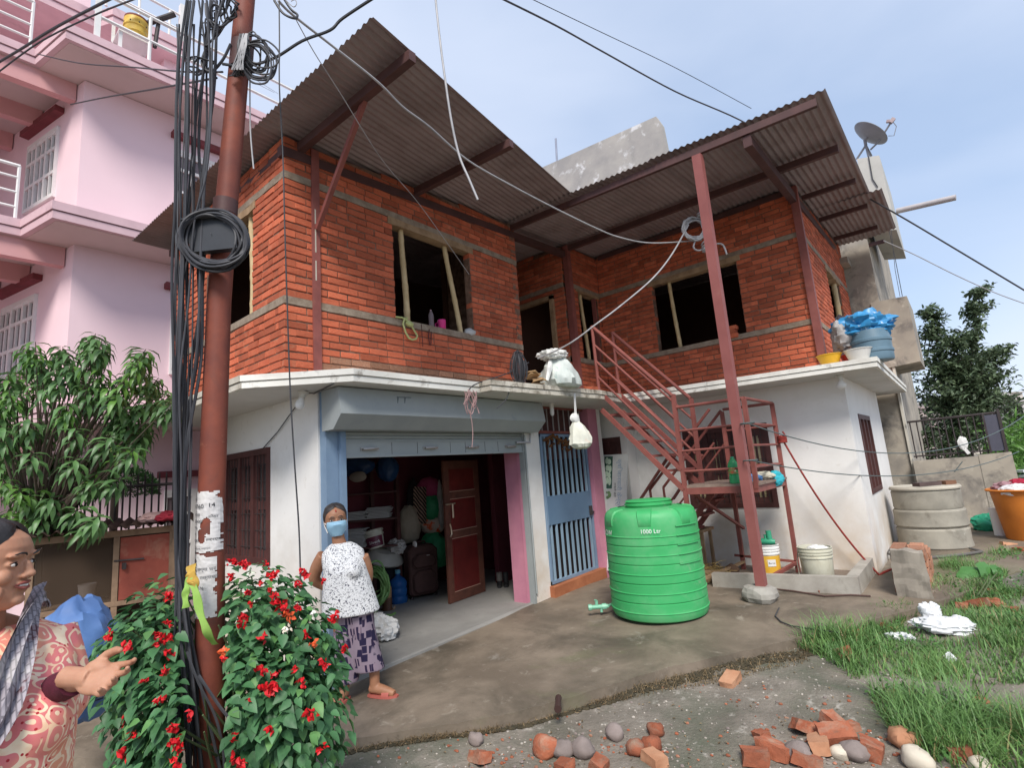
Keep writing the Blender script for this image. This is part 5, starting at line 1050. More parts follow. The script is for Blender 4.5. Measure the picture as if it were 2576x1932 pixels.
# upper canopy over the terrace with its own rail
m = MB(); cs_ = [(-16.5,-4),(-12.9,-4),(-12.9,2.2),(-12.5,2.4),(-12.5,3.9),(-16.5,3.9)]; m.prism(cs_,12.35,12.55); m.prism(inset(cs_,.06),12.33,12.351); m.prism(inset(cs_,.03),12.18,12.331); obj('canopy_slab', m, PINKTRIM, pb_)
m = MB(); m.box((-13.2,3.5,FS[2]+.1),(-12.9,3.8,12.2)); obj('pillar', m, PINK, pb_)
m = MB()
for h in (.35,.75): m.tube([(-12.6,1.6,12.55+h),(-12.6,3.7,12.55+h)],.03,6)
for k in range(4): m.tube([(-12.6,1.7+k*.6,12.55),(-12.6,1.7+k*.6,13.3)],.03,6)
m.box((-12.68,3.7,12.55),(-12.55,3.85,13.6)); obj('roof_railing', m, WHITEP, pb_)
m = MB(); m.prism([(-16.0,-2.5),(-13.6,-2.5),(-13.6,1.6),(-13.6,2.2),(-16,2.2)],12.56,16.5); obj('stair_tower', m, PINK, pb_)
def pwin(axis, c, u0, u1, z0, z1, nb):      # white framed windows; axis 'y': on the -y face, 'x': on the +x face
    def P(u,n,z): return (PC+BD*(-u)+BN*n+Vector((0,0,z))) if axis == 'y' else Vector((c+n,u,z))
    def bx(m,ua,ub,za,zb,na,nb_):
        q = [P(ua,na,0),P(ub,na,0),P(ub,nb_,0),P(ua,nb_,0)]
        if (q[1]-q[0]).cross(q[2]-q[1]).z < 0: q = q[::-1]
        m.hexa([p+Vector((0,0,za)) for p in q],[p+Vector((0,0,zb)) for p in q])
    m = MB(); bx(m,u0,u1,z0,z0+.07,0,.05); bx(m,u0,u1,z1-.07,z1,0,.05)
    w = (u1-u0)/nb
    for i in range(nb+1): bx(m,max(u0,u0+w*i-.035),min(u1,u0+w*i+.035),z0+.07,z1-.07,0,.05)
    fr = obj('window', m, WHITEP, pb_)
    m = MB()
    for i in range(nb):
        bx(m,u0+w*(i+.5)-.018,u0+w*(i+.5)+.018,z0+.07,z1-.07,.006,.042)
        for q in (.36,.70): bx(m,u0+w*i+.035,u0+w*(i+1)-.035,z0+(z1-z0)*q-.03,z0+(z1-z0)*q+.03,.004,.044)
        for s_ in (0,1): bx(m,u0+w*(i+.5*s_)+.02,u0+w*(i+.5*s_+.5)-.02,z1-.13,z1-.07,.004,.04)
    obj('sash', m, WHITEP, fr)
    m = MB(); bx(m,u0+.02,u1-.02,z0+.02,z1-.02,.0005,.003); obj('pane', m, PM('pink_window_glass',(.20,.16,.17),(.13,.1,.11),sc=1,rough=.2,bump=0) if 'pink_window_glass' not in bpy.data.materials else bpy.data.materials['pink_window_glass'], fr)
    m = MB(); bx(m,u0-.12,u1+.12,z1+.22,z1+.33,0,.14); obj('sunshade', m, MAROONTRIM, pb_)
def yx(px,py):      # distance along the slanted face, negative to the left
    d = ray(px,py); t = (PC-EYE).dot(BN)/d.dot(BN); return -((EYE+d*t-PC).dot(BD))
for (q0,q1,zf) in (((72,430),(150,340),FS[1]),((3,860),(96,745),FS[0])):
    u0, u1 = yx(*q0), yx(*q1); pwin('y',0,u0,u1,zf+.85,zf+2.25,3)
for zf,pxl in ((FS[1],(460,390)),(FS[0],(445,760))):
    u = RX(*pxl,-10.9).y; pwin('x',-10.9,u-.1,u+1.5,zf+.75,zf+2.15,3)
pwin('x',-10.9,RX(415,1185,-10.9).y,RX(415,1185,-10.9).y+1.4,.6,2.05,3)
m = MB()
for c in ((-12.0,.6,FS[2]-.29),(-12.9,.9,FS[2]-.29),(-12.0,-.6,FS[2]-.29)): m.lathe([(.16,0),(.14,-.03),(0,-.035)],20,c)
obj('ceiling_rose', m, PINKCEIL, pb_)
# yellow tub on a white chair, pipe
yc = RX(342,76,-10.35); DS = .58; t = thing('yellow_drum', tuple(yc), 'yellow drum with a dark rim on the pink terrace', 'drum')
m = MB(); m.lathe([(x*DS,y*DS) for x,y in [(0,-.35),(.24,-.35),(.26,-.2),(.30,-.18),(.31,.0),(.34,.02),(.33,.28),(.30,.30)]],24,yc); obj('drum_body', m, PM('drum_yellow',(.72,.50,.10),(.6,.38,.06),sc=7,rough=.5,bump=.1), t, smooth=40)
m = MB(); m.lathe([(x*DS,y*DS) for x,y in [(.305,.29),(.32,.30),(.32,.36),(0,.38)]],24,yc); obj('drum_lid', m, plain('rust_rim',(.22,.07,.04),.7), t, smooth=40)
m = MB()
for k in range(9):
    a_ = 2*pi*k/9; m.ell((yc.x+.195*cos(a_),yc.y+.195*sin(a_),yc.z+.05),(.012,.012,.018),6,4)
obj('drum_holes', m, IRON, t)
cc = RX(332,118,-10.35); t = thing('white_chair', (cc.x,cc.y,FS[2]), 'white plastic garden chair on the pink terrace under the yellow drum', 'chair')
m = MB(); m.box((cc.x-.22,cc.y-.25,FS[2]+.42),(cc.x+.22,cc.y+.25,FS[2]+.46)); obj('seat', m, WHITEP, t)
for sx in (-1,1):
    for sy in (-1,1): m = MB(); m.box((cc.x+sx*.2-.025,cc.y+sy*.22-.025,FS[2]),(cc.x+sx*.2+.025,cc.y+sy*.22+.025,FS[2]+.42)); obj('leg', m, WHITEP, t)
for k in range(5): m = MB(); y = cc.y-.24+.12*k; m.box((cc.x-.24,y-.025,FS[2]+.46),(cc.x-.21,y+.025,FS[2]+.92-.02*abs(k-2)**2)); obj('back_slat', m, WHITEP, t)
m = MB(); m.tube([RX(365,60,-10.3),RX(440,34,-10.0)],.05,8); m.tube([RX(400,48,-10.15),RX(389,118,-10.1)],.035,8); tag(obj('propped_pipe', m, IRON), 'dark pipe propped beside the yellow drum on the terrace', 'pipe')
# ================================================================ BUILDING BEHIND (right) with roof parapet, dish and pipe
cb = thing('concrete_building', (-2,13,0), 'bare grey concrete building rising behind the brick house', 'building')
m = MB(); m.box((-9.5,12.45,-.3),(-.86,18,7.2)); obj('wall', m, WEATHER, cb)
m = MB(); p0 = RY(2156,400,12.42); p1 = RY(2212,391,12.42); p2 = RY(2250,553,12.42); m.hexa([(p0.x,12.40,6.1),(p2.x+.0,12.40,6.0),(p2.x,14.6,6.0),(p0.x,14.6,6.1)],[(p0.x,12.40,p0.z),(p1.x,12.40,p1.z),(p1.x,14.6,p1.z),(p0.x,14.6,p0.z)]); obj('roof_parapet', m, PM('pale_plaster',(.52,.51,.47),(.42,.41,.38),sc=1.5,rough=.95,bump=.3,bsc=25,stain=(2,(.3,.29,.27),.58,.8)), cb)
q0,q1,q2,q3 = [RY(*C3(x,y,1876,700),12.38) for x,y in ((1040,185),(1280,140),(1390,660),(1260,695))]
m = MB(); m.hexa([(-1.0,12.37,q3.z),(q2.x,12.37,q2.z),(q2.x,13.9,q2.z),(-1.0,13.9,q3.z)],[(-1.0,12.37,q0.z),(q1.x,12.37,q1.z),(q1.x,13.9,q1.z),(-1.0,13.9,q0.z)]); obj('balcony_wall', m, WEATHER, cb)
m = MB(); m.box((-.862,12.40,-.3),(-.82,12.6,3.35)); obj('wall_edge', m, plain('pale_edge',(.6,.56,.48),.9), cb)
m = MB(); a = RY(2255,531,12.6); b = RY(2405,496,12.5); m.tube([a,b],.055,10); obj('pipe', m, plain('grey_pipe',(.45,.42,.42),.5), cb, smooth=True)
m = MB(); a0_,a1_,a2_ = RY(1376,412,13.2),RY(1650,292,13.2),RY(1673,368,13.2); a3_ = RY(1400,470,13.2)
V = [a0_,a1_,RY(1662,310,13.2),a2_,Vector((a2_.x,13.2,8)),Vector((a0_.x-.5,13.2,8))]
V = [Vector((a0_.x-.6,13.2,a0_.z-.0)),a1_,RY(1664,312,13.2),RY(1680,390,13.2),Vector((a2_.x+.2,13.2,7.0)),Vector((a0_.x-.6,13.2,7.0))]
m.add(V+[v+Vector((0,.18,0)) for v in V],[(5,4,3,2,1,0),(6,7,8,9,10,11)]+[(i,(i+1)%6,6+(i+1)%6,6+i) for i in range(6)]); obj('parapet', m, PARAPET, cb)
m = MB(); a = RY(1401,430,13.4); m.tube([a-Vector((0,0,.5)),RY(1398,348,13.4)],.035,8); obj('vent_pipe', m, plain('vent_pipe',(.30,.33,.42),.5), cb)
m = MB(); m.box((-1.4,12.0,5.5),(-1.2,12.44,5.62)); obj('tie_beam', m, WEATHER, cb)
# satellite dish
dc = RY(2190,335,12.9); t = thing('satellite_dish', tuple(RY(2178,400,12.9)), 'grey satellite dish on the parapet behind the roof', 'satellite dish')
DISHM = plain('dish_grey',(.22,.22,.24),.5); dax = Vector((.62,.15,.62)).normalized()
m = MB(); pr_ = [(.0,-.10),(.15,-.085),(.28,-.045),(.36,0),(.36,.008),(.28,-.035),(.15,-.075),(0,-.09)]; m.lathe(pr_,30,dc,dax,1.0); obj('dish', m, DISHM, t, smooth=True)
arm = RY(2244,303,12.85)
m = MB(); m.tube([dc-dax*.08-Vector((0,0,.3)),dc-Vector((0,0,.25))+Vector((.1,0,0)),arm],.018,6); m.tube([arm,arm+Vector((.05,0,-.15)),arm+Vector((-.02,0,-.33)),dc+Vector((.28,0,-.2))],.008,5); obj('feed_arm', m, DISHM, t)
m = MB(); m.bar(arm-dax*.05,arm+dax*.05,.07,.07); m.bar(arm+Vector((-.09,0,.03)),arm+Vector((.0,0,-.01)),.06,.05); obj('receiver', m, plain('receiver_pink',(.4,.3,.3),.5), t)
mb_ = RY(2178,365,12.9); m = MB(); m.tube([dc-dax*.09,mb_+Vector((0,0,.12)),mb_],.03,7)
for p in ((2155,400),(2192,392),(2185,393)): m.tube([mb_,RY(*p,12.9 if p[0] != 2192 else 13.1)],.022,6)
obj('tripod', m, DISHM, t)
m = MB(); m.tube([RY(2185,393,12.39),RY(2195,450,12.385),RY(2208,470,12.385)],.012,4); m.tube([RY(2232,560,12.3),RY(2250,640,12.3),RY(2270,745,12.3)],.008,4); m.tube([RY(2240,560,12.3),RY(2252,680,12.3),RY(2264,745,12.3)],.006,4); tag(obj('dish_cable', m, CABLE), 'thin cables dangling from the concrete parapet below the dish', 'cable')
# ================================================================ BOUNDARY WALL AND FENCE (right)
bw_ = thing('boundary_wall', (0,12.3,.3), 'stained grey boundary wall behind the ring tank', 'wall')
m = MB(); m.hexa([(-.82,12.25,-.2),(.10,12.25,-.2),(.10,12.45,-.2),(-.82,12.45,-.2)],[(-.82,12.25,1.56),(.10,12.25,1.58),(.10,12.45,1.58),(-.82,12.45,1.56)]); m.hexa([(.103,12.24,-.2),(.56,12.24,-.2),(.56,12.46,-.2),(.103,12.46,-.2)],[(.103,12.24,1.60),(.53,12.24,1.62),(.53,12.46,1.62),(.103,12.46,1.60)]); obj('wall_block', m, WEATHER, bw_)
fc = thing('railing_fence', (0,12.35,1.6), 'thin iron railing fence on top of the boundary wall', 'fence')
m = MB(); m.tube([(-.8,12.35,2.28),(.47,12.35,2.30)],.02,6); m.tube([(-.8,12.35,1.64),(.47,12.35,1.67)],.014,6); obj('fence_rail', m, IRON, fc)
for k in range(13): m = MB(); x = -.76+.1*k; m.tube([(x,12.35,1.6),(x,12.35,2.29)],.011,5); obj('fence_bar', m, IRON, fc)
gp_ = thing('sheet_gate', (.4,12.35,1.6), 'dark blue grey sheet panel at the end of the fence', 'gate panel'); m = MB(); m.box((.28,12.33,1.65),(.47,12.345,2.27)); obj('panel', m, plain('panel_dark',(.09,.09,.12),.5), gp_)
m = MB(); m.box((.26,12.31,1.62),(.29,12.36,2.3)); m.box((.46,12.31,1.62),(.50,12.36,2.36)); obj('panel_post', m, IRON, gp_)
m = MB(); crumple(m,RY(2422,1116,12.28),(.06,.02,.10),101); m.bar(RY(2428,1130,12.27),RY(2438,1142,12.27),.05,.05); tag(obj('white_cloth', m, WHITEP, smooth=True), 'white cloth hung over the boundary fence', 'cloth')
wt = RG(2570,1190); wt = RV(2572,1185,13); m = MB(); m.bar(wt-RH*.12,wt+RH*.3,.3,.06); m.bar(wt-RH*.12-Vector((0,0,.12)),wt+RH*.3-Vector((0,0,.12)),.3,.06); tag(obj('white_boards', m, plain('pale_boards',(.6,.66,.68),.5)), 'pale boards lying in the green field at the right edge', 'boards')
# ================================================================ FAR TOWN
fd = [(2290,1030,60,7,4,(.45,.36,.34)),(2318,1052,75,8,5,(.62,.57,.5)),(2350,1035,110,16,10,(.62,.56,.48)),(2385,1040,90,10,7,(.55,.5,.46)),(2418,1060,70,6,4,(.58,.52,.45)),(2520,990,120,14,15,(.6,.55,.5)),(2548,1040,90,9,9,(.63,.6,.56)),(2572,1010,100,12,14,(.55,.52,.5)),(2600,1050,80,10,8,(.5,.47,.44))]
for i,(px,py,ds,w,hh,col) in enumerate(fd):
    p = RV(px,py,ds); lb = ['small brownish far house at the left of the far town','pale far house behind the fence','tall cream far block left of the tree','grey cream far block behind the tree','small tan far house behind the tree trunk','tall pale far tower right of the tree','whitish far house right of the tree','tall grey far tower at the right edge','low grey far house at the right edge'][i]
    t = thing('far_building', (p.x,p.y,0), lb, 'building', 'buildings of the far town'); m = MB(); X = RH*.95+FH*.3; Yn = FH*.95-RH*.3
    def bb(m,a0,a1,b0,b1,z0,z1): P = [Vector((p.x,p.y,0))+X*a+Yn*b for a,b in ((a0,b0),(a1,b0),(a1,b1),(a0,b1))]; m.hexa([q+Vector((0,0,z0)) for q in P],[q+Vector((0,0,z1)) for q in P])
    bb(m,-w/2,w/2,0,w*.8,-3,p.z); obj('wall', m, plain('town_%d' % i,col,.9), t)
    m = MB(); bb(m,-w/2-.3,w/2+.3,-.3,w*.8,p.z,p.z+.25); bb(m,-w*.2,w*.1,w*.2,w*.5,p.z+.25,p.z+2.2); obj('roof', m, plain('town_roof_%d' % i,tuple(c*.8 for c in col),.9), t)
    nf = max(1,int(p.z/3))
    for f in range(nf):
        for k in range(max(2,int(w/3))):
            u = -w/2+w*(k+.5)/max(2,int(w/3)); m = MB(); bb(m,u-.6,u+.6,-.05,.02,p.z-2.3-3*f,p.z-.9-3*f); obj('window', m, DARK, t)
# ================================================================ TREES AND PLANTS
def leaf_quad(m, c, d, nrm, L_, w, fold=.25, tip=.3, shape='ovate'):
    d = d.normalized(); s_ = d.cross(nrm)
    if s_.length < 1e-4: s_ = d.orthogonal()
    s_.normalize(); n2 = s_.cross(d)
    if shape == 'ovate': st_ = ((.0,.05,0),(.12,.75,-.01),(.34,1,0),(.68,.6,-.03),(1,0,-.10))
    else: st_ = ((0,.12,0),(.3,.9,.03),(.6,.9,.0),(1,0,-tip))
    V = []; F = []
    for t,wd,dz in st_[:-1]:
        b = c+d*(L_*t)+n2*(L_*dz); V += [b-s_*(w*wd/2)+n2*(w*wd*fold*.5), b, b+s_*(w*wd/2)+n2*(w*wd*fold*.5)]
    V.append(c+d*L_+n2*(L_*st_[-1][2])); k = len(st_)-1
    for i in range(k-1): F += [(3*i,3*i+1,3*i+4,3*i+3),(3*i+1,3*i+2,3*i+5,3*i+4)]
    F += [(3*k-3,3*k-2,3*k),(3*k-2,3*k-1,3*k)]
    m.add(V,F)
def leaf_mesh(name, shape, mat, fold=.3, tip=.35): m = MB(); leaf_quad(m,Vector((0,0,0)),Vector((1,0,0)),Vector((0,0,1)),1,1 if shape == 'ovate' else 1,fold,tip,shape); return m.mesh(name,mat,True)
def leaves_to_parts(leaves, par, mat, shape, wl, fold, tip, nmax=300):
    # the leaves that show largest become parts of their own, the rest are one part
    def ap(l): v = l[0]-EYE; return l[3]/max(.3,v.dot(FW))*(1.3 if l[4] else 1)
    leaves.sort(key=lambda l: -ap(l)); me = {}
    rest_ = MB()
    for i,(c,d,nrm,L_,vis,mi) in enumerate(leaves):
        if i < nmax:
            mm_ = mat[mi]
            if mi not in me:
                q = MB(); leaf_quad(q,Vector((0,0,0)),Vector((1,0,0)),Vector((0,0,1)),1,wl,fold,tip,shape); me[mi] = q.mesh('leaf',mm_,True)
            d = d.normalized(); s_ = d.cross(nrm); s_ = s_.normalized() if s_.length > 1e-4 else d.orthogonal().normalized(); n2 = s_.cross(d)
            o = bpy.data.objects.new('leaf', me[mi]); link(o, par); s_ = -s_
            o.matrix_basis = Matrix(((d.x*L_,s_.x*L_,n2.x*L_,c.x),(d.y*L_,s_.y*L_,n2.y*L_,c.y),(d.z*L_,s_.z*L_,n2.z*L_,c.z),(0,0,0,1)))
        else:
            rest_.mi = mi; leaf_quad(rest_,c,d,nrm,L_,L_*wl,fold,tip,shape)
    if rest_.v: obj('foliage', rest_, mat, par, smooth=True, kind='stuff')
def rnd_dir():
    while True:
        v = Vector((R.uniform(-1,1),R.uniform(-1,1),R.uniform(-1,1)))
        if .1 < v.length < 1: return v.normalized()
# flowering bush round the pole
BL = [leafmat('bush_leaf',(.085,.215,.085),(.055,.15,.06),.3,.5),leafmat('bush_leaf_light',(.15,.33,.10),(.11,.25,.08),.25,.5)]
bush = thing('flowering_bush', (-3.05,1.35,.0), 'dense green bush with scarlet flowers round the foot of the pole', 'bush')
blobs = [((690,1660,2.95),(.40,.36,.48)),((640,1530,2.95),(.33,.30,.30)),((380,1680,2.85),(.26,.3,.50)),((330,1600,2.95),(.20,.22,.22)),((760,1800,2.75),(.28,.28,.4)),((560,1850,2.7),(.42,.3,.5)),((800,1620,3.0),(.17,.2,.28)),((450,1560,3.0),(.22,.2,.25)),((440,1850,2.7),(.26,.25,.40))]
blobs = [(RV(555+(b[0][0]-555)*.86,1932+(b[0][1]-1932)*.93,b[0][2]),tuple(q*.90 for q in b[1])) for b in blobs]
lv = []
def inb(p, skip): 
    for j,(c,r_) in enumerate(blobs):
        if j == skip: continue
        q = p-c; qx = q.dot(RH)/r_[0]; qy = q.dot(FH)/r_[1]; qz = q.z/r_[2]
        if qx*qx+qy*qy+qz*qz < .40: return True
    return False
while len(lv) < 4200:
    j = R.choices(range(len(blobs)),[b[1][0]*b[1][2] for b in blobs])[0]; c,r_ = blobs[j]; u = rnd_dir(); k = R.uniform(.45,1.1)
    if R.random() < .6 and u.dot(FH) > .35: continue
    p = c+RH*(u.dot(RH)*r_[0]*k)+FH*(u.dot(FH)*r_[1]*k)+Vector((0,0,u.z*r_[2]*k))
    if inb(p,j) or p.z < ghgt(p.x,p.y): continue
    ow = (RH*u.dot(RH)+FH*u.dot(FH)+Vector((0,0,u.z))).normalized()
    nrm = (ow*.75+Vector((0,0,.7))+rnd_dir()*.45).normalized(); d = (ow*.5+Vector((0,0,-.75))+rnd_dir()*.55); d = (d-nrm*d.dot(nrm)*.85)
    vv = p-EYE; zc = vv.dot(FW); ppx = 1288+FPX*vv.dot(RT)/zc; ppy = 966-FPX*vv.dot(UP)/zc
    if 455 < ppx < 578 and vv.dot(FH) < 3.0 and ppy > 1250: continue
    lv.append((p,d,nrm,R.uniform(.045,.085)*(.8 if u.z > .6 else 1),u.dot(FH) < .1,1 if R.random() < .14 else 0))
leaves_to_parts(lv, bush, BL, 'ovate', .70, .35, .2)
STEM = plain('green_stem',(.09,.12,.05),.8); m = MB()
for i in range(46):
    c,r_ = blobs[i % len(blobs)]; u = rnd_dir(); e_ = c+Vector((u.x*r_[0],u.y*r_[1],abs(u.z)*r_[2]))*.8; b_ = Vector((-3.05+R.uniform(-.25,.25),1.42+R.uniform(-.2,.2),.0)); m.tube([b_,b_.lerp(e_,.5)+Vector((0,0,.12)),e_],[.011,.008,.004],5)
obj('stems', m, STEM, bush)
RED = [PM('scarlet_petal',(.62,.012,.018),(.45,.006,.012),sc=30,rough=.5,bump=0,rnd=.2),PM('orange_petal',(.70,.12,.03),(.6,.08,.03),sc=30,rough=.5,bump=0,rnd=.2)]
fl_ = [(x*.45208,1300+y*.45208) for x,y in [(1290,255),(1358,262),(1480,270),(1285,335),(1517,325),(1455,370),(1380,425),(1505,410),(1530,450),(1545,480),(1575,515),(1655,370),(1690,310),(1797,355),(1655,505),(1350,545),(1352,595),(1462,675),(1700,660),(1870,555),(1250,760),(1450,850),(1530,875),(1490,950),(1385,1035),(1680,920),(1720,1100),(1510,1180),(1300,1225),(1330,1360),(1805,815),(1920,725),(1790,1290),(1632,855),(938,440),(940,590),(880,660),(915,690),(610,660),(715,715),(940,755),(920,860),(800,910),(890,1015),(965,1170),(690,1135),(740,1215),(700,1310),(980,1255),(1000,1290),(1065,1095),(975,1380),(1740,710),(1400,485),(1610,545),(1245,790)]]
for i,(px,py) in enumerate(fl_):
    best = None
    for c,r_ in blobs:      # front of the bush along this sight line
        d = ray(px,py); d = d/d.dot(FH); o_ = EYE-c; A_=B_=C_=0
        for ax_,rr in ((RH,r_[0]),(FH,r_[1]),(Vector((0,0,1)),r_[2])):
            dd = d.dot(ax_)/rr; oo = o_.dot(ax_)/rr; A_ += dd*dd; B_ += 2*dd*oo; C_ += oo*oo
        D_ = B_*B_-4*A_*(C_-1.05)
        if D_ > 0:
            t = (-B_-sqrt(D_))/(2*A_); best = t if best is None else min(best,t)
    p = RV(px,py,(best or 2.85)-.02); m = MB(); n_ = R.randint(7,15); sz = R.uniform(.009,.0145)*(1.5 if i in (8,9,10,15,19,23,26,47,48,29) else 1.0)
    axd = (Vector((0,0,1))*R.uniform(-.6,1)+RH*R.uniform(-.6,.6)-FH*.3).normalized()
    for k in range(n_):
        c = p+axd*(sz*2.6*(k/n_-.5))+rnd_dir()*sz*.95; u = rnd_dir(); leaf_quad(m,c,(u+Vector((0,0,-.3))-FH*.3),rnd_dir(),sz*1.9,sz*1.5,.4,.3,'ovate'); 
        if k % 2: m.ell(c,(sz*.42,sz*.42,sz*.55),6,4)
    obj('flower', m, RED[1] if i in (20,52,54) else RED[0], bush, smooth=True)
for (px,py,cl) in ((1600,620,(.85,.75,.6)),(1395,310,(.7,.75,.6)),(1745,545,(.8,.8,.7))):
    p = RV(px*.45208,1300+py*.45208,2.62); m = MB()
    for k in range(7): leaf_quad(m,p+rnd_dir()*.012,rnd_dir(),rnd_dir(),.022,.012)
    obj('pale_flower', m, plain('pale_flower_%d' % px,cl,.6,bump=0), bush)
# fruit tree at the left
TL = [leafmat('tree_leaf',(.115,.225,.075),(.075,.16,.055),.3,.40),leafmat('tree_leaf_young',(.13,.27,.05),(.09,.2,.04),.25,.4)]
tr_ = thing('fruit_tree', (-8.0,1.2,0), 'leafy fruit tree with long drooping leaves in front of the pink wall', 'tree')
tips = []; base = Vector((-8.15,1.15,-.05)); m = MB(); fork = base+Vector((.05,0,1.5)); m.tube([base,base+Vector((.05,.02,.8)),fork],[.08,.07,.06],8)
tgts = [(40,985),(20,1100),(95,960),(60,1050),(140,940),(100,900),(160,1010),(180,905),(130,1060),(215,960),(250,880),(240,1000),(200,1080),(255,935),(285,960),(300,1000),(330,940),(365,905),(385,960),(400,1000),(340,1010),(370,1060),(375,1085),(300,1075),(280,1110),(240,1130),(320,1130),(200,1160),(150,1130),(90,1140),(40,1170),(10,1220),(60,1230),(120,1210),(180,1220),(235,1200),(290,1190),(20,1290),(70,1300),(110,1285),(165,1310),(200,1290),(235,1310),(140,1260),(5,950),(-20,1010),(-30,1150),(0,1060),(450,1000),(425,990),(355,880),(265,860),(235,850),(310,1050),(80,870),(45,925),(160,880)]
for (px,py) in tgts:
    for k in range(3):
        ds = R.uniform(5.3,6.7); e_ = RV(px+R.uniform(-18,18),py+R.uniform(-14,14),ds); mid_ = fork.lerp(e_,.5)+Vector((R.uniform(-.1,.1),R.uniform(-.1,.1),R.uniform(.0,.25))); st0 = fork if k == 0 else mid_.lerp(fork,.2)
        m.tube([st0,mid_,e_],[.03 if k == 0 else .012,.016 if k == 0 else .009,.004],5); tips.append((e_,(e_-mid_).normalized(),R.random() < .2))
obj('trunk', m, plain('bark',(.12,.09,.07),.95,bump=.4), tr_)
lv = []
for e_,dr,yg in tips:
    n_ = R.randint(14,20); ax_ = (dr+Vector((0,0,.5))).normalized(); a0 = R.uniform(0,6)
    for k in range(n_):
        a_ = a0+k*2.4; sd = ax_.orthogonal().normalized(); s2 = ax_.cross(sd); rad = (sd*cos(a_)+s2*sin(a_)); up_ = 1-k/n_*1.5
        d = rad+ax_*.35*up_+Vector((0,0,-.45-.3*R.random())); nrm = (ax_*.7+Vector((0,0,.8))-rad*.2); c = e_-ax_*(k/n_*.22)+rad*.012
        lv.append((c,d,nrm,R.uniform(.14,.21)*(.8 if yg else 1),True,1 if (yg or R.random() < .05) else 0))
leaves_to_parts(lv, tr_, TL, 'lance', .30, .35, .35)
# round clipped bush behind the iron fence
rb_ = RV(290,1235,7.6); t = thing('round_bush', (rb_.x,rb_.y,0), 'round dark green bush behind the iron fence', 'bush'); m = MB(); LM2 = leafmat('clipped_leaf',(.04,.12,.03),(.025,.08,.02),.35)
for i in range(2600):
    u = rnd_dir(); u.z = abs(u.z)*1.0-.25; p = rb_+Vector((u.x*.50,u.y*.5,u.z*.42+.02))*R.uniform(.85,1.08); leaf_quad(m,p,u+rnd_dir()*.7,rnd_dir(),.05,.022,.3,.2,'lance')
obj('foliage', m, LM2, t, smooth=True); m = MB(); m.tube([(rb_.x,rb_.y,-.1),(rb_.x,rb_.y,rb_.z)],.05,7); obj('trunk', m, bpy.data.materials['bark'], t)
# trees at the right
RTL = leafmat('dark_tree_leaf',(.12,.165,.085),(.075,.11,.06),.45); RT2 = leafmat('tree_leaf_grey',(.07,.085,.055),(.045,.06,.04),.4)
def branchy_tree(name, base, crowns, label, mat, n, lf, seed, group=None):
    r_ = random.Random(seed); t = thing(name, tuple(base), label, 'tree', group); mt = MB(); ml = MB(); 
    for (px,py,ds,sp_,ln) in crowns:
        top = RV(px,py,ds); b0 = Vector(base)+Vector((0,0,.2)); kk = b0.lerp(top,.45); kk.x = kk.x*.5+base[0]*.5; mt.tube([Vector(base),kk,top],[.07,.04,.006],6)
        for i in range(n):
            f = r_.random()**.8; p0 = (kk.lerp(top,(f-.35)/.65) if f > .35 else Vector(base).lerp(kk,f/.35)); a_ = r_.uniform(0,2*pi); rad = sp_*(1.22-f)*r_.uniform(.3,1.0); tipp = p0+Vector((cos(a_)*rad,sin(a_)*rad,rad*r_.uniform(.15,.8)))
            if f < .25: continue
            mt.tube([p0,p0.lerp(tipp,.5)+Vector((0,0,.04)),tipp],[.012,.008,.003],3,False)
            for k in range(lf):
                q = p0.lerp(tipp,r_.uniform(.25,1.05))+Vector((r_.gauss(0,.05),r_.gauss(0,.05),r_.gauss(0,.05))); u = Vector((r_.uniform(-1,1),r_.uniform(-1,1),r_.uniform(-.6,1))); leaf_quad(ml,q,u,Vector((r_.uniform(-1,1),r_.uniform(-1,1),1)),ln*r_.uniform(.7,1.3),ln*.42,.3,.2,'lance')
    obj('crown', ml, mat, t, smooth=True); obj('trunk', mt, bpy.data.materials['bark'], t)
q = RV(2440,1240,16.5); branchy_tree('garden_tree',(q.x,q.y,-.2),[(2466,735,16.5,1.6,.17),(2335,770,16.5,1.3,.16),(2420,850,16.2,2.2,.17),(2520,880,16.5,1.9,.17),(2450,950,16.2,2.4,.17),(2385,920,16.2,1.8,.17)],'tall dark bushy tree with two pointed tops beyond the fence',RTL,115,24,3)
q = RV(2540,1190,20); branchy_tree('grey_tree',(q.x,q.y,-.2),[(2545,1010,20,1.2,.16),(2575,1040,20,1.2,.16),(2500,1060,19,1.0,.16)],'greyish shrubby tree right of the tall dark tree',RT2,70,12,5)
q = RV(2278,1090,18); branchy_tree('small_tree',(q.x,q.y,-.2),[(2276,970,18,.6,.14),(2288,1000,18,.6,.14)],'small dark tree at the corner of the concrete building',RTL,60,12,6)
q = RV(2345,1140,13.6); branchy_tree('fence_shrub',(q.x,q.y,.2),[(2330,1090,13.6,.45,.10),(2400,1080,13.6,.5,.10),(2470,1100,13.8,.45,.10)],'leafy shrub growing just behind the boundary fence',leafmat('shrub_leaf',(.06,.10,.04),(.04,.065,.03),.4),70,12,7)
m = MB(); FG = leafmat('field_leaf',(.13,.27,.05),(.09,.2,.04),.3)
for i in range(2600):
    px = R.uniform(2490,2640); ds = R.uniform(13.0,17); p = RV(px,1150,ds); p.z = ghgt(p.x,p.y)+R.uniform(.1,2.0)*R.uniform(.4,1)*(1 if ds > 13.4 else .4); leaf_quad(m,p,rnd_dir()+Vector((0,0,.5)),rnd_dir(),R.uniform(.15,.38),.05,.3,.4,'lance')
tag(obj('field_plants', m, FG, smooth=True), kind='stuff')
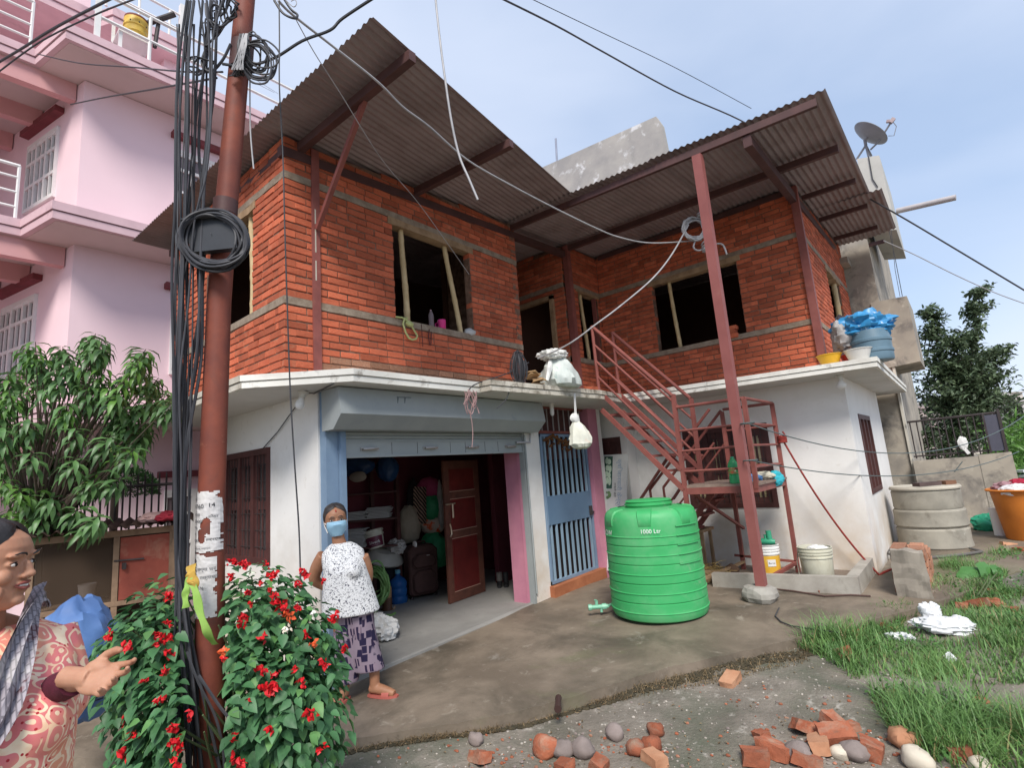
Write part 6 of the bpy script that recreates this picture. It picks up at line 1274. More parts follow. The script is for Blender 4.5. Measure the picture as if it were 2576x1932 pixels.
# pumpkin plant by the broken pier
PUM = leafmat('pumpkin_leaf',(.10,.26,.07),(.07,.2,.05),.2); pk_ = RG(2480,1500); t = thing('pumpkin_plant', tuple(pk_), 'pumpkin plant with large round leaves beside the broken brick pier', 'plant')
for (px,py,r_) in ((2455,1455,.17),(2490,1445,.15),(2475,1480,.16),(2520,1480,.10),(2535,1500,.09),(2500,1510,.10),(2445,1480,.09),(2510,1440,.09)):
    p = RV(px,py,6.35); m = MB(); u = (Vector((0,0,1))*.6-FH*.7+rnd_dir()*.35).normalized(); X = u.orthogonal().normalized(); Y = u.cross(X); V = [p]; 
    for ring,(f,dz) in enumerate(((.5,.03),(1,0))):
        for k in range(14):
            a_ = 2*pi*k/14; rr = r_*f*(1+.10*cos(5*a_)*(f > .6))*(.55 if (k == 0 and f > .6) else 1); V.append(p+X*rr*cos(a_)+Y*rr*sin(a_)+u*(dz+.012*cos(3*a_)*f))
    m.add(V,[(0,1+k,1+(k+1)%14) for k in range(14)]+[(1+k,15+k,15+(k+1)%14,1+(k+1)%14) for k in range(14)]); obj('leaf', m, PUM, t, smooth=True)
    m = MB(); m.tube([p,p.lerp(pk_,.5)+Vector((0,0,.04)),pk_+Vector((R.uniform(-.1,.1),R.uniform(-.1,.1),0))],.008,5); obj('stalk', m, STEM, t)
# ================================================================ UTILITY POLE
up_ = thing('utility_pole', tuple(RV(531,1950,2.86)), 'rusty red steel utility pole plastered with torn paper notices', 'utility pole')
PD = 2.86
PB0 = RV(526,1932,PD); PB0 = PB0-(RV(531,1281,PD)-PB0)*.9; PTOP = RV(622,-60,PD+.05)
RUST = PM('rusty_pole',(.24,.062,.035),(.15,.042,.03),sc=4,rough=.65,bump=.25,bsc=50,stain=[(3,(.10,.045,.035),.55,.75),(11,(.30,.13,.08),.64,.75)])
pts = [PB0,RV(526,1932,PD),RV(531,1281,PD),RV(551,760,PD),RV(566,560,PD),PTOP]
rads = [.074,.070,.066,.062,.060,.056]
m = MB(); m.tube(pts,rads,28); m2 = obj('pole', m, RUST, up_, smooth=True)
m = MB(); m.tube([RV(606,175,PD),RV(611,110,PD)],.064,24); obj('band', m, DKSTEEL, up_, smooth=True); m = MB(); m.tube([RV(566,540,PD),RV(568,505,PD)],.066,24); obj('band', m, DKSTEEL, up_, smooth=True)
def poleat(py):
    for i in range(1,len(pts)-1):
        a,b = pts[i],pts[i+1]
        def pyof(p): v = p-EYE; return 966-FPX*v.dot(UP)/v.dot(FW)
        ya,yb = pyof(a),pyof(b)
        if yb <= py <= ya: f = (ya-py)/(ya-yb); return a.lerp(b,f), rads[i]+(rads[i+1]-rads[i])*f
    return pts[1], rads[1]
def onpole(px,py,dr=.003):
    c,r_ = poleat(py); v = c-EYE; cx = 1288+FPX*v.dot(RT)/v.dot(FW); rpx = r_*FPX/v.dot(FW)
    s_ = max(-.995,min(.995,(px-cx)/rpx)); return c+RH*(s_*(r_+dr))-FH*(sqrt(1-s_*s_)*(r_+dr))
def poster(x0,x1,y0,y1,nx,ny,seed,holes=(),dr=.003,name='paper_notice',mat=None):
    m = MB(); S = Vector((seed,seed*2,0)); idx = {}
    for j in range(ny+1):
        for i in range(nx+1): idx[(i,j)] = len(m.v); m.v.append(tuple(onpole(x0+(x1-x0)*i/nx, y0+(y1-y0)*j/ny, dr+.002*mnoise.noise(Vector((i*.4,j*.4,seed))))))
    for j in range(ny):
        for i in range(nx):
            px = x0+(x1-x0)*(i+.5)/nx; py = y0+(y1-y0)*(j+.5)/ny; e = min(px-x0,x1-px,(py-y0)*.8,(y1-py)*.8); q = 7*mnoise.noise(Vector((px*.07,py*.07,seed)))+4*mnoise.noise(Vector((px*.22,py*.22,seed)))
            if e+q*.8 < .6: continue
            if any(((px-hx)/hr)**2+((py-hy)/hs)**2+q*.05 < 1 for hx,hy,hr,hs in holes): continue
            m.f.append((idx[(i,j)],idx[(i,j+1)],idx[(i+1,j+1)],idx[(i+1,j)])); m.m.append(0)
    return obj(name, m, mat, up_)
PAP = PM('notice_paper',(.66,.64,.62),(.55,.53,.52),sc=9,rough=.9,bump=.1,stain=(14,(.42,.40,.38),.62,.75))
poster(496,560,1238,1394,22,50,1,[(538,1325,15,22),(525,1350,10,20)],.0028,mat=PAP); poster(492,556,1396,1560,22,50,5,[(505,1485,12,26),(548,1400,16,7)],.0024,mat=PAP); poster(545,562,1255,1390,7,40,9,[],.0045,mat=PAP)
def ptext(s, px, py, size, rot=0, mat=INK, dr=.0062):
    t = text_mb(s, size); k = FPX/2.8; V = []
    for x,y,z in t.v:
        if rot: x,y = y*(1 if rot > 0 else -1), -x*(1 if rot > 0 else -1)
        V.append(tuple(onpole(px+x*k, py-y*k, dr)))
    t.v = V; obj('notice_lettering', t, mat, up_)
GINK = plain('grey_ink',(.12,.12,.13),.6,bump=0)
ptext('9760',518,1273,.030); ptext('14',547,1271,.028); ptext('16',502,1256,.022,mat=GINK); ptext('तोला',513,1294,.024,mat=GINK); ptext('37900',514,1311,.024,mat=GINK); ptext('0416',506,1327,.022,mat=GINK); ptext('116',504,1343,.022,mat=GINK); ptext('50097',508,1361,.022,mat=GINK); ptext('आवश्यक सम्पर्क',524,1382,.013,mat=GINK); ptext('सम्पर्क',549,1360,.018,mat=INK); ptext('कोठा',549,1300,.018,mat=GINK); ptext('97650',507,1430,.036,rot=1); ptext('जग्गा घर',535,1436,.024,mat=GINK); ptext('रास्तामा',540,1457,.024,mat=GINK); ptext('976',524,1484,.024,mat=GINK); ptext('98',521,1503,.026,mat=GINK)
# black junction box inside a coil of cable
jb = thing('junction_box', tuple(RV(522,588,2.74)), 'flat black junction box strapped to the pole inside a cable coil', 'junction box')
JX = RH; c = RV(525,588,2.735); A_,B_,C_,D_ = RV(457,552,2.74),RV(590,541,2.74),RV(597,622,2.73),RV(482,634,2.73)
m = MB(); m.add([A_,B_,C_,D_]+[p+FH*.045 for p in (A_,B_,C_,D_)],[(3,2,1,0),(4,5,6,7),(0,1,5,4),(1,2,6,5),(2,3,7,6),(3,0,4,7)]); obj('box_body', m, PM('box_black',(.035,.038,.045),(.025,.027,.032),sc=5,rough=.45,bump=.08), jb)
m = MB(); m.tube([A_-FH*.004,B_-FH*.004],.006,6); q = RV(562,560,2.73); m.add([q,q+RH*.012-Vector((0,0,.002)),q+RH*.004+Vector((0,0,.014))],[(0,1,2)]); m.ell(RV(531,588,2.728),(.003,.003,.003),6,4); obj('box_trim', m, plain('box_edge',(.10,.10,.11),.5), jb)
m = MB()
for i in range(15):
    rx_ = R.uniform(78,102)/FPX*2.7; rz_ = R.uniform(68,92)/FPX*2.7; c = RV(537+R.uniform(-8,10),601+R.uniform(-8,10),2.72+R.uniform(-.035,.05)); tl_ = R.uniform(.35,.55); P = []
    for a_ in np.linspace(0,2*pi,40):
        u,w = rx_*cos(a_),rz_*sin(a_); P.append(c+RH*(u*cos(tl_)+w*sin(tl_)*.4)+Vector((0,0,w*cos(tl_)-u*sin(tl_)*.7))+FH*.012*sin(3*a_+i))
    m.tube(P,.0075,6)
tag(obj('cable_coil', m, CABLE, smooth=True), 'big coil of black cable hung round the junction box on the pole', 'cable coil')
# cables running down beside the pole, each one a thing of its own
LBL = 'black cable running down beside the rusty pole'
GRP = 'black cables running down the pole'
strand = [((470,0),(448,170),(443,330),(440,520),(432,700),(440,1000),(445,1250),(452,1500),(470,1750),(480,1960)),
((480,0),(462,150),(450,330),(446,560),(436,850),(438,1150),(448,1400),(470,1640),(497,1960)),
((488,0),(475,120),(470,330),(464,560),(452,850),(446,1150),(452,1400),(478,1650),(510,1960)),
((500,0),(515,130),(498,260),(480,420),(466,600),(458,860),(462,1150),(474,1380),(488,1650),(540,1960)),
((520,0),(528,150),(528,300),(516,440),(506,620),(497,860),(498,1050),(480,1230),(470,1450),(500,1700),(560,1960)),
((535,0),(520,160),(520,330),(505,480),(497,640),(500,880),(478,1090),(458,1280),(466,1500),(490,1750),(540,1960)),
((545,0),(540,200),(523,350),(512,500),(508,640),(506,900),(492,1130),(485,1350),(486,1560),(510,1960)),
((560,0),(535,100),(533,250),(520,430),(489,560),(474,760),(462,960),(470,1200),(462,1420),(455,1620),(476,1960)),
((510,0),(495,200),(488,420),(473,560),(470,820),(478,1050),(463,1290),(470,1480),(492,1690),(515,1960)),
((474,0),(455,220),(452,420),(456,640),(444,900),(454,1180),(448,1440),(440,1700),(452,1960)),
((530,0),(508,220),(500,380),(515,560),(505,760),(490,1000),(472,1220),(480,1500),(515,1780),(560,1960)),
((548,60),(530,280),(510,450),(478,620),(452,760),(444,950),(436,1180),(446,1500),(430,1640),(380,1745))]
STL = ['leftmost thick black cable, bowing away from the pole at mid height','black cable just inside the leftmost one beside the pole','thin black cable third from the left at the slab edge','slack black cable that crosses from the pole head to the bundle middle','thick black cable swinging in under the junction box','black cable hugging the left side of the pole','rightmost black cable, lying against the painted pole','black cable starting at the pole head and ending in the bush','black cable running through the middle of the bundle','black cable along the outer left edge of the bundle at the hutch','black cable crossing to the right below the paper notices','black cable trailing off into the bush on the left']
def smooth_path(P, k=5):
    out = []; n = len(P)
    for i in range(n-1):
        p0,p1,p2,p3 = P[max(0,i-1)],P[i],P[i+1],P[min(n-1,i+2)]
        for j in range(k):
            t = j/k; out.append(.5*((2*p1)+(p2-p0)*t+(2*p0-5*p1+4*p2-p3)*t*t+(3*p1-p0-3*p2+p3)*t*t*t))
    out.append(P[-1]); return out
for i,s_ in enumerate(strand):
    ds = 2.70+.012*(i*7 % 12); m = MB(); m.tube(smooth_path([RV((438+(x-438)*.58 if 900 < y < 1600 else x),y,ds+.02*sin(y*.01+i)) for x,y in s_]), (.0072,.0062,.0085,.0055)[i % 4], 7); tag(obj('cable', m, CABLE, smooth=True), STL[i], 'cable', GRP)
for i in range(9):
    m = MB(); x = 448+R.uniform(0,60); m.tube(smooth_path([RV(x*.7+133+R.uniform(-8,8)-(y*.004),y,2.76+R.uniform(-.03,.05)) for y in (60,300,560,850,1150,1450,1750,1960)]),R.uniform(.003,.005),6); tag(obj('cable', m, CABLE, smooth=True), 'thin black strand lost among the thicker cables beside the pole', 'cable', GRP)
# loops at the top
m = MB()
for i in range(13):
    w = R.uniform(30,82); h = R.uniform(60,95); x0 = 628+R.uniform(-10,5); y0 = 95+R.uniform(-15,20); ds = 2.78+R.uniform(-.05,.06)
    m.tube(smooth_path([RV(x0,y0,ds),RV(x0+w*.5,y0+R.uniform(-5,12),ds),RV(x0+w*.95,y0+h*.45,ds),RV(x0+w*.8,y0+h,ds),RV(x0+w*.2,y0+h*1.03,ds),RV(x0-8,y0+h*.75,ds-.03)]),R.uniform(.004,.0065),6)
for i in range(26):
    x0 = 612+R.uniform(-10,14); m.tube(smooth_path([RV(x0,85,2.77),RV(x0+R.uniform(-15,10),118,2.75),RV(x0-R.uniform(-12,28),165+R.uniform(-10,20),2.76+R.uniform(-.01,.03)),RV(x0-R.uniform(-10,30),190,2.8)]),.0045,5)
tag(obj('cable_tangle', m, CABLE, smooth=True), 'dense tangle of cable loops near the top of the pole', 'cable tangle')
m = MB()
for i in range(9):
    x0 = 618+R.uniform(-6,8); m.tube(smooth_path([RV(x0,84,2.735),RV(x0-R.uniform(0,14),120,2.72),RV(x0-R.uniform(8,40),175,2.735)]),.004,5)
tag(obj('grey_cable_hank', m, GCABLE, smooth=True), 'hank of pale grey cable tied over the dark tangle on the pole', 'cable hank')
m = MB()
for i in range(16):
    cx,cy = R.choice([(575,20),(545,55),(525,80),(548,45),(560,0),(585,12),(520,120),(505,160)]); w = R.uniform(10,34); h = R.uniform(14,40); ds = 2.8+R.uniform(-.06,.1); ph = R.uniform(0,6)
    m.tube([RV(cx+w*cos(a_)+6*sin(2*a_+ph),cy+h*sin(a_)+5*cos(3*a_+ph),ds+.03*sin(a_)) for a_ in np.linspace(0,R.uniform(4.5,6.6),18)],R.uniform(.0035,.006),5)
m.tube(smooth_path([RV(*p,2.78) for p in ((517,8),(520,40),(535,55),(560,65),(590,35))]),.007,6); m.tube(smooth_path([RV(*p,2.8) for p in ((530,100),(515,130),(508,160),(530,180),(560,150),(580,110))]),.008,6)
tag(obj('wire_tangle', m, CABLE, smooth=True), 'looser wire tangle on the left side of the pole top', 'cable tangle')
def wire(name, P, r, label, mat=CABLE, k=6): m = MB(); m.tube(smooth_path([RV(x,y,d) for x,y,d in P],k),r,6); tag(obj(name, m, mat, smooth=True), label, 'wire')
wire('overhead_cable',[(700,0,2.9),(735,35,3.0),(838,116,3.3),(950,205,3.6),(1013,268,3.9),(1080,318,4.2),(1176,402,4.6),(1290,468,5.1),(1397,524,5.6),(1500,574,6.0),(1560,597,6.2),(1640,611,6.4),(1765,604,6.55)],.0085,'grey cable sagging from the pole top across to the roof post',GCABLE)
wire('overhead_cable',[(690,0,2.85),(712,32,2.85),(740,45,2.87),(748,36,2.9),(730,20,2.9),(705,-20,2.9)],.008,'short loop of black cable at the head of the grey cable')
wire('loose_cable',[(1095,-20,3.2),(1098,20,3.2),(1108,110,3.2),(1120,200,3.2),(1135,300,3.22),(1155,390,3.25),(1180,450,3.25),(1202,502,3.25)],.0075,'pale loose cable end dangling over the roof slope',GCABLE)
wire('overhead_cable',[(560,160,2.8),(620,165,2.8),(690,145,2.8),(760,102,2.75),(830,75,2.7),(862,45,2.68),(945,-10,2.6)],.009,'thick dark cable rising from the pole to the upper right')
wire('power_line',[(1262,-5,5.5),(1400,64,6.2),(1520,131,7),(1700,230,8.2),(1863,302,8.6),(2000,385,8.2),(2115,458,8),(2271,547,8),(2420,636,8),(2590,738,8)],.012,'thick black line crossing the sky above the right roof')
wire('power_line',[(1335,-5,14),(1500,74,16),(1700,170,18),(1890,272,20)],.012,'thin line crossing the sky behind the right roof')
wire('power_line',[(2222,605,9),(2300,640,9),(2400,690,9),(2500,735,9),(2590,768,9)],.008,'thin wire dropping from the right eave across the sky',GCABLE)
wire('drop_wire',[(702,-5,3.0),(703,100,3.0),(703,221,3.0),(712,400,3.0),(716,560,3.0),(722,750,3.0),(730,980,3.0),(740,1150,3.0),(752,1330,3.0),(756,1460,2.95)],.0045,'thin dark wire hanging straight down beside the white wall')
wire('drop_wire',[(629,180,2.9),(629,300,2.9),(632,360,2.9),(638,424,2.9)],.0045,'short wire hanging beside the pole in front of the roof',GCABLE)
wire('thin_wire',[(735,30,3.1),(790,130,3.4),(860,240,3.8),(960,400,4.4),(1060,520,5.2),(1180,690,6.3)],.0035,'hair thin wire running from the pole to the left window',GCABLE)
wire('overhead_cable',[(-10,160,4.5),(60,118,4.2),(140,68,3.9),(285,-8,3.4)],.011,'dark cable crossing in front of the upper pink balcony')
wire('overhead_cable',[(-10,185,5.0),(100,105,4.7),(230,40,4.4),(350,-8,4.0)],.008,'thinner cable crossing below the dark one by the pink balcony')
wire('overhead_cable',[(95,135,5.5),(200,158,4.8),(330,168,4.0),(470,180,3.2),(560,180,2.85)],.006,'thin wire from the pole to the pink balcony corner')
wire('overhead_cable',[(178,262,5.5),(260,245,4.8),(360,228,4.0),(450,212,3.3),(545,195,2.85)],.007,'wire from the pole sloping down to the pink window shade')
for k,(a,b) in enumerate((((628,190),(700,235)),((620,196),(690,232)))):
    wire('thin_wire',[(*a,5),((a[0]+b[0])/2,(a[1]+b[1])/2,7),(*b,9)],.004,['upper','lower'][k]+' of two faint wires behind the pole above the roof edge',GCABLE)
wire('curled_wire',[(720,0,3.0),(738,16,3.0),(746,8,3.0),(742,-2,3.0),(732,2,3.0)],.003,'tiny curl of wire against the sky right of the pole',GCABLE)
# cloth ties on the pole
GT = PM('green_ribbon',(.32,.52,.12),(.24,.42,.08),sc=9,rough=.7,bump=.1); YT = PM('yellow_ribbon',(.55,.36,.08),(.45,.28,.05),sc=9,rough=.8,bump=.1)
def tape(P, w, mat, label, n=3):
    m = MB(); P = smooth_path([RV(*p) for p in P],5); rows = []
    for i,p in enumerate(P):
        d = (P[min(i+1,len(P)-1)]-P[max(i-1,0)]).normalized(); s_ = d.cross(FH).normalized(); rows.append([p+s_*(w*(q/(n-1)-.5))-FH*(.006*sin(i*.9+q*2)) for q in range(n)])
    m.grid(rows); m.grid([[p+FH*.003 for p in r_][::-1] for r_ in rows]); return tag(obj('ribbon', m, mat, smooth=True), label, 'ribbon')
tape([(480,1422,2.68),(481,1440,2.67),(478,1455,2.67)],.045,YT,'faded yellow ribbon knotted on the cables beside the pole'); tape([(478,1452,2.67),(470,1478,2.66),(466,1500,2.66),(467,1530,2.66)],.032,GT,'short green ribbon tail hanging beside the pole'); tape([(480,1455,2.66),(490,1485,2.65),(503,1540,2.65),(520,1590,2.66),(540,1622,2.72)],.036,GT,'long green ribbon slanting across the foot of the pole'); tape([(476,1450,2.66),(488,1462,2.65),(484,1475,2.65)],.05,YT,'yellow ribbon knot above the long green ribbon')
m = MB(); m.tube(smooth_path([RV(x,y,2.62) for x,y in ((500,1700),(540,1760),(570,1800),(620,1850),(650,1868))]),.007,6); m.tube(smooth_path([RV(x,y,2.64) for x,y in ((470,1640),(500,1720),(540,1800),(560,1880),(565,1960))]),.006,6); tag(obj('cable', m, CABLE, smooth=True), 'grey black cable straying from the pole into the bush', 'cable')
# coil and knot on the roof post
m = MB(); c = RV(1752,575,6.45)
for i in range(8): rx_ = R.uniform(.10,.16); m.tube([c+RH*(rx_*cos(a_)-.03+R.uniform(-.01,.01))+Vector((0,0,rx_*1.05*sin(a_)+R.uniform(-.012,.012)-.0))+FH*.02*sin(a_+i) for a_ in np.linspace(0,2*pi,20)],.011,6)
for k in range(5):
    z_ = -.27+.03*k if k < 3 else .16+.04*k-.12; q = RV(1777,575,6.42)+Vector((0,0,z_)); m.tube([q+RH*.085*cos(a_)+FH*.085*sin(a_)+Vector((0,0,.02*cos(a_+k))) for a_ in np.linspace(0,2*pi,14)],.011,6)
m.tube(smooth_path([c+Vector((0,0,-.1)),c+Vector((-.02,0,-.24))+RH*-.05,c+RH*.0+Vector((0,0,-.30)),c+RH*.16+Vector((0,0,-.24)),c+RH*.30+Vector((0,0,-.24)),c+RH*.34+Vector((0,0,-.38))]),.011,6)
tag(obj('cable_coil', m, GCABLE, smooth=True), 'coil of grey cable wound round the red roof post', 'cable coil')
wire('overhead_cable',[(1732,565,6.45),(1690,640,6.4),(1640,702,6.3),(1560,770,6.2),(1500,815,6.15),(1430,866,6.3),(1353,902,6.6)],.010,'grey cable from the roof post coil down to the upper landing',GCABLE)
m = MB(); m.tube(smooth_path([RX(x,y,-4.10) for x,y in ((1330,912),(1280,938),(1200,965),(1180,980))]),.007,5); m.tube(smooth_path([RX(x,y,-4.0) for x,y in ((1285,960),(1276,1000),(1250,1028))]),.006,5); tag(obj('wire', m, CABLE, smooth=True), 'black wire lying from the upper door to the slab corner', 'wire')
# ================================================================ HUTCH, FENCE, TARPAULIN (left)
H0 = RV(60,1545,5.75); H1 = RV(445,1490,6.45); H0.z = H1.z = 0; HX = (H1-H0).normalized(); HY = Vector((-HX.y,HX.x,0)); HL = (H1-H0).length
def hz(px,py,ds): return RV(px,py,ds).z
HT = hz(240,1340,6.1); HM = hz(190,1527,6.0)
ht = thing('hutch', tuple(H0), 'weathered wooden hutch with netted front and a faded red door', 'hutch')
def hb(name, u0,u1,n0,n1,z0,z1,mat,par=None): m = MB(); P = [H0+HX*u+HY*n for u,n in ((u0,n0),(u1,n0),(u1,n1),(u0,n1))]; m.hexa([p+Vector((0,0,z0)) for p in P],[p+Vector((0,0,z1)) for p in P]); return obj(name, m, mat, par or ht)
HD0 = (RV(300,1400,6.2)-H0).dot(HX); HD1 = (RV(425,1400,6.4)-H0).dot(HX)
OLDW = PM('grey_wood',(.30,.20,.13),(.20,.13,.085),sc=7,rough=.95,bump=.5,bsc=25)
hb('rail',0,HL,-.02,.03,HT-.07,HT,OLDW); hb('rail',0,HL,-.03,.03,HM-.05,HM+.0,OLDW); hb('rail',0,HL,0,.04,.03,.09,OLDW)
for u in (0,HD0-.05,HL-.06): hb('post',u,u+.055,-.025,.03,-.15,HT-.071,OLDW)
for u in (0,HL-.06): hb('post',u,u+.055,.65,.7,-.15,HT-.02,OLDW)
NET = bpy.data.materials.new('wire_net'); NET.use_nodes = True; t = NET.node_tree; t.nodes.clear(); o_ = N(t,'ShaderNodeOutputMaterial'); tr1 = N(t,'ShaderNodeBsdfTransparent'); df = N(t,'ShaderNodeBsdfDiffuse'); df.inputs[0].default_value = (.10,.07,.05,1); ms = N(t,'ShaderNodeMixShader'); ms.inputs[0].default_value = .38; lk(t,tr1.outputs[0],ms.inputs[1]); lk(t,df.outputs[0],ms.inputs[2]); lk(t,ms.outputs[0],o_.inputs[0])
hb('net',.056,HD0-.052,.004,.006,HM+.001,HT-.072,NET); hb('net',.056,HD0-.052,.004,.006,.09,HM-.052,NET)
hb('back_board',.0,HL,.60,.64,0,HT-.03,plain('hutch_back',(.055,.034,.026),.95,bump=.3)); hb('floor_board',.02,HL-.02,.05,.6,HM-.045,HM-.02,OLDW)
dd = hb('red_door',HD0+.012,HD1,-.012,.012,HM+.005,HT-.085,PM('faded_red',(.30,.075,.05),(.22,.05,.035),sc=3,rough=.85,bump=.2,stain=(5,(.33,.16,.11),.52,.75)))
m = MB(); c = H0+HX*(HD0+.06)-HY*.03; zz = HT-.33; m.tube([c-HX*.1+Vector((0,0,zz)),c+HX*.18+Vector((0,0,zz-.01))],.010,6); m.box((c.x-.03,c.y-.02,zz-.10),(c.x+.03,c.y+.01,zz-.03)); obj('hasp', m, IRON, dd)
hb('frame',HD1,HL-.06,-.01,.02,HM,HT-.07,OLDW)
m = MB(); rows = []
for i in range(90):
    u = -.15+(HL+.3)*i/89; w = .022*sin(2*pi*u/.11); rows.append([H0+HX*u+HY*n+Vector((0,0,HT+.05+w+n*.06)) for n in (-.22,.1,.45,.8)])
m.grid(rows); m.grid([[p+Vector((0,0,.004)) for p in r_][::-1] for r_ in rows]); obj('tin_roof', m, PM('rust_tin',(.13,.075,.06),(.08,.05,.04),sc=3,rough=.8,bump=.1), ht, smooth=True)
wb = H0+HX*(HD0-.30)+HY*.25+Vector((0,0,HM-.01)); m = MB(); m.lathe([(.06,0),(.085,.2),(.09,.21),(.08,.21),(.055,.01)],18,wb); tag(obj('white_pail', m, plain('pail_white',(.62,.55,.5),.5), smooth=True), 'small white pail inside the netted hutch', 'bucket')
for k,(px,py,c_,lb) in enumerate(((385,1288,(.55,.35,.33),'pale pink cloth lying on the hutch roof'),(420,1288,(.38,.03,.05),'dark red cloth lying on the hutch roof'))):
    p = RV(px,py,6.35); p.z = HT+.10; m = MB(); crumple(m,p,(.16,.12,.06),110+k,flat=.7); tag(obj('roof_cloth', m, plain('roofcloth_%d' % k,c_,.9), smooth=True), lb, 'cloth')
m = MB(); m.bar(RV(447,1340,6.5),RV(450,1480,6.5),.12,.05); tag(obj('red_board', m, plain('board_red',(.28,.02,.03),.7)), 'upright dark red board between the hutch and the white wall', 'board')
IF = thing('iron_fence', tuple(RV(300,1300,7.1)), 'spiked iron fence in front of the pink wall behind the hutch', 'fence')
f0 = RV(200,1228,6.95); f1 = RV(436,1217,7.3); f0.z = f1.z = RV(400,1219,7.2).z
m = MB(); m.tube([f0-(f1-f0)*.4,f1],.02,6); m.tube([f0-(f1-f0)*.4-Vector((0,0,.5)),f1-Vector((0,0,.5))],.018,6); obj('fence_rail', m, IRON, IF)
for k in range(19):
    p = (f0-(f1-f0)*.4).lerp(f1,k/18.0); m = MB(); m.tube([p-Vector((0,0,.75)),p+Vector((0,0,.13)),p+Vector((0,0,.17))],[.013,.013,.003],6); obj('fence_bar', m, IRON, IF)
m = MB(); a = f0-(f1-f0)*.4; m.hexa([(a.x,a.y,-.2),(f1.x,f1.y,-.2),(f1.x+.0,f1.y+.15,-.2),(a.x,a.y+.15,-.2)],[(a.x,a.y,f0.z-.7),(f1.x,f1.y,f0.z-.7),(f1.x,f1.y+.15,f0.z-.7),(a.x,a.y+.15,f0.z-.7)]); tag(obj('low_wall', m, PINK), 'low pink wall carrying the iron fence', 'wall')
TB = PM('tarp_blue',(.10,.20,.42),(.07,.14,.32),sc=3,rough=.55,bump=.2,bsc=15)
tp = RV(185,1650,3.7); m = MB(); crumple(m,tp+Vector((0,0,-.05)),(.25,.24,.36),120,30,20,.28,.12,flat=.95); tag(obj('tarpaulin', m, TB, smooth=True), 'blue tarpaulin draped over a heap behind the woman in the printed kurta', 'tarpaulin')
m = MB(); crumple(m,RV(215,1735,3.55),(.16,.14,.06),121); tag(obj('dark_cloth', m, plain('navy_cloth',(.03,.04,.08),.9), smooth=True), 'dark navy cloth below the blue tarpaulin', 'cloth')
# ================================================================ PEOPLE
def fuse(mb, voxel, it=3, keep=1.0):
    me = mb.mesh('body', SKIN); o = bpy.data.objects.new('body_work', me); COL.objects.link(o)
    r_ = o.modifiers.new('r','REMESH'); r_.mode = 'VOXEL'; r_.voxel_size = voxel; r_.use_smooth_shade = True
    s_ = o.modifiers.new('s','SMOOTH'); s_.factor = .5; s_.iterations = it
    bpy.context.view_layer.update(); me2 = bpy.data.meshes.new_from_object(o.evaluated_get(bpy.context.evaluated_depsgraph_get()))
    bpy.data.objects.remove(o, do_unlink=True); me2.polygons.foreach_set('use_smooth',[True]*len(me2.polygons)); return me2
SKIN = PM('skin', (.47,.25,.16), (.37,.17,.10), sc=11, rough=.62, bump=.06, bsc=120, sss=.12, spec=.4)
SKIN2 = PM('skin_deep', (.40,.195,.11), (.33,.15,.08), sc=7, rough=.5, bump=.05, bsc=120, spec=.4)
HAIR = PM('black_hair', (.018,.014,.013), (.010,.008,.008), sc=14, rough=.42, bump=.5, bsc=120, spec=.5)
GREYH = PM('greying_hair', (.055,.045,.042), (.025,.02,.02), sc=18, rough=.5, bump=.5, bsc=120)
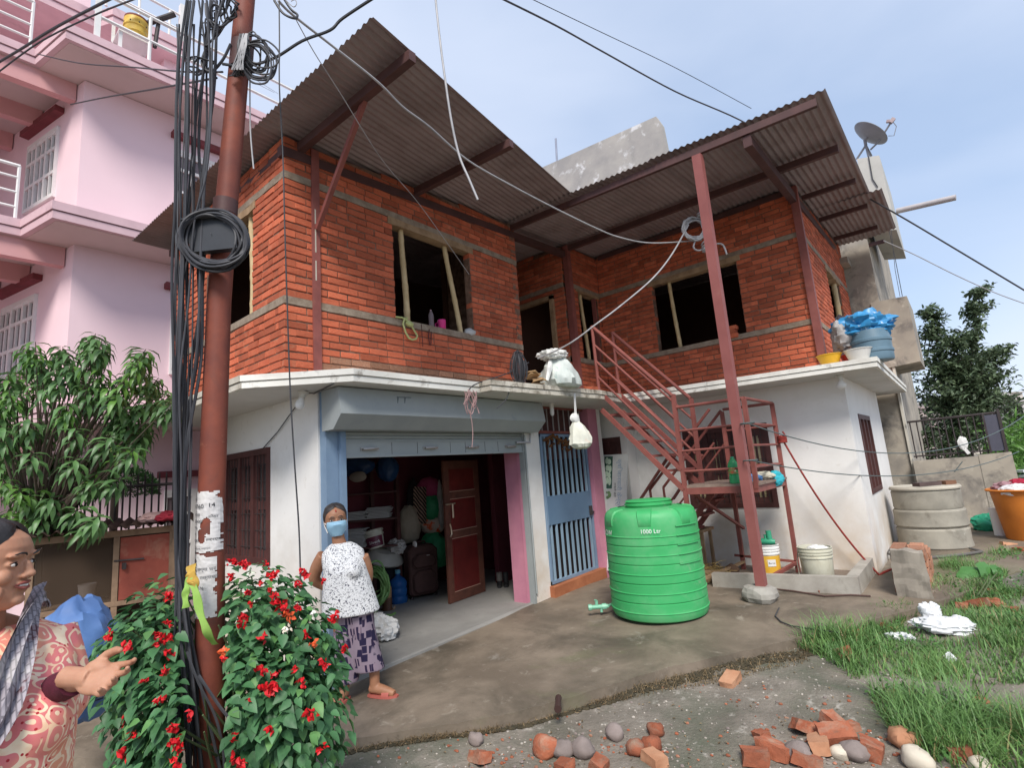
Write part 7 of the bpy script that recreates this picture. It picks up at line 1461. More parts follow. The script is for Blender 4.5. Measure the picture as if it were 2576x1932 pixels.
def head_parts(o, F, S, U, h):
    def L(x,y,z): return o+F*(x*h)+S*(y*h)+U*(z*h)
    m = MB(); rows = []
    for z,f,b,w in ((-.02,.30,.02,.10),(.02,.36,.06,.15),(.08,.40,.10,.205),(.15,.405,.16,.255),(.24,.405,.26,.30),(.34,.41,.36,.325),(.44,.405,.43,.338),(.52,.395,.46,.342),(.60,.415,.475,.345),(.70,.415,.48,.338),(.80,.37,.46,.305),(.89,.28,.39,.24),(.955,.16,.26,.15),(.99,.05,.12,.06)):
        r_ = []
        for k in range(36):
            a_ = 2*pi*k/36; c_,s_ = cos(a_),sin(a_); e = 2.25; x = (abs(c_)**(2/e))*(f if c_ > 0 else -b); y = (abs(s_)**(2/e))*w*(1 if s_ > 0 else -1); r_.append(L(x,y,z))
        rows.append(r_)
    TZ_ = [(-.02,.30,.02,.10),(.02,.36,.06,.15),(.08,.40,.10,.205),(.15,.405,.16,.255),(.24,.405,.26,.30),(.34,.41,.36,.325),(.44,.405,.43,.338),(.52,.395,.46,.342),(.60,.415,.475,.345),(.70,.415,.48,.338),(.80,.37,.46,.305),(.89,.28,.39,.24),(.955,.16,.26,.15),(.99,.05,.12,.06),(1.01,.0,.02,.0)]
    global HSF
    def HSF(z,a_,off):
        f,b,w = [float(np.interp(z,[t_[0] for t_ in TZ_],[t_[i_] for t_ in TZ_])) for i_ in (1,2,3)]; e = 2.25; c_,s_ = cos(a_),sin(a_)
        return L((abs(c_)**(2/e))*((f+off) if c_ > 0 else -(b+off)),(abs(s_)**(2/e))*(w+off)*(1 if s_ > 0 else -1),z+(off*.9 if z > .8 else 0))
    V = [p for r_ in rows for p in r_]; n = 36; Fc = [(i*n+k,i*n+(k+1)%n,(i+1)*n+(k+1)%n,(i+1)*n+k) for i in range(len(rows)-1) for k in range(n)]+[tuple(range(n))[::-1],tuple((len(rows)-1)*n+k for k in range(n))]
    m.add(V,Fc)
    B = Matrix((F,S,U)).transposed()
    def E(x,y,z,a,b,c,rot=0): m.ell(L(x,y,z),(a*h,b*h,c*h),14,10,B @ Matrix.Rotation(rot,3,'Y'))
    E(.445,0,.445,.05,.045,.10,-.35); E(.475,0,.385,.055,.052,.045); E(.445,.055,.365,.040,.034,.032); E(.445,-.055,.365,.040,.034,.032)   # nose
    E(.41,0,.282,.042,.105,.022); E(.405,0,.232,.045,.088,.026); E(.375,0,.09,.065,.095,.065)      # lips, chin
    for q in (1,-1):
        E(.385,q*.14,.605,.05,.12,.032); E(.315,q*.185,.37,.08,.09,.09); E(.352,q*.145,.508,.05,.075,.042); E(-.02,q*.345,.44,.075,.028,.11,.2); E(.24,q*.21,.20,.11,.06,.10)
    return m, L, B
def head_kids(par, L, B, h, hair, mouth_open=False, bun=True):
    EYEW = plain('eye_white',(.62,.58,.54),.25,bump=0) if 'eye_white' not in bpy.data.materials else bpy.data.materials['eye_white']
    BRN = plain('iris',(.015,.009,.007),.15,bump=0) if 'iris' not in bpy.data.materials else bpy.data.materials['iris']
    LIP = plain('lip',(.30,.085,.07),.45,bump=0) if 'lip' not in bpy.data.materials else bpy.data.materials['lip']
    for q in (1,-1):
        m = MB(); m.ell(L(.374,q*.148,.503),(.040*h,.052*h,.024*h),14,10,B); e = obj('eye', m, EYEW, par, smooth=True)
        m = MB(); m.ell(L(.402,q*.150,.505),(.016*h,.025*h,.022*h),12,8,B); obj('iris', m, BRN, e, smooth=True)
        m = MB(); m.tube([L(.378,q*.085,.528),L(.405,q*.145,.534),L(.375,q*.21,.518)],[.003*h,.0055*h,.003*h],6); obj('lashes', m, BRN, e, smooth=True)
        m = MB(); m.tube([L(.448,q*.055,.603),L(.462,q*.10,.628),L(.450,q*.155,.636),L(.395,q*.225,.612)],[.008*h,.013*h,.012*h,.004*h],6); obj('eyebrow', m, hair, par, smooth=True)
    m = MB(); m.tube([L(.40,-.12,.262),L(.445,-.05,.288),L(.452,0,.282),L(.445,.05,.288),L(.40,.12,.262)],[.004*h,.018*h,.017*h,.018*h,.004*h],8); m.tube([L(.40,-.115,.252),L(.44,-.05,.226),L(.448,0,.222),L(.44,.05,.226),L(.40,.115,.252)],[.004*h,.020*h,.022*h,.020*h,.004*h],8); lip = obj('lips', m, LIP, par, smooth=True)
    if mouth_open:
        m = MB(); m.tube([L(.425,-.075,.258),L(.452,0,.254),L(.425,.075,.258)],[.008*h,.0155*h,.008*h],8); obj('teeth', m, plain('teeth',(.75,.70,.64),.3,bump=0), lip, smooth=True)
    m = MB(); rows = []
    for z in (-.0,.08,.16,.24,.32,.40,.48,.56,.64,.70,.75,.80,.84,.88,.92,.955,.985,1.0):
        th = float(np.interp(z,[0,.36,.48,.60,.70,.78,.86,.91],[1.75,1.50,1.36,1.20,1.02,.74,.28,.0])); r_ = []
        for k in range(41):
            a_ = th+(2*pi-2*th)*k/40; e_ = min(1,min(k,40-k)/4) if th > 0 else 1; r_.append(HSF(z,a_,.004+e_*(.035+.012*sin(a_*9+z*5)*.5)))
        rows.append(r_)
    m.grid(rows); m.ell(L(-.03,0,.93),(.20*h,.17*h,.09*h),18,10,B); m.ell(L(-.30,0,.28),(.20*h,.22*h,.22*h),18,12,B)
    if bun: m.ell(L(-.55,0,.46),(.15*h,.18*h,.16*h),18,12,B)
    obj('hair', m, hair, par, smooth=True)
def limb(m, pts, rads, n=14): m.tube(smooth_path([Vector(p) for p in pts],5) if len(pts) > 2 else pts, list(np.interp(np.linspace(0,len(pts)-1,(len(pts)-1)*5+1 if len(pts) > 2 else 2), range(len(pts)), rads)), n)
def loft(m, rings, n=36):      # rings of (centre, F half, S half) with axes
    V = []
    for c,F,a,S,b,*e in rings:
        ex = e[0] if e else 2.2
        for k in range(n):
            t = 2*pi*k/n; c_,s_ = cos(t),sin(t); V.append(c+F*(a*abs(c_)**(2/ex)*(1 if c_ > 0 else -1))+S*(b*abs(s_)**(2/ex)*(1 if s_ > 0 else -1)))
    r_ = len(rings); m.add(V,[(i*n+k,i*n+(k+1)%n,(i+1)*n+(k+1)%n,(i+1)*n+k) for i in range(r_-1) for k in range(n)]+[tuple(range(n))[::-1],tuple((r_-1)*n+k for k in range(n))])
def hand(m, w, D, N_, T, s, curl=.5):      # wrist, pointing direction, palm normal, thumb side
    w = Vector(w); D = D.normalized(); N_ = (N_-D*N_.dot(D)).normalized(); T = (T-D*T.dot(D)-N_*T.dot(N_)).normalized(); Bm = Matrix((D,T,N_)).transposed()
    m.ell(w+D*.045*s,(.056*s,.040*s,.0175*s),16,10,Bm); m.ell(w+D*.07*s,(.030*s,.040*s,.014*s),14,8,Bm); m.ell(w+D*.035*s+T*.025*s+N_*.006*s,(.035*s,.02*s,.018*s),12,8,Bm); limb(m,[w-D*.05*s,w,w+D*.03*s],[.026*s,.025*s,.028*s])
    for k,(off,ln) in enumerate(((.035,.070),(.0125,.079),(-.0105,.074),(-.033,.057))):
        b = w+D*(.088-.006*abs(k-1))*s+T*off*s; p = b; P = [w+D*.05*s+T*off*.8*s,b]; a_ = .12+curl*.30+.13*k
        for seg,f in enumerate((.45,.32,.25)):
            d = D*cos(a_)+N_*sin(a_)+T*(.10*(1.2-k)*(.5-seg*.2)); p = p+d.normalized()*ln*f*s; P.append(p); a_ += curl*(.55+.08*k)
        m.tube(P,[.0092*s,.0088*s,.0080*s,.0073*s,.0060*s],9)
        m.ell(P[-1],(.0064*s,)*3,8,6)
    b = w+D*.018*s+T*.030*s; P = [b-D*.01*s,b,b+(D*.55+T*.6+N_*.25).normalized()*.036*s,b+(D*.75+T*.45+N_*.35).normalized()*.066*s,b+(D*.86+T*.32+N_*.42).normalized()*.088*s]; m.tube(P,[.014*s,.0145*s,.0115*s,.010*s,.0075*s],9); m.ell(P[-1],(.0073*s,)*3,8,6)
def swirl_mat():
    m = PM('paisley_print',(.60,.12,.12),(.50,.08,.10),sc=5,rough=.75,bump=.12,bsc=60); t = m.node_tree; P = princ(m); v = vec_nodes(t)
    nzv = N(t,'ShaderNodeTexNoise'); nzv.inputs['Scale'].default_value = 9; lk(t,v,nzv.inputs['Vector']); va = N(t,'ShaderNodeMix',data_type='VECTOR'); va.inputs[0].default_value = .10; lk(t,v,va.inputs[4]); lk(t,nzv.outputs['Color'],va.inputs[5])
    vo = N(t,'ShaderNodeTexVoronoi'); vo.inputs['Scale'].default_value = 27; lk(t,va.outputs[1],vo.inputs['Vector'])
    mm = N(t,'ShaderNodeMath',operation='MULTIPLY'); mm.inputs[1].default_value = 17; lk(t,vo.outputs['Distance'],mm.inputs[0]); sn = N(t,'ShaderNodeMath',operation='SINE'); lk(t,mm.outputs[0],sn.inputs[0])
    c1 = ramp_(t,sn.outputs[0],[(.32,(0,0,0)),(.48,(1,1,1))]); base = ramp_(t,noise_(t,v,7,3),[(.40,(.72,.20,.20)),(.62,(.76,.33,.20))]); crm = ramp_(t,noise_(t,v,21,3),[(.4,(.86,.56,.36)),(.6,(.90,.73,.52))])
    col = mixc(t,c1,base,crm)
    v2 = N(t,'ShaderNodeTexVoronoi'); v2.inputs['Scale'].default_value = 62; lk(t,v,v2.inputs['Vector']); c2 = ramp_(t,v2.outputs['Distance'],[(.16,(1,1,1)),(.22,(0,0,0))]); c3 = ramp_(t,noise_(t,v,13,2),[(.5,(0,0,0)),(.56,(1,1,1))]); mul = mixc(t,1.0,c2,c3,'MULTIPLY'); col = mixc(t,mul,col,(.42,.02,.03))
    lk(t,col,P.inputs['Base Color']); return m
# ---- woman in the printed kurta, close at the left
F = (RH*.86-FH*.46).normalized(); S = Vector((-F.y,F.x,0)); U = Vector((0,0,1)); HD_ = 1.30
foot = RV(40,1900,HD_); foot.z = ghgt(foot.x,foot.y)
w1 = thing('person', tuple(foot), 'woman in a pink and orange printed kurta and grey scarf gesturing at the left edge', 'person')
ho = RV(-54,1534,HD_); hh = .202; Fh_ = (RH*.95+FH*.20).normalized(); Ft = (Fh_*.995-U*.06).normalized(); Ut = (U-Ft*U.dot(Ft)).normalized(); Sh_ = Ut.cross(Ft)
hm, L, Bh = head_parts(ho,Ft,Sh_,Ut,hh)
limb(hm,[ho-F*.045-U*.12,ho-F*.02+U*.0,ho-F*.03+U*.10],[.068,.055,.056])
NB = ho-F*.045-U*.032     # base of the neck
def at(f,s,z): return NB+F*f+S*s+U*z
# shoulders, chest and arms of the body
loft(hm,[(at(-.02,0,-1.42+.0),F,.10,S,.14),(at(-.02,0,-.75),F,.12,S,.155),(at(0,0,-.45),F,.125,S,.15),(at(.02,0,-.25),F,.125,S,.16),(at(.0,0,-.10),F,.10,S,.17),(at(-.01,0,-.03),F,.06,S,.13),(at(-.0,0,.01),F,.05,S,.06)])
wr = RV(205,1706,1.27); elb = at(.10,-.20,-.28); sh2 = at(-.01,-.17,-.07)
wrf = wr
limb(hm,[at(-.01,.17,-.07),at(.05,.19,-.22),at(.08,.14,-.24)],[.052,.045,.038])
limb(hm,[sh2,at(-.02,-.215,-.25),at(-.0,-.22,-.42),at(.03,-.21,-.62)],[.052,.046,.038,.03])
far = RV(100,1752,1.40); limb(hm,[at(.08,.14,-.24),far,far.lerp(wrf,.5),wrf],[.036,.033,.028,.022])
HDir = (RH*.98-FH*.1-U*.08).normalized(); hand(hm,wrf,HDir,(U*.62-FH*.78),(U*.8+FH*.5),.88,.50)
hand(hm,at(.03,-.21,-.62),(-U+F*.2),S,F,.9,.3)
for s_ in (-.08,.08): limb(hm,[at(-.02,s_,-.70),at(-.01,s_,-1.05),at(-.03,s_,foot.z-NB.z+.08)],[.085,.062,.045]); limb(hm,[at(-.04,s_,foot.z-NB.z+.05),at(.05,s_,foot.z-NB.z+.035),at(.14,s_,foot.z-NB.z+.025)],[.042,.038,.026])
body = obj('body', fuse(hm,.0028,2), None, w1); body.data.materials.clear(); body.data.materials.append(SKIN)
head_kids(w1,L,Bh,hh,HAIR,True)
KUR = swirl_mat(); m = MB()
def fold(rings, amp, freq, sd): return rings
loft(m,[(at(.05,0,-1.10),F,.24,S,.27,2),(at(.05,0,-.80),F,.215,S,.24,2),(at(.055,0,-.52),F,.175,S,.20,2),(at(.055,0,-.40),F,.165,S,.19,2),(at(.06,0,-.27),F,.165,S,.19,2.2),(at(.05,0,-.20),F,.155,S,.195,2.3),(at(.025,0,-.12),F,.125,S,.20,2.3),(at(.0,0,-.055),F,.095,S,.185,2.2),(at(-.015,0,-.02),F,.075,S,.13,2)],48)
m.ell(at(.15,-.075,-.235),(.085,.085,.085),18,12); m.ell(at(.15,.075,-.235),(.085,.085,.085),18,12)
limb(m,[at(-.01,-.165,-.06),at(-.02,-.225,-.25),at(-.01,-.235,-.42),at(.02,-.225,-.60)],[.072,.070,.062,.052]); limb(m,[at(-.01,.16,-.07),at(.05,.18,-.22),at(.07,.14,-.25)],[.062,.056,.05])
kb = MB(); kb = m; kme = fuse(kb,.007,4); ko = obj('kurta', kme, None, w1); kme.materials.clear(); kme.materials.append(KUR)
cuf = MB(); limb(cuf,[far.lerp(wrf,.05),far.lerp(wrf,.5),far.lerp(wrf,.86)],[.038,.035,.031]); obj('cuff', cuf, PM('maroon_knit',(.10,.012,.03),(.07,.008,.02),sc=40,rough=.9,bump=.4,bsc=150), w1, smooth=True)
trs = MB()
for s_ in (-.085,.085): limb(trs,[at(-.0,s_,-.85),at(.0,s_,-1.15),at(-.02,s_,foot.z-NB.z+.10)],[.10,.08,.065])
obj('trousers', trs, plain('maroon_trouser',(.12,.02,.035),.85), w1, smooth=True)
SCF = PM('scarf',(.34,.31,.33),(.26,.24,.27),sc=6,rough=.85,bump=.15,stain=[(8,(.14,.03,.03),.56,.6),(6,(.55,.52,.50),.6,.64)])
t_ = SCF.node_tree; bt2 = N(t_,'ShaderNodeTexBrick'); bt2.inputs['Scale'].default_value = 28; bt2.inputs['Mortar Size'].default_value = .045; bt2.inputs['Color1'].default_value = (.40,.37,.40,1); bt2.inputs['Color2'].default_value = (.30,.26,.28,1); bt2.inputs['Mortar'].default_value = (.06,.05,.06,1); lk(t_,vec_nodes(t_),bt2.inputs['Vector']); src = princ(SCF).inputs['Base Color'].links[0].from_socket; lk(t_,mixc(t_,.55,src,bt2.outputs[0]),princ(SCF).inputs['Base Color'])
m = MB(); rows = []
path = smooth_path([at(-.06,.16,.0),at(.0,.125,.04),at(.085,.075,.0),at(.165,.03,-.08),at(.225,-.015,-.17),at(.235,-.08,-.26),at(.195,-.16,-.32),at(.10,-.235,-.38),at(-.02,-.27,-.42)],6)
for i,p in enumerate(path):
    f = i/(len(path)-1); d = (path[min(i+1,len(path)-1)]-path[max(i-1,0)]).normalized(); nn = (p-at(0,0,p.z-NB.z)); nn.z = 0; nn.normalize(); wv_ = d.cross(nn).normalized(); wd = .035+.035*sin(pi*min(1,f*1.1))
    rows.append([p+wv_*(wd*(q/6-.5))+nn*(.012*sin(q*2.2+f*5)+.008) for q in range(7)])
m.grid(rows); m.grid([[p-(0.006*(p-at(0,0,p.z-NB.z)).normalized()) for p in r_][::-1] for r_ in rows]); obj('scarf', m, SCF, w1, smooth=True)
m = MB(); cp = [at(.055*cos(a_)+.02,.062*sin(a_),-.005-.035*max(0,cos(a_))) for a_ in np.linspace(-2.6,2.6,30)]
for p in cp[::2]: m.ell(p,(.0035,)*3,6,4)
m.ell(at(.085,0,-.05),(.006,)*3,8,6); obj('necklace', m, plain('gold',(.75,.55,.25),.25,metal=.8,bump=0), w1, smooth=True)
# ---- woman with a face mask standing in the yard
fg = RG(905,1718); foot = Vector((fg.x,fg.y,gz(fg.x,fg.y))); WD = 4.88; foot = RV(905,1700,WD); foot.z = gz(foot.x,foot.y)
w2 = thing('person', tuple(foot), 'woman in a blue face mask, speckled sleeveless top and purple patterned trousers', 'person')
def wz(py,px=860): return RV(px,py,WD).z
F = (-FH*.93+RH*.30).normalized(); S = Vector((-F.y,F.x,0)); 
if S.dot(RH) < 0: S = -S
hh = wz(1268)-wz(1346); hc = RV(846,1346,WD)-F*.06; Ft = (F-U*.05+RH*.12).normalized(); Ut = (U-RH*.06); Ut = (Ut-Ft*Ut.dot(Ft)).normalized(); Sh = Ut.cross(Ft)
hm, L, Bh = head_parts(hc,Ft,Sh,Ut,hh)
def pt(px,py,f=0): return RV(px,py,WD)+F*f
limb(hm,[pt(858,1385,-.02),pt(851,1355,-.02),pt(848,1330,-.03)],[.068,.056,.056])
loft(hm,[(pt(888,1600,-.0),F,.10,S,.15),(pt(878,1530,0),F,.12,S,.165),(pt(868,1450,0),F,.115,S,.15),(pt(864,1400,-.01),F,.09,S,.16),(pt(860,1378,-.02),F,.05,S,.09)])
limb(hm,[pt(815,1398,-.02),pt(797,1430,-.05),pt(790,1462,-.09),pt(812,1482,-.16),pt(845,1497,-.19)],[.062,.058,.050,.042,.032]); hand(hm,pt(845,1497,-.19),(S*.8-U*.2),F,-U,.95,.6)
limb(hm,[pt(912,1400,-.02),pt(925,1440,-.07),pt(922,1472,-.12),pt(900,1490,-.17),pt(880,1500,-.20)],[.055,.05,.045,.038,.03]); hand(hm,pt(880,1500,-.20),(-S*.8-U*.2),F,-U,.95,.6)
for hp_,kn,an,toe in ((pt(868,1560),pt(872,1640,.02),Vector((0,0,0))+foot+RH*-.14+Vector((0,0,.09)),foot+RH*-.19-FH*.12+Vector((0,0,.02))),(pt(905,1560),pt(918,1630,.0),pt(942,1690,-.02),pt(990,1698,.04))):
    limb(hm,[hp_,kn,an],[.09,.065,.045]); dft = (toe-an); dft.z = 0; an2 = an.copy(); g0_ = gz(an.x,an.y)
    limb(hm,[Vector((an.x,an.y,g0_+.07))-dft*.2,Vector((an.x,an.y,g0_+.06))+dft*.35,Vector((toe.x,toe.y,g0_+.03))],[.042,.042,.030]); limb(hm,[an,Vector((an.x,an.y,g0_+.06))],[.045,.042])
body = obj('body', fuse(hm,.007,2), None, w2); body.data.materials.clear(); body.data.materials.append(SKIN2)
head_kids(w2,L,Bh,hh,GREYH,False)
m = MB(); rows = []
MASKM = PM('mask_blue',(.36,.58,.72),(.30,.52,.68),sc=9,rough=.8,bump=.1)
for j,(z,f,w) in enumerate(((.46,.425,.27),(.43,.52,.30),(.36,.56,.31),(.27,.53,.31),(.17,.47,.28),(.05,.44,.22),(-.01,.40,.17))):
    rows.append([L(f*max(.0,cos(q*1.25))**.55*1.03+.02,w*1.02*sin(q*1.25)*1.06,z+.02*(1-abs(q))+(.01*sin(j*3))) for q in np.linspace(-1,1,17)])
m.grid(rows); m.grid([[p+Ft*.006 for p in r_][::-1] for r_ in rows]); mk = obj('face_mask', m, MASKM, w2, smooth=True)
m = MB()
for q in (1,-1): m.tube([L(.17,q*.31,.38),L(.0,q*.36,.42),L(-.05,q*.36,.46)],.008*hh*2,5); m.tube([L(.15,q*.28,.1),L(.02,q*.345,.3),L(-.04,q*.36,.42)],.008*hh*2,5)
obj('mask_loop', m, WHITEP, mk)
m = MB(); m.ell(L(.40,.0,.80),(.012*hh,.018*hh,.045*hh),8,6,Bh); obj('tika', m, plain('red_powder',(.5,.02,.02),.8,bump=0), w2, smooth=True)
SPK = PM('speckled_top',(.80,.79,.77),(.74,.73,.72),sc=6,rough=.85,bump=.15,bsc=40); t_ = SPK.node_tree; v_ = vec_nodes(t_); src = princ(SPK).inputs['Base Color'].links[0].from_socket
sp1 = ramp_(t_,noise_(t_,v_,58,3,.6,.8),[(.56,(0,0,0)),(.60,(1,1,1))]); c_ = mixc(t_,sp1,src,(.06,.06,.09)); sp2 = ramp_(t_,noise_(t_,v_,95,2,.5,.3),[(.60,(0,0,0)),(.63,(1,1,1))]); c_ = mixc(t_,sp2,c_,(.35,.34,.33)); lk(t_,c_,princ(SPK).inputs['Base Color'])
m = MB(); loft(m,[(pt(884,1540,.01),F,.20,S,.245,2.2),(pt(880,1515,.015),F,.19,S,.232,2.2),(pt(874,1470,.02),F,.175,S,.205,2.2),(pt(868,1432,.02),F,.165,S,.185,2.3),(pt(864,1405,.0),F,.135,S,.185,2.4),(pt(863,1388,-.01),F,.10,S,.178,2.3),(pt(861,1374,-.02),F,.078,S,.13,2.2),(pt(859,1366,-.025),F,.066,S,.085,2)],40)
m.ell(pt(845,1432,.12),(.075,)*3,14,10); m.ell(pt(888,1432,.12),(.075,)*3,14,10)
kme = fuse(m,.010,3); ko = obj('top', kme, None, w2); kme.materials.clear(); kme.materials.append(SPK)
PLZ = PM('purple_print',(.20,.15,.20),(.17,.12,.17),sc=5,rough=.85,bump=.1); t_ = PLZ.node_tree; v_ = vec_nodes(t_)
nv = N(t_,'ShaderNodeMapping'); nv.inputs['Scale'].default_value = (17,17,15); lk(t_,v_,nv.inputs[0]); vo = N(t_,'ShaderNodeTexVoronoi',distance='CHEBYCHEV'); vo.inputs['Scale'].default_value = 1; lk(t_,nv.outputs[0],vo.inputs['Vector']); wv = N(t_,'ShaderNodeTexWave',bands_direction='X'); wv.inputs['Scale'].default_value = 14; wv.inputs['Distortion'].default_value = 1; lk(t_,v_,wv.inputs['Vector'])
a1 = ramp_(t_,wv.outputs['Fac'],[(.5,(.025,.015,.05)),(.56,(.30,.22,.27))]); a2 = ramp_(t_,vo.outputs['Color'],[(.45,(0,0,0)),(.5,(1,1,1))]); c_ = mixc(t_,a2,a1,(.02,.014,.05)); a3 = ramp_(t_,vo.outputs['Distance'],[(.42,(0,0,0)),(.46,(1,1,1))]); c_ = mixc(t_,a3,c_,(.30,.23,.28)); lk(t_,c_,princ(PLZ).inputs['Base Color'])
m = MB(); loft(m,[(pt(868,1716,0),F,.10,S,.115,2),(pt(872,1660,.0),F,.115,S,.12,2),(pt(876,1590,.0),F,.13,S,.125,2),(pt(880,1528,.0),F,.14,S,.13,2)],30); loft(m,[(pt(930,1686,-.02),F,.11,S,.13,2),(pt(918,1640,-.01),F,.12,S,.13,2),(pt(906,1580,.0),F,.13,S,.125,2),(pt(894,1528,.0),F,.145,S,.15,2)],30)
kme = fuse(m,.010,3); ko = obj('trousers', kme, None, w2); kme.materials.clear(); kme.materials.append(PLZ)
SLP = plain('coral_slipper',(.48,.13,.10),.6)
for an,toe in ((Vector((0,0,0))+foot+RH*-.14+Vector((0,0,.09)),foot+RH*-.19-FH*.12+Vector((0,0,.02))),(pt(942,1690,-.02),pt(990,1698,.04))):
    m = MB(); g0_ = gz(an.x,an.y); d = toe-an; d.z = 0; d = d.normalized(); s2 = Vector((-d.y,d.x,0)); c = Vector((an.x,an.y,g0_)); ln = (Vector((toe.x,toe.y,0))-Vector((an.x,an.y,0))).length
    pts2 = [c+d*(t*(ln+.09)-.06)+s2*(q*(.042+.010*sin(pi*t))) for t,q in [(0,-.6),(.15,-.9),(.5,-1),(.8,-1),(1,-.4),(1,.4),(.8,1),(.5,1),(.15,.9),(0,.6)]]
    m.add([p+Vector((0,0,.003)) for p in pts2]+[p+Vector((0,0,.022)) for p in pts2],[tuple(range(10))[::-1],tuple(range(10,20))]+[(i,(i+1)%10,10+(i+1)%10,10+i) for i in range(10)])
    rows = [[c+d*(ln*.45+q2*.07)+s2*(.046*cos(a_))+Vector((0,0,.02+.055*sin(a_)*(1-.25*q2))) for a_ in np.linspace(0,pi,10)] for q2 in (0,.5,1)]; m.grid(rows); obj('slipper', m, SLP, w2, smooth=True)
# ================================================================ LOOSE BRICKS, STONES, GRASS
def loose(px, py, sz, mat, label, cat='brick', round_=False, rot=None, name='loose_brick'):
    d = RG(px,py,-.08); d.z = ghgt(d.x,d.y) if cat != 'yardbrick' else gz(d.x,d.y); m = MB(); cat = 'brick' if cat == 'yardbrick' else cat
    if round_: lump(m,(d.x,d.y,d.z+sz*.28),(sz*.55,sz*.48,sz*.42),px*.013+py*.007,14,10)
    else:
        Mx = Matrix.Translation((d.x,d.y,d.z+sz*.2)) @ Matrix.Rotation(rot if rot is not None else px*.37,4,'Z') @ Matrix.Rotation(.25*sin(px),4,'X') @ Matrix.Rotation(.3*cos(py),4,'Y') @ Matrix.Diagonal((sz*(1+.25*sin(px*1.7)),sz*.66,sz*.46,1)); C8 = [Mx @ Vector((x_,y_,z_)) for z_ in (-.5,.5) for x_,y_ in ((-.5,-.5),(.5,-.5),(.5,.5),(-.5,.5))]
        C8 = [p_+Vector((mnoise.noise(p_*9+Vector((px,0,0))),mnoise.noise(p_*9+Vector((0,py,0))),mnoise.noise(p_*9)))*sz*.14 for p_ in C8]; noisy_hexa(m,C8[:4],C8[4:],7,sz*.04,20,Vector((px*.1,py*.1,0)))
    tag(obj(name, m, mat, smooth=45), label, cat)
LB = PM('loose_brick',(.38,.125,.065),(.27,.085,.045),sc=9,rough=.98,bump=.8,bsc=40,bd=.008,rnd=.22,stain=[(6,(.33,.235,.17),.50,.72),(14,(.22,.12,.08),.58,.72)]); PALE = PM('pale_brick',(.50,.27,.16),(.42,.2,.11),sc=7,rough=.95,bump=.5,bsc=40); GST = PM('grey_stone',(.27,.22,.20),(.19,.155,.14),sc=6,rough=.95,bump=.6,bsc=40); WST = plain('white_stone',(.62,.55,.44),.9,bump=.3)
BS = [(1205,1900,.15,LB,'pale topped brick standing on end at the bottom of the picture',0),(1197,1862,.11,GST,'brown stone just above the standing brick',1),(1372,1886,.17,LB,'rounded orange brick lump at the bottom centre',1),(1418,1892,.13,GST,'brownish stone touching the rounded orange brick',1),(1468,1893,.15,GST,'pinkish grey stone right of the orange brick lump',1),(1547,1852,.13,GST,'flat grey stone above the pinkish grey one',1),(1652,1852,.11,LB,'small round orange brick above the pale brick',1),(1598,1893,.12,LB,'dull orange brick left of the pale brick',1),(1642,1886,.12,LB,'orange brick between the round one and the pale brick',1),(1646,1918,.13,PALE,'pale square brick at the bottom edge',0),(1418,1928,.14,LB,'orange brick cut by the bottom edge below the rounded lump',0),(1507,1930,.14,LB,'orange brick at the bottom edge left of the pale brick',0),
(1917,1858,.11,LB,'small two piece brick left of the big broken bricks',0),(2031,1838,.17,LB,'big chunky brick at the lower right',0),(2104,1834,.15,LB,'upright broken brick right of the chunky one',0),(2142,1833,.10,LB,'small dark brick behind the upright broken one',0),(2107,1868,.20,LB,'long broken brick in front of the upright one',0),(1903,1918,.17,LB,'brick lying at the bottom edge below the two piece brick',0),(1952,1896,.16,LB,'dull brick splinter left of the mortar covered piece',0),(2060,1884,.16,PALE,'mortar covered brick strip among the broken bricks',0),(2010,1905,.14,GST,'grey mortar lump among the broken bricks',1),(2030,1920,.13,LB,'orange brick under the grey mortar lump',0),(2195,1896,.17,LB,'cracked brick right of the long broken one',0),(2275,1872,.15,PALE,'yellowish round stone at the edge of the grass',1),(2308,1918,.15,WST,'white flat stone at the bottom right',1),(2115,1902,.10,WST,'small pale stone under the long broken brick',1),(2150,1902,.14,GST,'grey stone beside the small pale one',1),(2420,1903,.15,LB,'faded brick half buried at the bottom right',0),(2463,1925,.09,WST,'tiny white stone at the bottom right corner',1),
(2128,1655,.17,LB,'block of brick at the left tip of the grass',0),(1838,1712,.15,PALE,'flat pinkish stone on the dirt near the dry weeds',0),(2232,1580,.12,LB,'orange brick piece by the white cloth on the grass',0),(2150,1595,.12,LB,'brown brick piece at the yard side of the grass',0),(2462,1530,.17,LB,'long brick in the grass below the pumpkin plant',0),(2510,1532,.14,LB,'brick beside the long one in the grass',0),(2545,1550,.12,LB,'orange brick at the right edge of the grass',0),(2420,1535,.13,LB,'orange brick right of the white cloth',0),(2465,1770,.12,LB,'brick half hidden in the tall grass',0),(2490,1500,.13,LB,'orange brick under the pumpkin leaves',0),(2570,1400,.14,LB,'brick at the foot of the orange tub',0),(2540,1385,.13,PALE,'pale brick at the left foot of the orange tub',0)]
for (px,py,sz,mt,lb,rd) in BS: loose(px,py,sz,mt,lb,'stone' if mt in (GST,WST) else 'brick',bool(rd),name='stone' if mt in (GST,WST) else 'loose_brick')
loose(2066,1508,.09,LB,'small orange brick on the yard in front of the washing kerb','yardbrick'); loose(2136,1502,.05,LB,'tiny brick crumb on the yard near the kerb corner','yardbrick'); loose(2205,1492,.06,WST,'small pale chip on the yard before the brick pier','stone',True,name='stone')
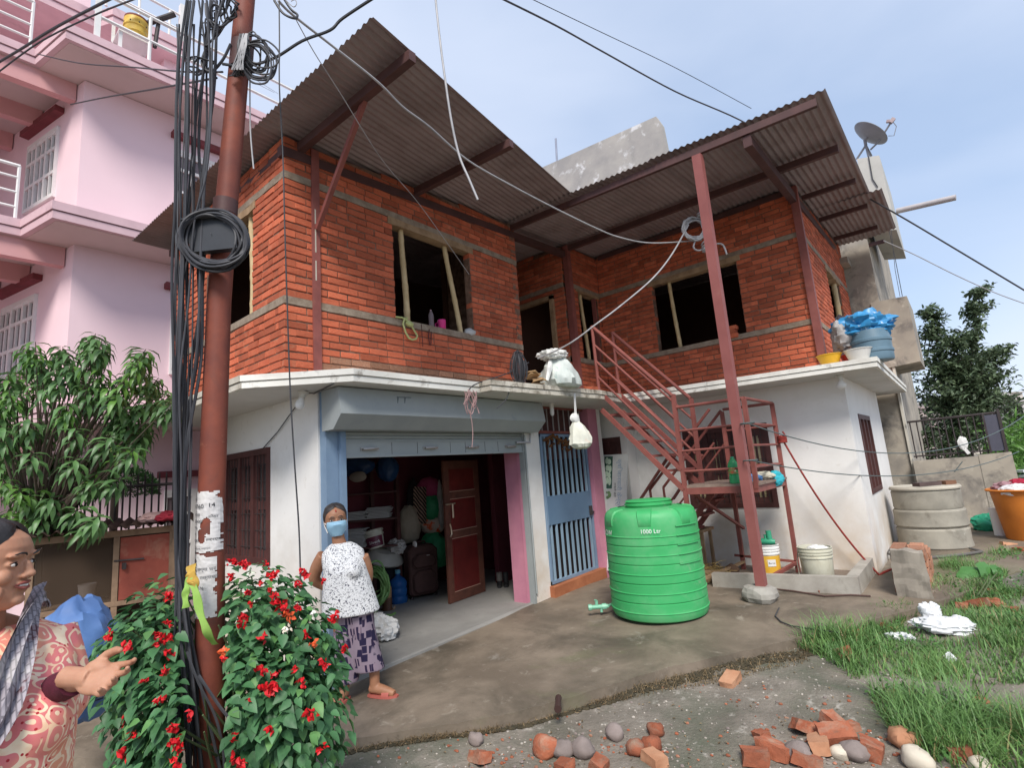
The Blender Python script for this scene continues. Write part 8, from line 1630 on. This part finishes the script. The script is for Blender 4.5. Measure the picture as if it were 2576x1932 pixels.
p = RG(1405,1783); m = MB(); d_ = (RH*.1+FH).normalized(); m.tube([p+Vector((0,0,.03))-d_*.09,p+Vector((0,0,.04)),p+Vector((0,0,.03))+d_*.11],[.028,.02,.026],8); tag(obj('brown_clod', m, plain('dark_clod',(.06,.03,.025),.8,bump=.5), smooth=True), 'dark brown clod at the edge of the yard slab', 'clod')
WC = plain('cloth_bright',(.74,.75,.76),.8,bump=.15)
for (px,py,r_,sd_,lb) in ((2372,1570,(.17,.12,.06),130,'large crumpled white cloth lying on the grass'),(2342,1545,(.07,.06,.09),131,'peak of white cloth bunched behind the large cloth'),(2412,1566,(.065,.06,.05),132,'white plastic bag at the right of the large white cloth'),(2262,1583,(.09,.04,.03),133,'narrow scrap of white cloth on the grass edge'),(2386,1640,(.03,.025,.04),134,'small white scrap standing in the tall grass')):
    q = RG(px,py); m = MB(); crumple(m,Vector((q.x,q.y,ghgt(q.x,q.y)+r_[2]*.7)),r_,sd_,a1=.35,a2=.22,flat=.7); tag(obj('white_cloth', m, WC, smooth=30), lb, 'cloth')
# tufts of grass
GR = [leafmat('grass_blade',(.19,.33,.10),(.13,.26,.08),.35),leafmat('grass_dry',(.36,.30,.14),(.28,.22,.10),.3)]
gpoly = [(RG(*p).x,RG(*p).y) for p in [(1990,1600),(2110,1560),(2230,1500),(2300,1450),(2420,1400),(2520,1385),(2700,1390),(2800,1900),(2500,1905),(2330,1880),(2250,1830),(2170,1700),(2110,1650)]]
def inpoly(x,y,P):
    c = False
    for i in range(len(P)):
        (x0,y0),(x1,y1) = P[i-1],P[i]
        if (y0 > y) != (y1 > y) and x < (x1-x0)*(y-y0)/(y1-y0)+x0: c = not c
    return c
def blade(m, p, h, w, lean, seg=3):
    d = Vector((cos(lean[0]),sin(lean[0]),0)); s_ = Vector((-d.y,d.x,0)); rows = []
    for i in range(seg+1):
        t = i/seg; c = p+Vector((0,0,h*t*(1-.25*t*lean[1])))+d*(h*lean[1]*t*t); ww = w*(1-t*.9); rows.append([c-s_*ww,c+s_*ww])
    m.grid(rows)
gx0,gx1 = min(p[0] for p in gpoly),max(p[0] for p in gpoly); gy0,gy1 = min(p[1] for p in gpoly),max(p[1] for p in gpoly)
m = MB(); n_ = 0; tuf = [(R.uniform(gx0,gx1),R.uniform(gy0,gy1),R.uniform(.5,1.3)) for _ in range(170)]
while n_ < 30000:
    if R.random() < .55: tx,ty,th = R.choice(tuf); x = tx+R.gauss(0,.09); y = ty+R.gauss(0,.09)
    else: x = R.uniform(gx0,gx1); y = R.uniform(gy0,gy1); th = .6
    if not inpoly(x,y,gpoly): continue
    k = mnoise.noise(Vector((x*1.3,y*1.3,5))); n_ += 1
    if k < -.22: continue
    near = max(0,min(1,(6.5-y)/3)); h = R.uniform(.05,.13)*th*(1+.7*near)*(1+k); m.mi = 1 if R.random() < .07 else 0
    blade(m,Vector((x,y,ghgt(x,y)-.01)),h*1.15,.0045+.002*R.random(),(R.uniform(0,6.3),R.uniform(.2,1.1)))
for i in range(260):
    p = RG(R.uniform(2280,2480),R.uniform(1720,1850)); m.mi = 0; blade(m,Vector((p.x,p.y,ghgt(p.x,p.y))),R.uniform(.22,.45),.004,(R.uniform(0,6.3),R.uniform(.5,1.4)),5)
tag(obj('grass', m, GR, smooth=True), kind='stuff')
m = MB(); WD_ = leafmat('weed_leaf',(.09,.22,.05),(.06,.15,.04),.3)
for i in range(1500):
    while True:
        x = R.uniform(gx0,gx1); y = R.uniform(gy0,gy1)
        if inpoly(x,y,gpoly) and mnoise.noise(Vector((x*1.1,y*1.1,9))) > .05: break
    leaf_quad(m,Vector((x,y,ghgt(x,y)+R.uniform(.01,.09))),rnd_dir()+Vector((0,0,.3)),Vector((0,0,1))+rnd_dir()*.4,R.uniform(.02,.05),.022,.3,.2)
tag(obj('weeds', m, WD_, smooth=True), kind='stuff')
# dry weeds and moss along the front edge of the slab
m = MB(); DW = leafmat('dry_weed',(.30,.22,.12),(.16,.11,.06),.4,.8); edge = [(RG(*p)) for p in [(870,1860),(1010,1838),(1150,1817),(1290,1792),(1420,1757),(1530,1724),(1650,1687),(1780,1657),(1930,1624),(2080,1600)]]
for i in range(4200):
    f = R.random(); k = f*(len(edge)-1); a = edge[int(k)].lerp(edge[min(int(k)+1,len(edge)-1)],k-int(k)); dens = .35+.65*max(0,min(1,(f-.45)*3))+.5*(abs(f-.2) < .1)
    if R.random() > dens: continue
    wdt = .03+.16*max(0,min(1,(f-.5)*4))*(1 if f < .95 else .4); nn = Vector((.5,-.86,0)); p = a+nn*(R.uniform(-.02,wdt*1.4)); p.z = ghgt(p.x,p.y)-.005; c0_ = R.uniform(0,6.3)
    if R.random() < .5: blade(m,p,R.uniform(.02,.08),.003,(c0_,R.uniform(.4,1.8)))
    else: leaf_quad(m,p+Vector((0,0,R.uniform(.0,.03))),rnd_dir(),rnd_dir(),R.uniform(.01,.035),.008,.3,.5,'lance')
tag(obj('dry_weeds', m, DW), kind='stuff')
m = MB(); MO = PM('moss',(.075,.06,.035),(.04,.035,.022),sc=20,rough=1,bump=.8,bsc=90)
for i in range(700):
    f = R.random()**.7; k = f*(len(edge)-1); a = edge[int(k)].lerp(edge[min(int(k)+1,len(edge)-1)],k-int(k)); p = a+Vector((.5,-.86,0))*R.uniform(-.01,.03+.12*max(0,min(1,(f-.45)*4))); lump(m,(p.x,p.y,ghgt(p.x,p.y)+.005),(R.uniform(.01,.03),R.uniform(.01,.03),.012),i*.37,7,4)
tag(obj('moss', m, MO, smooth=True), kind='stuff')
# brick crumbs and dead leaves trodden into the dirt
m = MB()
for i in range(420):
    if R.random() < .6: c0_ = R.choice([(1400,1880),(2050,1860),(1630,1880),(2150,1880),(1250,1900)]); px = c0_[0]+R.gauss(0,90); py = c0_[1]+R.gauss(0,28)
    else: px = R.uniform(900,2500); py = R.uniform(1720,1930)
    q = RG(px,py,-.08); s_ = R.uniform(.005,.016); z = ghgt(q.x,q.y); m.mi = R.choice((0,0,0,1)); lump(m,(q.x,q.y,z+s_*.3),(s_,s_*R.uniform(.6,1),s_*.6),i*.7,6,4)
tag(obj('rubble_crumbs', m, [LB,GST]), kind='stuff')
m = MB()
for i in range(240):
    q = RG(R.uniform(900,2300),R.uniform(1640,1930),-.06); leaf_quad(m,Vector((q.x,q.y,ghgt(q.x,q.y)+.008)),Vector((R.uniform(-1,1),R.uniform(-1,1),R.uniform(0,.3))),Vector((R.uniform(-.4,.4),R.uniform(-.4,.4),1)),R.uniform(.012,.035),.012,.3,.3,'lance')
tag(obj('leaf_litter', m, DW), kind='stuff')
# gravel scattered over the dirt
PEB = PM('pebble',(.42,.38,.33),(.25,.22,.19),sc=40,rough=.95,bump=.2,rnd=.45); m = MB()
for i in range(5200):
    x = R.uniform(-4.6,.9); y = R.uniform(1.2,6.0); 
    d = RG(870,1858); 
    z = ghgt(x,y)
    if gz(x,y)-z < .02 : pass
    s_ = R.choice((.003,.004,.005,.006,.008,.013))*R.uniform(.7,1.2); q = MB(); q.ell((x,y,z+s_*.2),(s_,s_*R.uniform(.6,1),s_*.6),6,4,Matrix.Rotation(R.uniform(0,6),3,'Z')); m.add(q.v,q.f)
tag(obj('gravel', m, PEB), kind='stuff')
